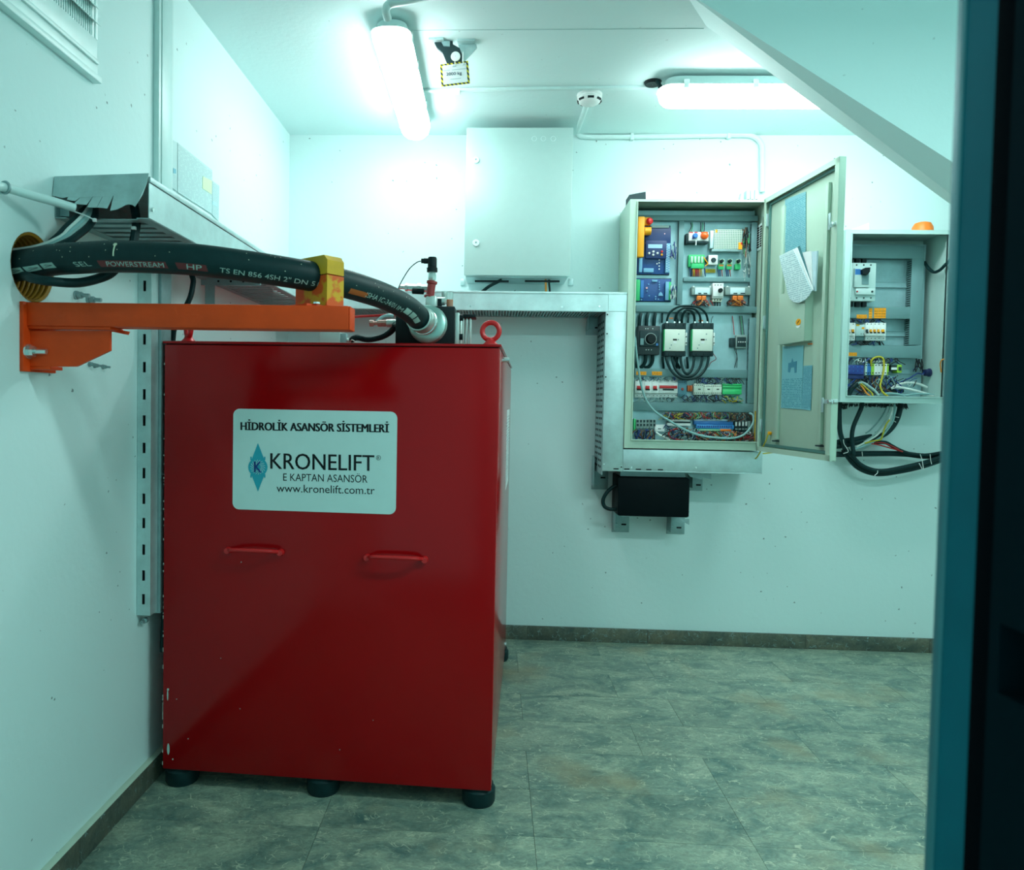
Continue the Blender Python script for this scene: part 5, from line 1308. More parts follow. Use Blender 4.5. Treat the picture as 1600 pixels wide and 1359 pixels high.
o = dsheet([(328, 410), (398, 405), (385, 760), (312, 752)], c6, .0035, 'narrow_notice', printed('blue_narrow_print', (.18, .46, .53), (.05, .24, .32), 30, .03, .97, dens=.44)); tag(o, 'narrow bluish notice beside the larger one on lower cabinet door', 'notice')
o = dsheet([(362, 234), (398, 232), (398, 242), (362, 244)], c6, .003, 'door_tag', ORNG); tag(o, 'tiny orange tag under the document pocket on the door', 'tag')
PRN = printed('folded_sheet_print', (.66, .82, .83), (.38, .56, .60), 26, .02, .95, dens=.45)
o = dsheet([(145, 800), (262, 742), (415, 1090), (395, 1130), (360, 1165), (310, 1190), (270, 1185), (237, 1160), (215, 1105)], c5, .045, 'folded_sheet', PRN, .003); tag(o, 'white folded sheet hanging out of the door pocket at a slant', 'paper')
o = dsheet([(262, 745), (292, 728), (425, 1080), (415, 1092)], c5, .040, 'booklet', PAPER, .004); tag(o, 'white booklet edge leaning behind the slanted folded sheet', 'booklet')
o = dsheet([(292, 730), (312, 715), (355, 850), (420, 1085), (418, 1088)], c5, .036, 'dark_booklet', mat('dark_cover', (.03, .16, .18), .5), .004); tag(o, 'dark covered booklet standing in the middle of the door pocket', 'booklet')
o = dsheet([(340, 770), (412, 757), (424, 1085), (415, 1088)], c5, .030, 'booklet', PAPER, .004); tag(o, 'white booklet standing upright in the door pocket left of the last', 'booklet')
o = dsheet([(418, 762), (462, 757), (446, 1092), (424, 1090)], c5, .026, 'booklet', mat('bluish_paper', (.55, .72, .78), .6), .006); tag(o, 'thick bluish booklet at the right end of the door pocket', 'booklet')
p = dpx(*c6(58, 940), .01); MB().lathe(DP(p[0], .001, p[1]), DN, [(.008, 0), (.008, .012), (.0005, .013)], 6).build('earth_lug', YELB, door)
wire([DP(p[0], .012, p[1]), DP(p[0] - .02, .02, p[1] - .05), DP(-.01, .02, p[1] - .12), Vector((MX1 - .02, YM + .06, DZ0 - .02)), Vector((MX1 - .10, YM + .10, DZ0 - .012))], .0028, WIRES['yellow'], 'yellow earth wire hanging from cabinet door lug under the cabinet')
wire([at_y(*c6(10, 1100), YM + .05), at_y(*c6(100, 1092), YM + .06), at_y(*c6(215, 1090), YM + .10), at_y(*c6(330, 1100), YM + .14)], .003, WIRES['yellow'], 'yellow wire running right below the open cabinet door')

DSC = .5
# --- ducts inside
G = 'grey wiring ducts in the tall cabinet'
YD = 3.5350
duct('topmost grey wiring duct across the tall cabinet', YD, (*c3(160, 285), *c3(1325, 338)), .052, G)
duct('vertical grey duct between circuit boards and power supply', YD, (*c3(553, 338), *c3(604, 1145)), .052, G)
duct('vertical grey duct at the upper right edge of the tall cabinet', YD, (*c3(1252, 352), *c3(1308, 1165)), .052, G)
duct('grey duct below the green relays in the tall cabinet', YD, (*c3(606, 884), *c3(1250, 926)), .052, G)
duct('long grey duct just above the two contactors', YD, (*c3(146, 1158), *c3(1322, 1222)), .052, G)
duct('vertical grey duct at the lower right edge of the tall cabinet', YD, (*c4(1003, 30), *c4(1062, 705)), .052, G)
dl = duct('grey duct with two orange labels below the two contactors', YD, (*c4(110, 436), *c4(996, 500)), .052, G)
label_on(dl, YD, (*d3(103, 802), *d3(217, 842))); label_on(dl, YD, (*d3(280, 802), *d3(396, 845)))
duct('lowest grey duct above the coloured terminals', YD, (*c4(100, 700), *c4(1058, 768)), .052, G)

# --- yellow inspection unit and circuit boards
t = thing_at('inspection_unit', 3.4950, (*d1(130, 222), *d1(298, 730)), 'yellow inspection control unit with red button at upper left of cabinet', 'control')
part_box(t, 'housing', 3.4950, (*d1(131, 222), *d1(215, 730)), .06, YELB, .004)
part_box(t, 'arm', 3.5025, (*d1(212, 232), *d1(296, 330)), .05, YELB, .003)
x0, x1, z0, z1 = rect(3.5100, *d1(214, 355), *d1(296, 455)); MB().cyl((x0, 3.5150, (z0 + z1) / 2), (x1, 3.5150, (z0 + z1) / 2), (z1 - z0) / 2, 18).build('side_knob', YELB, t)
p = at_y(*d1(270, 287), 3.5015); MB().lathe(p, (.6, -1, 0), [(.001, .016), (.013, .014), (.016, .008), (.016, 0)], 18).build('stop_button', REDB, t)
def board(label, px, y, extra):
    t = thing_at('circuit_board', y, px, label, 'board', 'blue circuit boards in the tall cabinet')
    part_box(t, 'base', y + .012, px, .012, PCB)
    part_box(t, 'carrier', y + .024, (px[0] - 1, px[1] - 1, px[2] + 1, px[3] + 1.5), .03, CHAR)
    return t
px = (*d1(118, 345), *d1(525, 945))
t = board('upper blue circuit board with display and push buttons', px, 3.5350, 1)
part_box(t, 'upper_module', 3.5380, (*d1(225, 368), *d1(545, 580)), .008, NAVY)
kpd = part_box(t, 'keypad', 3.5275, (*d1(232, 528), *d1(492, 748)), .02, NAVY)
part_box(t, 'display', 3.5265, (*d1(262, 572), *d1(440, 620)), .003, mat('lcd_glass', (.34, .55, .85), .25))
for u, v, m in ((273, 684, WHITEP), (326, 664, WHITEP), (324, 704, WHITEP), (378, 684, WHITEP), (432, 664, REDB), (430, 704, YELB)):
    knob(t, 'push_button', 3.5275, *d1(u, v), .0055, .006, m, 14)
part_box(t, 'terminal_strip', 3.5340, (*d1(300, 336), *d1(525, 366)), .02, GREYT)
part_box(t, 'terminal_strip', 3.5340, (*d1(480, 560), *d1(535, 925)), .02, PCBL)
part_box(t, 'terminal_strip', 3.5360, (*d1(146, 745), *d1(188, 920)), .012, PCBL)
dots(t, 'terminal_screws', 3.5340, [d1(495 + 26 * (i % 2), 575 + i * 15) for i in range(23)], .002, WHITEP)
dots(t, 'indicator_lights', 3.5380, [d1(u, v) for u, v in ((468, 440), (470, 620), (470, 640), (470, 660), (484, 558), (230, 556))], .0025, mat('pink_led', (.85, .45, .50), .4))
dots(t, 'components', 3.5405, [d1(u, v) for u, v in ((400, 768), (400, 804), (400, 843), (400, 881), (372, 815), (176, 914), (498, 918), (170, 768))], .003, WHITEP)
part_box(t, 'relay_block', 3.5380, (*d1(205, 870), *d1(330, 922)), .008, PCBL)
part_box(t, 'fuse', 3.5365, (*d1(160, 800), *d1(178, 832)), .01, ORNG)
px = (*d1(112, 1003), *d1(540, 1282))
t = board('lower blue circuit board with green terminals each side', px, 3.5375, 2)
part_box(t, 'terminal_strip', 3.5340, (*d1(112, 1010), *d1(160, 1275)), .022, GREEN)
part_box(t, 'terminal_strip', 3.5340, (*d1(478, 1038), *d1(520, 1268)), .022, PCBL)
part_box(t, 'terminal_strip', 3.5350, (*d1(518, 1040), *d1(546, 1268)), .022, GREEN)
part_box(t, 'chip', 3.5415, (*d1(310, 1015), *d1(378, 1040)), .006, PCBL)
part_box(t, 'relay_row', 3.5405, (*d1(165, 1020), *d1(205, 1240)), .008, BLUET)
dots(t, 'components', 3.5430, [d1(u, v) for u, v in ((268, 1072), (400, 1045), (400, 1075), (400, 1105), (400, 1135), (275, 1214), (178, 1262), (355, 1225), (355, 1255), (390, 1257), (248, 1155))], .003, PCBL)
dots(t, 'led', 3.5425, [d1(244, 1117)], .005, mat('pink_led', (.85, .45, .5), .4))
MB().prism([at_y(*d1(u, v), 3.5425) for u, v in ((400, 1180), (418, 1165), (436, 1180), (450, 1215), (388, 1215))], (0, 1, 0), .002).build('printed_mark', PCBL, t)
for v, lab in ((672, 'upper'), (1160, 'lower')):
    wire_field('board_wires', 'blue and grey thin wires leaving the %s circuit board to the right' % lab, 3.5450, (*d1(540, v - 90), *d1(610, v + 90)), 16, ('blue', 'grey', 'white', 'blue'), .0022, 3 + v, vert=False)

# --- upper right components
t = thing_at('selector_box', 3.5100, (*d2(160, 215), *d2(460, 352)), 'white switch box with blue selector and glowing orange lamp', 'switch')
part_box(t, 'case', 3.5150, (*d2(160, 215), *d2(460, 352)), .09, WHITEP, .002)
part_box(t, 'side_box', 3.5250, (*d2(118, 240), *d2(160, 395)), .07, CHAR)
part_box(t, 'underside', 3.5160, (*d2(150, 354), *d2(455, 385)), .085, CHAR)
knob(t, 'selector_knob', 3.5150, *d2(252, 278), .0125, .012, BLUET); part_box(t, 'selector_lever', 3.5075, (*d2(215, 262), *d2(245, 320)), .012, BLUED)
p = at_y(*d2(392, 275), 3.5140); MB().lathe((p.x, 3.5140, p.z), (0, -1, 0), [(.018, 0), (.017, .01), (.011, .016), (.0005, .018)], 22).build('signal_lamp', mat('orange_lens', (1.0, .13, .01), .3), t)
for a, b in ((165, 222), (243, 293), (340, 447)): part_box(t, 'red_label', 3.5145, (*d2(a, 216), *d2(b, 231)), .002, REDB, 0)
part_box(t, 'key', 3.5100, (*d2(262, 345), *d2(275, 420)), .004, CHROME, 0)
for i, (a, b) in enumerate(((195, 150), (215, 185), (340, 330), (370, 350), (395, 385))):
    wire([at_y(*d2(a + (b - a) * .2, 75), 3.5500), at_y(*d2(a, 140), 3.5350), at_y(*d2(b, 235), 3.5350)], .0019, WIRES['black' if i % 2 == 0 else 'green'], '%s thin wire from the left entering the top of white switch box' % ORD[i], group='wires of the white switch box')
px = (*d2(540, 180), *d2(968, 475))
t = thing_at('power_supply', 3.5225, px, 'perforated metal power supply with small yellow sticker', 'power supply')
part_box(t, 'case', 3.5235, px, .07, SILV); part_box(t, 'cover', 3.5225, px, .003, perforated('perforated_cover', (.62, .68, .58), (.05, .15, .14), 125, 125, .34), .0)
part_box(t, 'side_plate', 3.5250, (*d2(482, 195), *d2(536, 465)), .06, STEEL)
part_box(t, 'bottom_edge', 3.5240, (*d2(510, 478), *d2(965, 512)), .06, STEELD)
part_box(t, 'sticker', 3.5217, (*d2(910, 375), *d2(970, 482)), .002, YELB, 0); part_box(t, 'red_triangle', 3.5213, (*d2(948, 372), *d2(970, 410)), .002, REDB, 0)
part_box(t, 'fixing_tab', 3.5217, (*d2(562, 180), *d2(592, 225)), .002, YELLOW, 0)
wire_field('supply_wires', 'dark thin wires right of the perforated power supply', 3.5550, (*d2(975, 170), *d2(1085, 520)), 26, ('black', 'brown', 'green', 'black'), .002, 21, vert=False)
wire_field('grey_wires', 'pale thin wires fanning into the right duct below the power supply', 3.5550, (*d2(985, 540), *d2(1095, 880)), 24, ('grey', 'white', 'grey'), .0016, 22, vert=False)
# green relay module
px = (*d2(155, 560), *d2(398, 770))
t = thing_at('relay_module', 3.5275, px, 'bright green relay module with four pale relays', 'relay')
part_box(t, 'carrier', 3.5375, (*d2(155, 560), *d2(398, 745)), .045, GREEN, .003)
part_box(t, 'terminal_block', 3.5300, (*d2(195, 698), *d2(392, 770)), .05, GREEN, .002)
for u in (207, 259, 311, 362): part_box(t, 'relay', 3.5300, (*d2(u - 16, 585), *d2(u + 16, 685)), .03, mat('pale_green_relay', (.50, .74, .55), .4), .002)
MB().tube([at_y(*d2(385, 600), 3.5250), at_y(*d2(420, 655), 3.5225), at_y(*d2(445, 700), 3.5250), at_y(*d2(405, 735), 3.5275)], .0024, 7).build('jumper_wire', YELB, t)
for i, (u, k) in enumerate(((180, 'blue'), (197, 'black'), (222, 'orange'), (238, 'yellow'), (258, 'red'), (276, 'red'), (296, 'red'), (318, 'orange'), (342, 'yellow'), (366, 'white'), (398, 'blue'))):
    wire([at_y(*d2(u, 765), 3.5350), at_y(*d2(u + 3, 830), 3.5375), at_y(*d2(u + (5 if i < 9 else 14), 890), 3.5475)], .0022, WIRES[k], '%s wire, %s from the left, dropping from the green relay module' % (k, (ORD + ('ninth', 'tenth', 'eleventh'))[i]), group='wires below the green relay module')
# square rotary switch and yellow label
t = thing_at('rotary_switch', 3.5300, (*d2(458, 565), *d2(598, 712)), 'square white rotary switch with round black dial', 'switch')
part_box(t, 'case', 3.5300, (*d2(458, 565), *d2(598, 712)), .06, WHITEP, .002)
knob(t, 'dial', 3.5300, *d2(532, 644), .0118, .006, CHAR); p = at_y(*d2(536, 638), 3.5265); MB().torus((p.x, 3.5267, p.z), (0, 1, 0), .003, .0009, 16, 6).build('dial_ring', SILV, t)
MB().prism([at_y(*d2(u, v), 3.5350) for u, v in ((398, 640), (456, 570), (456, 680))], (0, 1, 0), .03).build('side_cover', CHAR, t)
o = thing_at('marker_plate', 3.5550, (*d2(412, 778), *d2(560, 832)), 'yellow printed label below the square rotary switch', 'label')
part_box(o, 'plate', 3.5550, (*d2(412, 778), *d2(560, 832)), .01, printed('yellow_label_print', (.62, .46, .02), (.10, .07, .01), 4, .1, .9, dens=.5), 0)
for i, (u, nm) in enumerate(((652, 'left'), (775, 'middle'), (905, 'right'))):
    t = thing_at('fuse_holder', 3.5300, (*d2(u - 42, 628), *d2(u + 42, 785)), '%s small green fuse holder with black cap in the tall cabinet' % nm, 'fuse holder', 'green fuse holders')
    part_box(t, 'base', 3.5375, (*d2(u - 42, 700), *d2(u + 38, 785)), .045, GREEN, .002)
    part_box(t, 'back', 3.5425, (*d2(u - 20, 628), *d2(u + 46, 705)), .035, mat('pale_green_relay', (.50, .74, .55), .4), .002)
    knob(t, 'cap', 3.5375, *d2(u, 664), .0085, .016, BLACK)
    if i < 2: part_box(t, 'orange_marker', 3.5368, (*d2(u - 34, 712), *d2(u + 30, 736)), .003, ORNG, 0)
    for k, (du, c_) in enumerate(((-48, 'blue'), (-25, 'blue'), (5, 'red'))[: (3 if i < 2 else 0)]):
        MB().tube([at_y(*d2(u + du, 770), 3.5425), at_y(*d2(u + du + 4, 830), 3.5400), at_y(*d2(u + du + 10, 890), 3.5500)], .0019, 6).build('lead', WIRES[c_], t)
# transformers and motor switch
for (u0, u1, lab, og) in ((205, 505, 'left grey transformer block with two orange plugs', ((285, 350), (358, 424))), (712, 1100, 'right grey transformer block with two orange plugs', ((825, 895), (905, 985)))):
    t = thing_at('transformer', 3.5200, (*d2(u0, 1040), *d2(u1, 1170)), lab, 'transformer')
    part_box(t, 'core', 3.5275, (*d2(u0, 1045), *d2(u1, 1172)), .065, GREYT, .003)
    w_ = u1 - u0
    part_box(t, 'rating_label', 3.5200, (*d2(u0 + w_ * .16 + (14 if u0 > 600 else 0), 1062), *d2(u1 - w_ * (.09 if u0 < 600 else .23), 1165)), .02, mat('pale_label', (.66, .84, .88), .5), .001)
    for k in (0, 1): part_box(t, 'mark', 3.5195, (*d2(u0 + w_ * (.32 + .27 * k), 1140), *d2(u0 + w_ * (.47 + .3 * k), 1158)), .0015, CHAR, 0)
    for k in (.08, .92): p = at_y(*d2(u0 + w_ * k, 1048), 3.5250); MB().lathe((p.x, 3.5270, p.z), (0, -1, 0), [(.0045, 0), (.004, .004), (.0005, .005)], 10).build('screw', WHITEP, t)
    for a, b in og:
        pg = part_box(t, 'plug', 3.5225, (*d2(a, 1182), *d2(b, 1248)), .05, ORNG, .002)
    dots(t, 'plug_holes', 3.5225, [d2(a + (b - a) * k, 1215) for a, b in og for k in (.3, .7)], .0018, mat('orange_shadow', (.35, .07, .01), .5))
    wire_field('plug_wires', 'dark wires gathered under the %s transformer plugs' % ('left' if u0 < 600 else 'right'), 3.5450, (*d2(og[0][0] - 20, 1240), *d2(og[1][1] + 20, 1345)), 22, ('black', 'brown', 'red', 'orange', 'black'), .0022, u0, wob=4)
t = thing_at('motor_switch', 3.5150, (*d2(518, 990), *d2(688, 1270)), 'white motor protection switch with round black knob', 'switch')
part_box(t, 'body', 3.5225, (*d2(520, 992), *d2(686, 1225)), .075, WHITEP, .002)
part_box(t, 'face', 3.5160, (*d2(526, 1050), *d2(684, 1195)), .015, WHITEP, .002)
part_box(t, 'lower_terminals', 3.5275, (*d2(520, 1228), *d2(660, 1275)), .065, mat('cream_plastic', (.70, .74, .60), .5), .002)
knob(t, 'rotary_knob', 3.5160, *d2(634, 1104), .0105, .014, BLACK)
dots(t, 'terminal_screws', 3.5225, [d2(u, 1022) for u in (556, 600, 644)] + [d2(595, 1166)], .0025, BLACK)
dots(t, 'lower_screws', 3.5275, [d2(u, 1248) for u in (550, 592, 632)], .0038, CHAR)
for u in (550, 592, 630): MB().tube([at_y(*d2(u, 1270), 3.5350), at_y(*d2(u + 3, 1310), 3.5350), at_y(*d2(u, 1345), 3.5450)], .0026, 7).build('lead', WIRES['black'], t)

# --- middle: black breaker, two contactors, cables
t = thing_at('main_breaker', 3.5000, (*d3(120, 280), *d3(372, 620)), 'large black main breaker with round rotary handle', 'breaker')
part_box(t, 'body', 3.5125, (*d3(120, 282), *d3(372, 612)), .098, mat('breaker_black', (.022, .035, .04), .45), .004)
part_box(t, 'nose', 3.5050, (*d3(142, 335), *d3(362, 520)), .02, CHAR, .003)
knob(t, 'rotary_handle', 3.5050, *d3(270, 435), .0235, .02, BLACK, 24)
p = at_y(*d3(268, 432), 3.5040); MB().torus((p.x, 3.5042, p.z), (0, 1, 0), .0262, .0009, 28, 6).build('dial_ring', SILV, t)
part_box(t, 'rating_plate', 3.5042, (*d3(150, 425), *d3(188, 500)), .002, DUCT, 0)
part_box(t, 'blue_mark', 3.5042, (*d3(328, 482), *d3(352, 508)), .002, BLUET, 0)
dots(t, 'white_marks', 3.5122, [d3(u, 316) for u in (210, 235, 290)] + [d3(u, 556) for u in (215, 243, 275)], .0022, SILV)
for i, u in enumerate((142, 222, 308)):
    wire([at_y(*d3(u + 12, 145), 3.5450), at_y(*d3(u + 2, 200), 3.5350), at_y(*d3(u - 5, 290), 3.5350)], .0085, RUBBER, '%s thick black cable from the left above the black main breaker' % ORD[i], 'cable', 'cable', 'cables above the black main breaker', 10)
for i, u in enumerate((115, 205, 285)):
    wire([at_y(*d3(u + 4, 610), 3.5350), at_y(*d3(u, 690), 3.5350), at_y(*d3(u - 40, 748), 3.5425), at_y(*d3(u - 90, 760), 3.5500)] if i else [at_y(*d3(u + 4, 610), 3.5350), at_y(*d3(u + 2, 680), 3.5350), at_y(*d3(u, 760), 3.5500)], .0085, RUBBER, '%s thick black cable from the left below the black main breaker' % ORD[i], 'cable', 'cable', 'cables below the black main breaker', 10)
def contactor(u0, u1, dv, label):
    t = thing_at('contactor', 3.5000, (*d3(u0 - 20, 245 + dv), *d3(u1 + 12, 630 + dv)), label, 'contactor')
    part_box(t, 'base', 3.5150, (*d3(u0 - 8, 250 + dv), *d3(u1 + 6, 625 + dv)), .093, CHAR, .003)
    part_box(t, 'face', 3.5000, (*d3(u0, 322 + dv), *d3(u1, 570 + dv)), .06, mat('contactor_cream', (.74, .80, .70), .4), .003)
    part_box(t, 'side_stripe', 3.5015, (*d3(u0 - 9, 322 + dv), *d3(u0 - 1, 570 + dv)), .06, GREEN, 0)
    part_box(t, 'top_terminal', 3.5100, (*d3(u0 + 2, 250 + dv), *d3(u1 + 6, 318 + dv)), .06, CHAR, .002)
    part_box(t, 'bottom_terminal', 3.5100, (*d3(u0 + 2, 572 + dv), *d3(u1 + 6, 628 + dv)), .06, CHAR, .002)
    w_ = u1 - u0
    mb = MB()
    for k in (.18, .54, .90):
        for a, b in ((262, 288), (596, 622)): plate_box(mb, 3.5095, (*d3(u0 + w_ * k - 3, a + dv), *d3(u0 + w_ * k + 4, b + dv)), .002)
    mb.build('terminal_slots', DARK, t, kind='stuff')
    part_box(t, 'indicator_window', 3.4995, (*d3(u0 + w_ * .40, 432 + dv), *d3(u0 + w_ * .60, 450 + dv)), .002, DARK, 0)
    part_box(t, 'indicator_flag', 3.4992, (*d3(u0 + w_ * .42, 460 + dv), *d3(u0 + w_ * .58, 482 + dv)), .002, WHITEP, 0)
    dots(t, 'face_holes', 3.5000, [d3(u0 + w_ * .68, 377 + dv), d3(u0 + w_ * .32, 502 + dv), d3(u0 + w_ * .66, 440 + dv), d3(u0 + w_ * .25, 538 + dv)], .0028, DUCT)
    part_box(t, 'auxiliary_block', 3.5125, (*d3(u1 + 3, 360 + dv), *d3(u1 + 22, 505 + dv)), .05, WHITEP, .002)
    dots(t, 'auxiliary_screws', 3.5125, [d3(u1 + 11, v + dv) for v in (408, 478)], .0028, BLACK)
    part_box(t, 'orange_tag', 3.5150, (*d3(u0 + w_ * (.22 if u0 < 600 else .3), 190 + dv + (0 if u0 < 600 else 28)), *d3(u0 + w_ * (.42 if u0 < 600 else .52), 205 + dv + (0 if u0 < 600 else 28))), .008, ORNG, 0)
    dots(t, 'terminal_screws', 3.5110, [d3(u0 + w_ * k, 243 + dv) for k in (.12, .48, .72)], .004, CHROME)
contactor(426, 660, 0, 'left cream faced contactor beside the black main breaker')
contactor(742, 974, 0, 'right cream faced contactor')
yc1 = 3.5075
for nm, a, b, v, pk in (('outermost', 455, 912, 235, 58), ('middle', 545, 832, 235, 80), ('innermost', 622, 765, 235, 104)):
    m_ = (a + b) / 2; wd = b - a
    wire([at_y(*d3(a, 262), yc1 + .02), at_y(*d3(a, v - 30), yc1), at_y(*d3(a + wd * .08, v - (v - pk) * .62), yc1 - .01), at_y(*d3(a + wd * .28, pk + 10), yc1 - .02), at_y(*d3(m_, pk), yc1 - .022), at_y(*d3(b - wd * .24, pk + 14), yc1 - .02), at_y(*d3(b - wd * .06, v - (v - pk) * .58), yc1 - .01), at_y(*d3(b, v - 30), yc1), at_y(*d3(b, 262), yc1 + .02)], .0050 if nm != 'innermost' else .0058, RUBBER, '%s black cable arching above the two contactors' % nm, 'cable', 'cable', 'cables joining the contactors', 10)
for nm, a, b, pk in (('outermost', 448, 922, 888), ('middle', 512, 848, 862), ('innermost', 608, 758, 830)):
    m_ = (a + b) / 2; wd = b - a; v = 630
    wire([at_y(*d3(a, 612), yc1 + .02), at_y(*d3(a, v + 40), yc1 + .005), at_y(*d3(a + wd * .10, v + (pk - v) * .6), yc1 - .005), at_y(*d3(a + wd * .28, pk - 22), yc1 - .02), at_y(*d3(m_, pk), yc1 - .02), at_y(*d3(b - wd * .24, pk - 28), yc1 - .02), at_y(*d3(b - wd * .07, v + (pk - v) * .55), yc1 - .005), at_y(*d3(b, v + 40), yc1 + .005), at_y(*d3(b, 612), yc1 + .02)], .0062, RUBBER, '%s black cable looping below the two contactors' % nm, 'cable', 'cable', 'cables joining the contactors', 10)
for i, (a, b) in enumerate(((530, 600), (570, 560), (680, 690), (400, 415))):
    wire([at_y(*d3(a, 640), 3.5400), at_y(*d3((a + b) / 2, 700), 3.5350), at_y(*d3(b, 765), 3.5500)], .0055, RUBBER, 'black cable behind the loops below the contactors, %s' % ('left of centre', 'middle', 'right one', 'farthest left')[i], 'cable', 'cable', 'cables behind the contactor loops', 8)
for i, (a, b) in enumerate(((575, 560), (600, 640), (690, 700), (395, 400))):
    wire([at_y(*d3(a, 250), 3.5350), at_y(*d3((a + b) / 2, 200), 3.5350), at_y(*d3(b, 145), 3.5500)], .0045, RUBBER, 'black cable behind the arches above the contactors, %s' % ('left of centre', 'middle', 'right one', 'farthest left')[i], 'cable', 'cable', 'cables behind the contactor arches', 8)
wire([at_y(*d3(978, 600), 3.5200), at_y(*d3(1010, 660), 3.5350), at_y(*d3(950, 700), 3.5450), at_y(*d3(925, 755), 3.5500)], .0014, WIRES['red'], 'hair-thin red wire beside the right contactor')
wire([at_y(*d3(975, 175), 3.5500), at_y(*d3(960, 205), 3.5350), at_y(*d3(955, 245), 3.5200)], .0016, WIRES['black'], 'hair-thin black wire above the right contactor')
t = thing_at('phase_relay', 3.5350, (*d3(1168, 378), *d3(1358, 545)), 'small dark grey phase relay at the right above the labelled duct', 'relay')
part_box(t, 'body', 3.5375, (*d3(1236, 388), *d3(1358, 540)), .048, GREYT, .002); part_box(t, 'end_clamp', 3.5425, (*d3(1170, 420), *d3(1228, 525)), .038, CHAR, .002)
part_box(t, 'front', 3.5340, (*d3(1250, 410), *d3(1350, 520)), .01, CHAR, .001)
dots(t, 'contacts', 3.5335, [d3(u, 467) for u in (1266, 1290, 1315, 1340)], .003, WHITEP)
for a, c_ in ((1195, 'red'), (1275, 'black'), (1290, 'green'), (1305, 'black')):
    MB().tube([at_y(*d3(a, 170), 3.5525), at_y(*d3(a + 12, 270), 3.5450), at_y(*d3(a + 22, 385), 3.5400)], .0017, 6).build('lead', WIRES[c_], t)
for a, b in ((1215, 1245), (1235, 1220)): MB().tube([at_y(*d3(a, 540), 3.5425), at_y(*d3((a + b) / 2 + 20, 640), 3.5450), at_y(*d3(b, 760), 3.5525)], .0014, 6).build('lead', WIRES['black'], t)

# --- breaker row
YR = 3.5275
din_rail('mounting rail behind the white breakers of the tall cabinet', 3.5560, (*e7(85, 180), *e7(1340, 225)), None)
GB = 'white circuit breakers in the tall cabinet'
for i, (a, b, nm) in enumerate(((88, 190, 'first'), (191, 276, 'second'), (277, 361, 'third'))):
    breaker('%s white breaker with red toggle from the left in the tall cabinet' % nm, YR, e7, a, b, (98, 128, 248, 298), REDB, 2, GB)
breaker('wide white residual current breaker with long red bar', YR, e7, 362, 574, (98, 128, 248, 298), REDB, 5, GB, bar=1)
t = thing_at('timer_relay', 3.5250, (*e7(577, 105), *e7(678, 285)), 'bluish grey timer relay with small red dial', 'relay')
part_box(t, 'body', 3.5300, (*e7(577, 105), *e7(678, 285)), .055, mat('blue_grey_plastic', (.10, .26, .33), .5), .002); knob(t, 'dial', 3.5300, *e7(627, 202), .0065, .006, mat('dull_red_plastic', (.40, .06, .04), .5))
dots(t, 'terminal_screws', 3.5300, [e7(u, v) for u in (590, 610, 630, 650) for v in (125, 268)], .002, BLACK)
for a, b, nm in ((686, 712, 'left'), (716, 742, 'right')):
    o = MB(); plate_box(o, 3.5375, (*e7(a, 160), *e7(b, 228)), .045, 0, .002); tag(o.build('orange_fuse', mat('dull_orange', (.60, .12, .02), .5)), '%s dull orange fuse beside the timer relay' % nm, 'fuse', 'orange fuses')
GC = 'small white contactors in a row'
for a, b, v0, nm in ((758, 865, 140, 'left'), (866, 968, 150, 'middle'), (969, 1075, 150, 'right')):
    t = thing_at('small_contactor', 3.5250, (*e7(a, v0), *e7(b, 268)), '%s one of three small white contactors beside the green terminals' % nm, 'contactor', GC)
    part_box(t, 'body', 3.5275, (*e7(a, v0), *e7(b, 266)), .065, mat('contactor_cream', (.74, .80, .70), .4), .002)
    part_box(t, 'window', 3.5267, (*e7(a + (b - a) * .45, 198), *e7(a + (b - a) * .72, 210)), .003, BLACK, 0)
    dots(t, 'terminal_screws', 3.5275, [e7(a + (b - a) * (k + .5) / 5, v) for k in range(5) for v in (v0 + 18, 247)], .0022, BLACK)
t = thing_at('earth_terminal', 3.5250, (*e7(1085, 142), *e7(1302, 262)), 'long bright green terminal strip at the end of the breaker row', 'terminal')
part_box(t, 'base', 3.5350, (*e7(1085, 142), *e7(1302, 262)), .05, GREEN, .001)
for k, (a, b) in enumerate(((142, 160), (168, 186), (206, 262))): part_box(t, 'rib', 3.5310 - .004 * (k == 2), (*e7(1085, a), *e7(1300, b)), .012, mat('bright_green_terminal', (.05, .62, .20), .4), .001)
wire_field('row_wires', 'thin grey wires entering the white breaker row from above', 3.5500, (*e7(100, 62), *e7(740, 108)), 44, ('grey', 'black', 'grey', 'blue'), .0019, 31, wob=2)
wire_field('row_wires', 'thin wires above the small white contactors', 3.5500, (*e7(790, 70), *e7(1290, 150)), 46, ('grey', 'black', 'blue', 'black'), .0019, 32, wob=3)
wire_field('row_wires', 'thin wires below the white breaker row', 3.5500, (*e7(110, 292), *e7(560, 350)), 36, ('grey', 'black', 'grey'), .0019, 33, wob=2)
wire_field('row_wires', 'dark thin wires below the small white contactors', 3.5500, (*e7(640, 262), *e7(1080, 352)), 46, ('black', 'black', 'blue', 'grey'), .0021, 34, wob=4)
wire_field('row_wires', 'tangled dark wires with a yellow one below green terminal strip', 3.5500, (*e7(1080, 280), *e7(1300, 365)), 18, ('black', 'green', 'grey', 'black', 'yellow'), .0024, 35, vert=False)

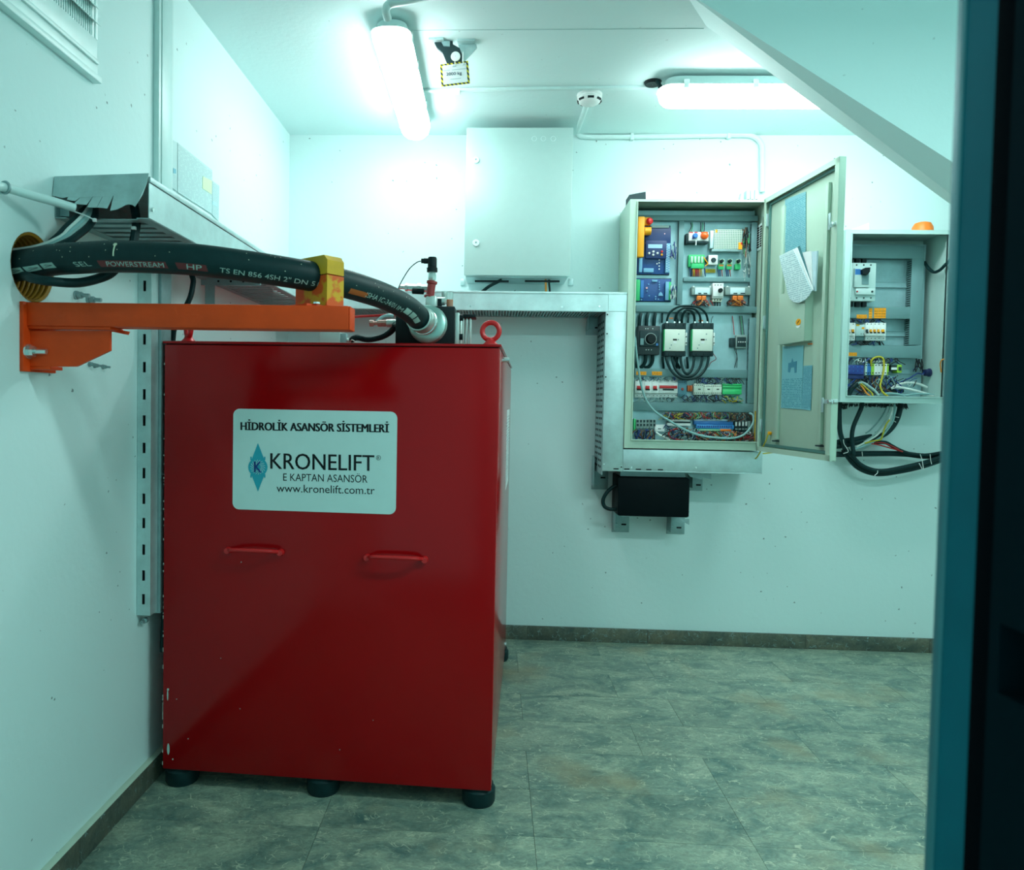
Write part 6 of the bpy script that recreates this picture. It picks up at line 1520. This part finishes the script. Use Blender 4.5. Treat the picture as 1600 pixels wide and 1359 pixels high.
# --- bottom terminal row
t = thing_at('end_clamp', 3.5350, (*e7(75, 540), *e7(97, 670)), 'thin bright green end clamp at the lower left of the cabinet', 'clamp')
part_box(t, 'clamp', 3.5350, (*e7(75, 540), *e7(96, 670)), .05, mat('bright_green_terminal', (.05, .62, .20), .4), .001)
for k, (a, b) in enumerate(((102, 138), (139, 175), (176, 212), (213, 249), (254, 290), (291, 326))):
    t = thing_at('terminal', 3.5300, (*e7(a, 548), *e7(b, 650)), '%s grey screw terminal from the left in the lower left row' % ORD[k], 'terminal', 'grey screw terminals')
    part_box(t, 'body', 3.5325, (*e7(a, 548), *e7(b, 650)), .05, GREYT, .001)
    for v in (567, 610): part_box(t, 'screw_port', 3.5318, (*e7(a + 7, v - 14), *e7(b - 7, v + 14)), .003, CHAR, 0)
t = thing_at('terminal_tag', 3.5150, (*e7(315, 605), *e7(428, 684)), 'white folded tag clipped on the lower terminals', 'tag')
part_box(t, 'face', 3.5150, (*e7(315, 628), *e7(424, 684)), .008, PAPER, .001); part_box(t, 'top_fold', 3.5180, (*e7(322, 605), *e7(428, 627)), .006, PAPER, .001); part_box(t, 'print', 3.5148, (*e7(350, 649), *e7(386, 658)), .001, CHAR, 0)
t = thing_at('white_terminal_strip', 3.5300, (*e7(455, 545), *e7(720, 622)), 'long white double terminal strip at the bottom of the cabinet', 'terminal')
part_box(t, 'upper_row', 3.5350, (*e7(470, 547), *e7(715, 570)), .04, WHITEP, .001); part_box(t, 'lower_row', 3.5300, (*e7(455, 590), *e7(722, 620)), .05, WHITEP, .001); part_box(t, 'channel', 3.5375, (*e7(460, 568), *e7(720, 592)), .04, CHAR, 0)
t = thing_at('blue_terminal_strip', 3.5275, (*e7(755, 540), *e7(1215, 680)), 'long blue terminal assembly in the bottom row of the cabinet', 'terminal')
part_box(t, 'upper_row', 3.5400, (*e7(755, 540), *e7(1180, 566)), .04, PCBL, .001)
part_box(t, 'body', 3.5350, (*e7(760, 566), *e7(1205, 610)), .05, BLUET, .002); part_box(t, 'step', 3.5290, (*e7(785, 608), *e7(1215, 655)), .05, mat('mid_blue_terminal', (.04, .27, .62), .45), .002)
part_box(t, 'green_row', 3.5275, (*e7(795, 656), *e7(1055, 678)), .05, GREEN, .001); part_box(t, 'orange_row', 3.5265, (*e7(1060, 656), *e7(1182, 680)), .05, ORNG, .001)
part_box(t, 'orange_row', 3.5200, (*e7(1120, 722), *e7(1205, 742)), .03, ORNG, .001)
mb = MB()
for i in range(30): plate_box(mb, 3.5272, (*e7(798 + i * 13, 660), *e7(804 + i * 13, 673)), .002)
for i in range(32): plate_box(mb, 3.5393, (*e7(758 + i * 13, 545), *e7(765 + i * 13, 560)), .003)
mb.build('ports', WHITEP, t, kind='stuff')
mb = MB()
for i in range(16): plate_box(mb, 3.5288, (*e7(800 + i * 25, 618), *e7(814 + i * 25, 640)), .002)
mb.build('screw_ports', BLUED, t, kind='stuff')
for i, u in enumerate((1240, 1278, 1318, 1354)):
    t = thing_at('fuse_terminal', 3.5300, (*e7(u - 16, 565), *e7(u + 16, 690)), '%s dark fuse terminal with white lever counted from the left' % ORD[i], 'terminal', 'fuse terminals with white levers')
    part_box(t, 'body', 3.5350, (*e7(u - 17, 570), *e7(u + 17, 690)), .05, CHAR, .001); part_box(t, 'lever', 3.5290, (*e7(u - 10, 572), *e7(u + 10, 622)), .014, WHITEP, .001)
    part_box(t, 'marker', 3.5343, (*e7(u - 14, 650), *e7(u + 14, 662)), .003, GREYT, 0)
part_box(t, 'end_stop', 3.5325, (*e7(1372, 565), *e7(1400, 690)), .05, GREYT, .001)
o = MB(); plate_box(o, 3.4850, (*e7(1447, 452), *e7(1492, 795)), .004, 0, .001)
tag(o.build('yellow_strip', printed('yellow_strip_print', (.70, .42, .01), (.16, .10, .02), 9, .1, .9, dens=.58)), 'tall narrow yellow warning strip at the lower right inside the cabinet', 'sign')
wire_field('terminal_wires', 'coloured thin wires fanning down onto the white terminal strip', 3.5450, (*e7(430, 462), *e7(735, 552)), 60, ('blue', 'red', 'yellow', 'grey', 'brown', 'blue', 'black', 'black'), .0019, 41, wob=4)
wire_field('terminal_wires', 'coloured thin wires fanning down onto the blue terminals', 3.5450, (*e7(755, 462), *e7(1190, 548)), 80, ('blue', 'green', 'red', 'grey', 'black', 'blue', 'brown', 'black', 'yellow'), .0018, 42, wob=4)
wire_field('terminal_wires', 'dark wires above the levered fuse terminals', 3.5450, (*e7(1190, 468), *e7(1400, 575)), 26, ('black', 'grey', 'brown', 'black'), .002, 43, wob=4)
wire_field('bottom_wires', 'blue, grey and red cores below the grey screw terminals', 3.5350, (*e7(82, 655), *e7(320, 775)), 24, ('blue', 'grey', 'brown', 'black', 'blue', 'black'), .0032, 44, wob=3)
wire_field('bottom_wires', 'jumble of blue wires on the cabinet floor below white terminals', 3.5350, (*e7(440, 640), *e7(790, 785)), 55, ('blue', 'blue', 'black', 'blue', 'black', 'grey', 'black', 'brown'), .0024, 45, vert=False, yw=.05)
wire_field('bottom_wires', 'multicoloured wires tangled below the blue terminals', 3.5300, (*e7(770, 680), *e7(1240, 790)), 120, ('red', 'grey', 'orange', 'blue', 'green', 'black', 'grey', 'black', 'red', 'black', 'black'), .0019, 46, wob=7, yw=.05)
wire_field('bottom_wires', 'red and black wires below the levered fuse terminals', 3.5300, (*e7(1220, 690), *e7(1400, 790)), 40, ('red', 'black', 'red', 'white', 'black'), .002, 47, wob=6, yw=.05)
wire([at_y(*e7(580, 652), 3.5150), at_y(*e7(520, 665), 3.5100), at_y(*e7(475, 695), 3.5050), at_y(*e7(480, 735), 3.5000), at_y(*e7(540, 770), 3.4950), at_y(*e7(640, 785), 3.5000)], .0042, WIRES['red'], 'thick red wire curled on the cabinet floor', seg=10)
wire([at_y(*e7(325, 690), 3.5100), at_y(*e7(370, 725), 3.5050), at_y(*e7(430, 750), 3.5000), at_y(*e7(480, 780), 3.5000)], .005, WIRES['white'], 'white wire from the white tag down to the cabinet floor', seg=10)
wire([at_y(*e7(600, 775), 3.5000), at_y(*e7(650, 745), 3.4950), at_y(*e7(740, 745), 3.4950), at_y(*e7(830, 785), 3.4950)], .0035, WIRES['grey'], 'grey wire humped on the cabinet floor at the middle', seg=10)
P = [at_y(*c4(112, 180), 3.4700), at_y(*c4(118, 260), 3.4680), at_y(*c4(135, 400), 3.4660), at_y(*c4(160, 560), 3.4650), at_y(*c4(200, 680), 3.4650), at_y(*c4(270, 770), 3.4650), at_y(*c4(370, 835), 3.4660), at_y(*c4(500, 910), 3.4690), at_y(*c4(620, 955), 3.4700), at_y(*c4(740, 974), 3.4725), at_y(*c4(860, 980), 3.4750), at_y(*c4(950, 960), 3.4800), at_y(*c4(1010, 910), 3.4850), at_y(*c4(1042, 850), 3.4900), at_y(*c4(1040, 800), 3.5000), at_y(*c4(1010, 782), 3.5100)]
wire(P, .0052, TEAL, 'long grey-green cable sweeping across the lower half of the cabinet', 'cable', 'cable', None, 10)
wire([at_y(*e7(1395, 690), 3.5150), at_y(*e7(1410, 730), 3.5050), at_y(*e7(1385, 775), 3.5000), at_y(*e7(1340, 790), 3.5000)], .0032, WIRES['white'], 'white wire curving down at the lower right of the cabinet', seg=8)

DSC = 1.0
# --- things lying on top of the tall cabinet
ZC = MZ1 + .0005
t = thing_at('instrument_case', 3.50, (*c3(80, 58), *c3(292, 104)), 'dark wedge-shaped case lying on the tall cabinet top left', 'case')
P = [at_y(*c3(82, 108), 3.50), at_y(*c3(82, 88), 3.50), at_y(*c3(240, 58), 3.50), at_y(*c3(243, 108), 3.50)]; P[0].z = P[3].z = ZC
MB().prism(P, (0, 1, 0), .09).build('case', CHAR, t)
P = [at_y(*c3(244, 108), 3.50), at_y(*c3(243, 62), 3.50), at_y(*c3(285, 66), 3.50), at_y(*c3(293, 108), 3.50)]; P[0].z = P[3].z = ZC
MB().prism(P, (0, 1, 0), .09).build('white_end', WHITEP, t)
for pts, m, lab in (([(325, 106), (395, 78), (440, 72), (470, 76), (400, 108)], mat('tan_paper', (.62, .62, .40), .7), 'crumpled tan paper on the tall cabinet top'), ([(405, 108), (480, 76), (640, 80), (760, 92), (880, 102), (860, 108)], PAPER, 'loose white sheet lying on the tall cabinet top'), ([(470, 104), (560, 94), (760, 92), (830, 102), (700, 106)], mat('dark_teal_folder', (.02, .16, .16), .5), 'thin dark folder under the loose white sheet')):
    yq = 3.50 if m is not PAPER else 3.53
    P = [at_y(*c3(*q_), yq) for q_ in pts]; mz = min(p.z for p in P)
    for p in P: p.z += ZC - mz
    o = MB().prism(P, (0, 1, 0), .06).build('paper', m); tag(o, lab, 'paper')
for i, u in enumerate((1232, 1272, 1312)):
    x0, x1, z0, z1 = rect(3.56, *c3(u - 18, 42), *c3(u + 17, 106))
    t = empty('spare_terminal', ((x0 + x1) / 2, 3.58, ZC), '%s spare grey terminal from the left standing on the tall cabinet' % ORD[i], 'terminal', 'spare terminals on the cabinet')
    MB().box(x0, x1, 3.56, 3.60, ZC, z1, 0, .002).build('body', GREYC, t); MB().box(x0 + .004, x1 - .004, 3.559, 3.562, ZC + .004, ZC + (z1 - ZC) * .45).build('port', CHAR, t)
x0, x1, z0, z1 = rect(3.56, *c3(1142, 62), *c3(1200, 106)); o = MB().prism([Vector((x0, 3.56, ZC)), Vector((x0 + .01, 3.56, z1 - .004)), Vector(((x0 + x1) / 2, 3.56, z1)), Vector((x1, 3.56, ZC))], (0, 1, 0), .03)
tag(o.build('spare_clip', GREYC), 'small grey clip lying beside the spare terminals', 'clip')

# ------------------------------------------------------------------ second cabinet
YS = 3.50
sx0, sx1, sz0, sz1 = rect(YS, 1317, 359, 1481, 629.5)
so = rect(YS, *s6(82, 30), *s6(815, 1258))
sec = empty('distribution_cabinet', ((sx0 + sx1) / 2, YS + .1, sz0), 'smaller grey distribution cabinet, open, at the right of the back wall', 'cabinet')
shell(sec, sx0, sx1, sz0, sz1, YS, 3.716, so[0], so[1] - .002, so[2], so[3], GREYC)
YQ = 3.665
px_r = at_y(1443, 500, YQ).x
MB().box(sx0 + .02, px_r, YQ, YQ + .003, sz0 + .03, sz1 - .03).build('mounting_plate', PLATE, sec)
G2 = 'grey wiring ducts in the distribution cabinet'
YE = 3.615
duct('top grey duct of the distribution cabinet', YE, (*s6(90, 115), *s6(652, 212)), .05, G2)
duct('right vertical grey duct of the distribution cabinet', YE, (*s6(548, 214), *s6(640, 868)), .05, G2)
dl = duct('grey duct with orange labels in the middle of the distribution cabinet', YE, (*s6(78, 578), *s6(545, 668)), .05, G2)
for a, b, c, e in ((230, 590, 256, 668), (270, 588, 299, 666), (301, 588, 329, 666), (331, 588, 359, 666), (138, 638, 216, 668)): label_on(dl, YE, (*s6(a, b), *s6(c, e)))
dl = duct('lower grey duct of the distribution cabinet above coloured terminals', YE, (*s6(72, 872), *s6(630, 966)), .05, G2)
label_on(dl, YE, (*s6(66, 925), *s6(140, 952)))
din_rail('upper mounting rail of the distribution cabinet', 3.655, (*s6(80, 384), *s6(520, 432)), 'rails of the distribution cabinet')
din_rail('middle mounting rail of the distribution cabinet', 3.655, (*s6(80, 756), *s6(520, 800)), 'rails of the distribution cabinet')
din_rail('lower mounting rail of the distribution cabinet', 3.655, (*s6(80, 1040), *s6(600, 1084)), 'rails of the distribution cabinet')
# moulded case breaker
t = thing_at('moulded_case_breaker', 3.57, (*s6(84, 245), *s6(285, 545)), 'large pale moulded case breaker with black lever in the distribution cabinet', 'breaker')
PG = mat('pale_grey_breaker', (.50, .68, .66), .45)
part_box(t, 'body', 3.585, (*s6(84, 245), *s6(284, 535)), .08, PG, .003)
part_box(t, 'nose', 3.572, (*s6(122, 285), *s6(242, 432)), .016, PG, .003)
part_box(t, 'lever_slot', 3.57, (*s6(180, 305), *s6(232, 410)), .004, DUCT, .001)
P = [at_y(*s6(u, v), 3.55) for u, v in ((184, 295), (205, 282), (243, 280), (240, 312), (222, 335), (186, 330))]; MB().prism(P, (0, 1, 0), .024).build('lever', BLACK, t)
part_box(t, 'trip_unit', 3.575, (*s6(132, 438), *s6(280, 486)), .012, mat('paler_breaker', (.58, .74, .72), .45), .002)
knob(t, 'trip_button', 3.575, *s6(142, 463), .004, .003, REDB); knob(t, 'setting_dial', 3.575, *s6(256, 464), .005, .003, CHAR)
part_box(t, 'nameplate', 3.571, (*s6(128, 292), *s6(168, 335)), .002, BLUET, 0)
dots(t, 'terminal_screws', 3.585, [s6(u, v) for u in (88, 138, 192, 246) for v in (262, 512)], .004, CHAR)
for u in (95, 148, 198): 
    x0, x1, z0, z1 = rect(3.60, *s6(u - 14, 212), *s6(u + 16, 246)); MB().box(x0, x1, 3.60, 3.62, z0, z1).build('busbar_cover', BLACK, t)
    x0, x1, z0, z1 = rect(3.60, *s6(u - 14, 540), *s6(u + 16, 578)); MB().box(x0, x1, 3.60, 3.62, z0, z1).build('busbar_cover', BLACK, t)
# breakers
G3 = 'breakers of the distribution cabinet'
for a, b, nm, tg in ((66, 96, 'leftmost', YELB), (97, 128, 'second', YELB), (206, 234, 'third', CHAR), (235, 263, 'fourth', YELB), (264, 292, 'fifth', YELB), (293, 321, 'sixth', YELB), (322, 360, 'rightmost', YELB)):
    breaker('%s white breaker in the middle row of the distribution cabinet' % nm if nm in ('leftmost', 'rightmost') else '%s white breaker from the left in the distribution cabinet' % nm, 3.59, s6, a, b, (700, 728, 798, 835), tg, 1, G3)
t = thing_at('relay_unit', 3.60, (*s6(132, 705), *s6(204, 835)), 'pale relay with small yellow tag between the breakers of the distribution cabinet', 'relay')
part_box(t, 'body', 3.605, (*s6(132, 715), *s6(204, 800)), .05, PG, .002); part_box(t, 'foot', 3.62, (*s6(132, 800), *s6(204, 835)), .035, DUCT, .001); part_box(t, 'tag', 3.604, (*s6(178, 733), *s6(202, 748)), .002, YELB, 0); part_box(t, 'tag', 3.604, (*s6(136, 712), *s6(160, 724)), .002, YELLOW, 0)
dots(t, 'screws', 3.605, [s6(u, 784) for u in (172, 190)], .002, BLACK)
wire_field('breaker_wires', 'short dark wires under the distribution cabinet breakers', 3.64, (*s6(80, 836), *s6(325, 872)), 16, ('blue', 'black', 'black'), .0032, 51, wob=3)
wire_field('breaker_wires', 'short dark wires above the distribution cabinet breakers', 3.64, (*s6(80, 672), *s6(330, 702)), 14, ('blue', 'black', 'black'), .003, 52, wob=3)
# terminals
t = thing_at('blue_terminal_block', 3.59, (*s6(66, 1020), *s6(194, 1125)), 'dark blue neutral terminal block in the distribution cabinet', 'terminal')
part_box(t, 'body', 3.59, (*s6(66, 1020), *s6(194, 1090)), .06, BLUED, .002); part_box(t, 'lower_step', 3.60, (*s6(66, 1090), *s6(194, 1125)), .05, mat('navy_terminal', (.012, .03, .16), .5), .002)
dots(t, 'screws', 3.59, [s6(u, v) for u in (82, 114, 146, 178) for v in (1034, 1066)], .003, BLUET)
GT = 'small terminals in the distribution cabinet'
for i, (a, b, m, nm) in enumerate(((204, 218, PG, 'pale'), (219, 233, BLUET, 'blue'), (234, 248, BLUET, 'blue'), (249, 272, LGREEN, 'lime'), (273, 296, WHITEP, 'white'), (297, 320, WHITEP, 'white'), (321, 344, WHITEP, 'white'), (345, 368, WHITEP, 'white'), (369, 382, LGREEN, 'lime'))):
    t = thing_at('small_terminal', 3.60, (*s6(a, 1008), *s6(b, 1096)), '%s terminal, number %s from the left in the distribution cabinet lower row' % (nm, ('one', 'two', 'three', 'four', 'five', 'six', 'seven', 'eight', 'nine')[i]), 'terminal', GT + ', ' + nm)
    part_box(t, 'body', 3.60, (*s6(a, 1010), *s6(b, 1096)), .05, m, .001)
    dots(t, 'screws', 3.60, [s6((a + b) / 2, v) for v in (1022, 1080)], .003, CHAR)
for i, (u, v) in enumerate(((140, 990), (158, 996), (178, 1000), (200, 1004), (262, 1005), (284, 1000), (306, 1002), (328, 1004))):
    pass
mb = MB()
for u, v in ((145, 995), (162, 1000), (182, 1004), (204, 1008), (262, 1003), (286, 1000), (308, 1002), (330, 1004)): p = at_y(*s6(u, v), 3.61); mb.lathe((p.x, 3.61, p.z), (0, -1, .5), [(.0035, 0), (.0035, .012), (.001, .013)], 8)
o = mb.build('wire_ferrules', WHITEP); o['kind'] = 'stuff'; o['label'] = 'white wire ferrules above the coloured terminals of distribution cabinet'; o['category'] = 'ferrules'
t = thing_at('end_relay', 3.61, (*s6(400, 1018), *s6(482, 1080)), 'small relay with yellow-green end to the right of the terminals', 'relay')
part_box(t, 'body', 3.615, (*s6(400, 1020), *s6(446, 1062)), .045, CHAR, .001); part_box(t, 'label', 3.613, (*s6(402, 1038), *s6(444, 1056)), .003, PAPER, 0); part_box(t, 'end', 3.61, (*s6(448, 1018), *s6(482, 1080)), .045, LGREEN, .002); part_box(t, 'slot', 3.609, (*s6(455, 1035), *s6(478, 1062)), .002, CHAR, 0)
wire_field('terminal_wires', 'blue and black wires dropping from duct onto the coloured terminals', 3.63, (*s6(90, 965), *s6(460, 1020)), 36, ('blue', 'black', 'blue', 'black', 'grey'), .0028, 61, wob=4)
wire_field('terminal_wires', 'blue wires falling at the right end of the lower duct', 3.63, (*s6(580, 966), *s6(632, 1075)), 9, ('blue', 'black', 'black'), .0026, 62, wob=2)
wire_field('floor_wires', 'blue and brown wires hanging below the coloured terminals', 3.63, (*s6(70, 1095), *s6(420, 1250)), 40, ('blue', 'black', 'brown', 'blue', 'grey', 'black', 'black'), .0032, 63, wob=8)
wire_field('floor_wires', 'blue wires tangled at the middle right of distribution cabinet floor', 3.62, (*s6(390, 1110), *s6(600, 1190)), 9, ('blue', 'grey', 'black', 'black'), .0024, 64, vert=False, yw=.04)
def sw(pts, y0_, y1_, r, m, lab, nm='wire', cat='wire', grp=None):
    n = len(pts) - 1; return wire([at_y(*s6(*q_), y0_ + (y1_ - y0_) * i / n) for i, q_ in enumerate(pts)], r, m, lab, nm, cat, grp, 10)
sw([(250, 1030), (250, 990), (275, 965), (310, 958), (338, 972), (346, 1020), (340, 1080), (325, 1140), (318, 1180), (335, 1225), (375, 1258)], 3.60, 3.55, .0044, WIRES['yellow'], 'yellow-green earth wire looping over the coloured terminals')
G4 = 'grey cables at the floor of the distribution cabinet'
sw([(400, 1198), (440, 1188), (520, 1200), (620, 1225), (720, 1255)], 3.60, 3.58, .0062, WIRES['white'], 'pale cable running right along the distribution cabinet floor, lower one', 'cable', 'cable', G4)
sw([(410, 1190), (480, 1162), (560, 1155), (620, 1168), (672, 1190)], 3.61, 3.62, .0058, WIRES['white'], 'pale cable arching right on the distribution cabinet floor, upper one', 'cable', 'cable', G4)
sw([(310, 1245), (380, 1235), (440, 1240), (500, 1252)], 3.57, 3.57, .0058, TEAL, 'grey-green cable lying at the middle of the distribution cabinet floor', 'cable', 'cable', G4)
sw([(505, 1252), (580, 1240), (660, 1240), (740, 1250)], 3.58, 3.58, .0050, TEAL, 'grey-green cable lying at the right of the distribution cabinet floor', 'cable', 'cable', G4)
sw([(150, 1160), (185, 1155), (235, 1185), (280, 1220), (305, 1252)], 3.59, 3.56, .0062, WIRES['grey'], 'grey cable bending down left of the yellow-green earth wire', 'cable', 'cable', G4)
sw([(165, 1165), (190, 1200), (215, 1235), (240, 1255)], 3.585, 3.56, .0036, WIRES['orange'], 'orange wire beside the grey cable on the cabinet floor')
sw([(170, 1160), (210, 1195), (250, 1230), (262, 1255)], 3.58, 3.56, .0036, WIRES['yellow'], 'yellow wire beside the grey cable on the cabinet floor')
sw([(150, 1155), (100, 1200), (75, 1250)], 3.60, 3.60, .012, RUBBER, 'thick black cable at the lower left corner of distribution cabinet', 'cable', 'cable')
sw([(380, 1210), (430, 1222), (490, 1215)], 3.62, 3.62, .009, RUBBER, 'thick black cable behind the pale cables on the cabinet floor', 'cable', 'cable')
# right inner wall: gland, cable, earth wire
xw = sx1 - .0035
p = at_x(*s6(693, 1078), xw)
t = empty('cable_gland', (xw - .012, p.y, p.z - .02), 'dark blue plug on the right inner wall of distribution cabinet', 'plug')
MB().lathe((xw, p.y, p.z), (-1, 0, 0), [(.020, 0), (.020, .006), (.016, .008), (.016, .024), (.010, .028), (.0005, .028)], 14).build('body', mat('navy_plug', (.01, .02, .09), .45), t)
wire([Vector((xw - .028, p.y, p.z)), at_y(*s6(640, 1090), 3.60), at_y(*s6(598, 1085), 3.62), at_y(*s6(540, 1120), 3.62), at_y(*s6(470, 1150), 3.62)], .003, WIRES['blue'], 'blue wire from the dark blue plug to the cabinet floor')
wire([at_y(*s6(652, 240), 3.63), at_y(*s6(680, 280), 3.60), at_y(*s6(722, 316), 3.56), at_y(*s6(770, 300), 3.52), at_y(*s6(810, 262), 3.49), at_y(*s6(850, 225), 3.47)], .0072, RUBBER, 'black cable curving out of the upper right of distribution cabinet', 'cable', 'cable')
wire([at_y(*s6(780, 1075), 3.505), at_y(*s6(774, 1010), 3.495), at_y(*s6(790, 978), 3.485), at_y(*s6(830, 982), 3.475)], .003, WIRES['orange'], 'orange and green earth wire at the right rim of distribution cabinet')
# beacon and paper on top
x0, x1, z0, z1 = rect(3.60, 1424, 348.5, 1459, 358)
t = empty('warning_beacon', ((x0 + x1) / 2, 3.60, sz1), 'round orange cap lying on the distribution cabinet', 'cap')
c_ = Vector(((x0 + x1) / 2, 3.60, sz1)); r_ = (x1 - x0) / 2; hb = at_y(1440, 347.5, 3.60).z - sz1
MB().lathe(c_, EZ, [(r_, 0), (r_, .005), (r_ * .92, .008)], 28).build('rim', ORNG, t); MB().lathe(c_, EZ, [(r_ * .92, .007), (r_ * .86, hb * .6), (r_ * .66, hb * .92), (r_ * .4, hb), (.0005, hb)], 28).build('dome', ORNG, t)
P = [at_y(*c5(700, 562), 3.55), at_y(*c5(895, 524), 3.60), at_y(*c5(897, 565), 3.56)]
for p in P: p.z = max(p.z, sz1 + .0006)
P[0].z = sz1 + .0006; P[2].z = sz1 + .0006
mb = MB(); mb.prism(P, (0, .3, .05), .02); tag(mb.build('paper', PAPER), 'curled white sheet on the distribution cabinet', 'paper')

# ------------------------------------------------------------------ cables under the second cabinet
YK = 3.62
def cw(pts, r, m, lab, y0_=YK, y1_=YK, nm='cable', cat='cable', grp=None):
    n = len(pts) - 1; return wire([at_y(*f4(*q_), y0_ + (y1_ - y0_) * i / n) for i, q_ in enumerate(pts)], r, m, lab, nm, cat, grp, 12)
cw([(395, 60), (390, 130), (340, 250), (285, 380), (262, 500), (268, 620), (290, 760)], .0098, RUBBER, 'black cable falling from the left underside of distribution cabinet', 3.58, 3.58)
cw([(100, 60), (95, 200), (98, 360), (110, 480), (140, 580), (170, 690)], .011, RUBBER, 'black cable dropping beside the open door edge', 3.60, 3.60)
cw([(905, 60), (895, 150), (860, 280), (790, 400), (690, 490), (560, 540), (420, 570), (280, 610), (140, 640), (40, 650)], .0125, RUBBER, 'thick black cable curving left from the right underside of distribution cabinet', 3.60, 3.63)
cw([(800, 70), (790, 180), (750, 300), (680, 410), (580, 510), (450, 590), (320, 660)], .0042, WIRES['white'], 'pale cable nearest the black one under the distribution cabinet', 3.58, 3.60)
cw([(820, 70), (825, 190), (800, 320), (730, 430), (640, 530), (520, 600), (380, 660), (290, 690)], .0046, TEAL, 'grey-green cable in the bundle under the distribution cabinet', 3.575, 3.60)
cw([(770, 70), (750, 180), (715, 290), (640, 400), (540, 510), (420, 590)], .0036, WIRES['grey'], 'thin grey cable in the bundle under the distribution cabinet', 3.59, 3.61)
cw([(760, 300), (720, 350), (690, 420), (665, 500), (640, 560), (540, 580), (430, 610)], .0036, WIRES['yellow'], 'yellow-green wire kinked in the bundle under the distribution cabinet', 3.57, 3.59)
cw([(730, 90), (690, 200), (610, 320), (510, 430), (440, 480)], .0034, TEAL, 'dim grey wire sweeping behind the bundle under the cabinet', 3.66, 3.68)
cw([(160, 690), (230, 800), (320, 900), (430, 965), (560, 1000), (700, 1000), (860, 975), (1020, 945), (1180, 905), (1340, 855), (1480, 800), (1700, 700)], .0150, RUBBER, 'lower thick black cable bundle sagging to the right behind door frame', 3.62, 3.62)
cw([(190, 690), (260, 770), (350, 870), (450, 930), (570, 968), (700, 970), (850, 945), (1010, 912), (1180, 872), (1340, 825), (1480, 770), (1700, 670)], .0100, RUBBER, 'upper cable of the sagging black bundle under distribution cabinet', 3.595, 3.595)
cw([(60, 755), (200, 755), (400, 748), (600, 745), (800, 745), (1000, 755), (1150, 775), (1300, 780), (1460, 765), (1700, 740)], .0135, RUBBER, 'straight thick black cable running right below the distribution cabinet', 3.64, 3.64)
cw([(560, 600), (700, 600), (780, 640), (870, 690), (980, 735), (1100, 760), (1250, 765), (1450, 735), (1700, 700)], .0085, RUBBER, 'black cable joining the straight one from upper left', 3.615, 3.615)
cw([(480, 610), (600, 628), (720, 660), (830, 690), (930, 720)], .0032, WIRES['red'], 'thin red wire, lower of the pair below distribution cabinet', 3.605, 3.605)
cw([(560, 600), (680, 605), (780, 645), (880, 695)], .0028, WIRES['red'], 'thin red wire, upper of the pair below distribution cabinet', 3.600, 3.600)
cw([(60, 600), (140, 580), (300, 560), (420, 535), (520, 520)], .012, RUBBER, 'short black cable bundle end pointing left at the door edge', 3.63, 3.63)
for pts, lab in (([(150, 560), (160, 620), (215, 715), (150, 745)], 'pale cable tie at the left crossing of black cables'), ([(600, 970), (598, 1000), (560, 1035)], 'pale cable tie at the lowest point of the black bundle'), ([(1160, 755), (1185, 830), (1205, 960)], 'long pale cable tie joining both black bundles'), ([(1145, 870), (1185, 945)], 'short pale cable tie left of the long one'), ([(1290, 755), (1300, 840), (1312, 885)], 'pale cable tie nearest the door frame'), ([(395, 720), (402, 780)], 'pale cable tie around the straight black cable'), ([(835, 262), (880, 270)], 'pale cable tie on the curved black cable'), ([(820, 318), (840, 332)], 'smaller pale cable tie on the curved black cable')):
    P = [at_y(*f4(*q_), 3.575) for q_ in pts]
    tag(MB().tube(P, .0014, 6, smooth=4).build('cable_tie', WHITEP), lab, 'tie')
x0, x1, z0, z1 = rect(3.69, *f4(420, 630), *f4(565, 702))
o = MB().prism([at_y(*f4(u, v), 3.655) for u, v in ((415, 700), (535, 632), (565, 655), (565, 704))], (0, 1, 0), .004)
tag(o.build('paper_scrap', PAPER), 'white paper scrap caught behind the cables under distribution cabinet', 'paper')
mb = MB(); rr = random.Random(9)
for i in range(240):
    u = rr.uniform(85, 985); v = 95 + rr.uniform(0, 12); l = rr.uniform(10, 34) + (30 if u > 880 or u < 190 else 0) + (14 if 700 > u > 640 else 0); y = rr.uniform(3.56, 3.69)
    a = at_y(*f4(u, v - 10), y); b = at_y(*f4(u + rr.uniform(-14, 26 if u > 880 else 14), v + l), y); mb.tube([a, (a + b) / 2 + Vector((rr.uniform(-.003, .003), 0, 0)), b], .0016, 4, smooth=0)
o = mb.build('brush_strip', BLACK); o['kind'] = 'stuff'; o['label'] = 'black bristle strip along the underside of distribution cabinet'; o['category'] = 'brush'
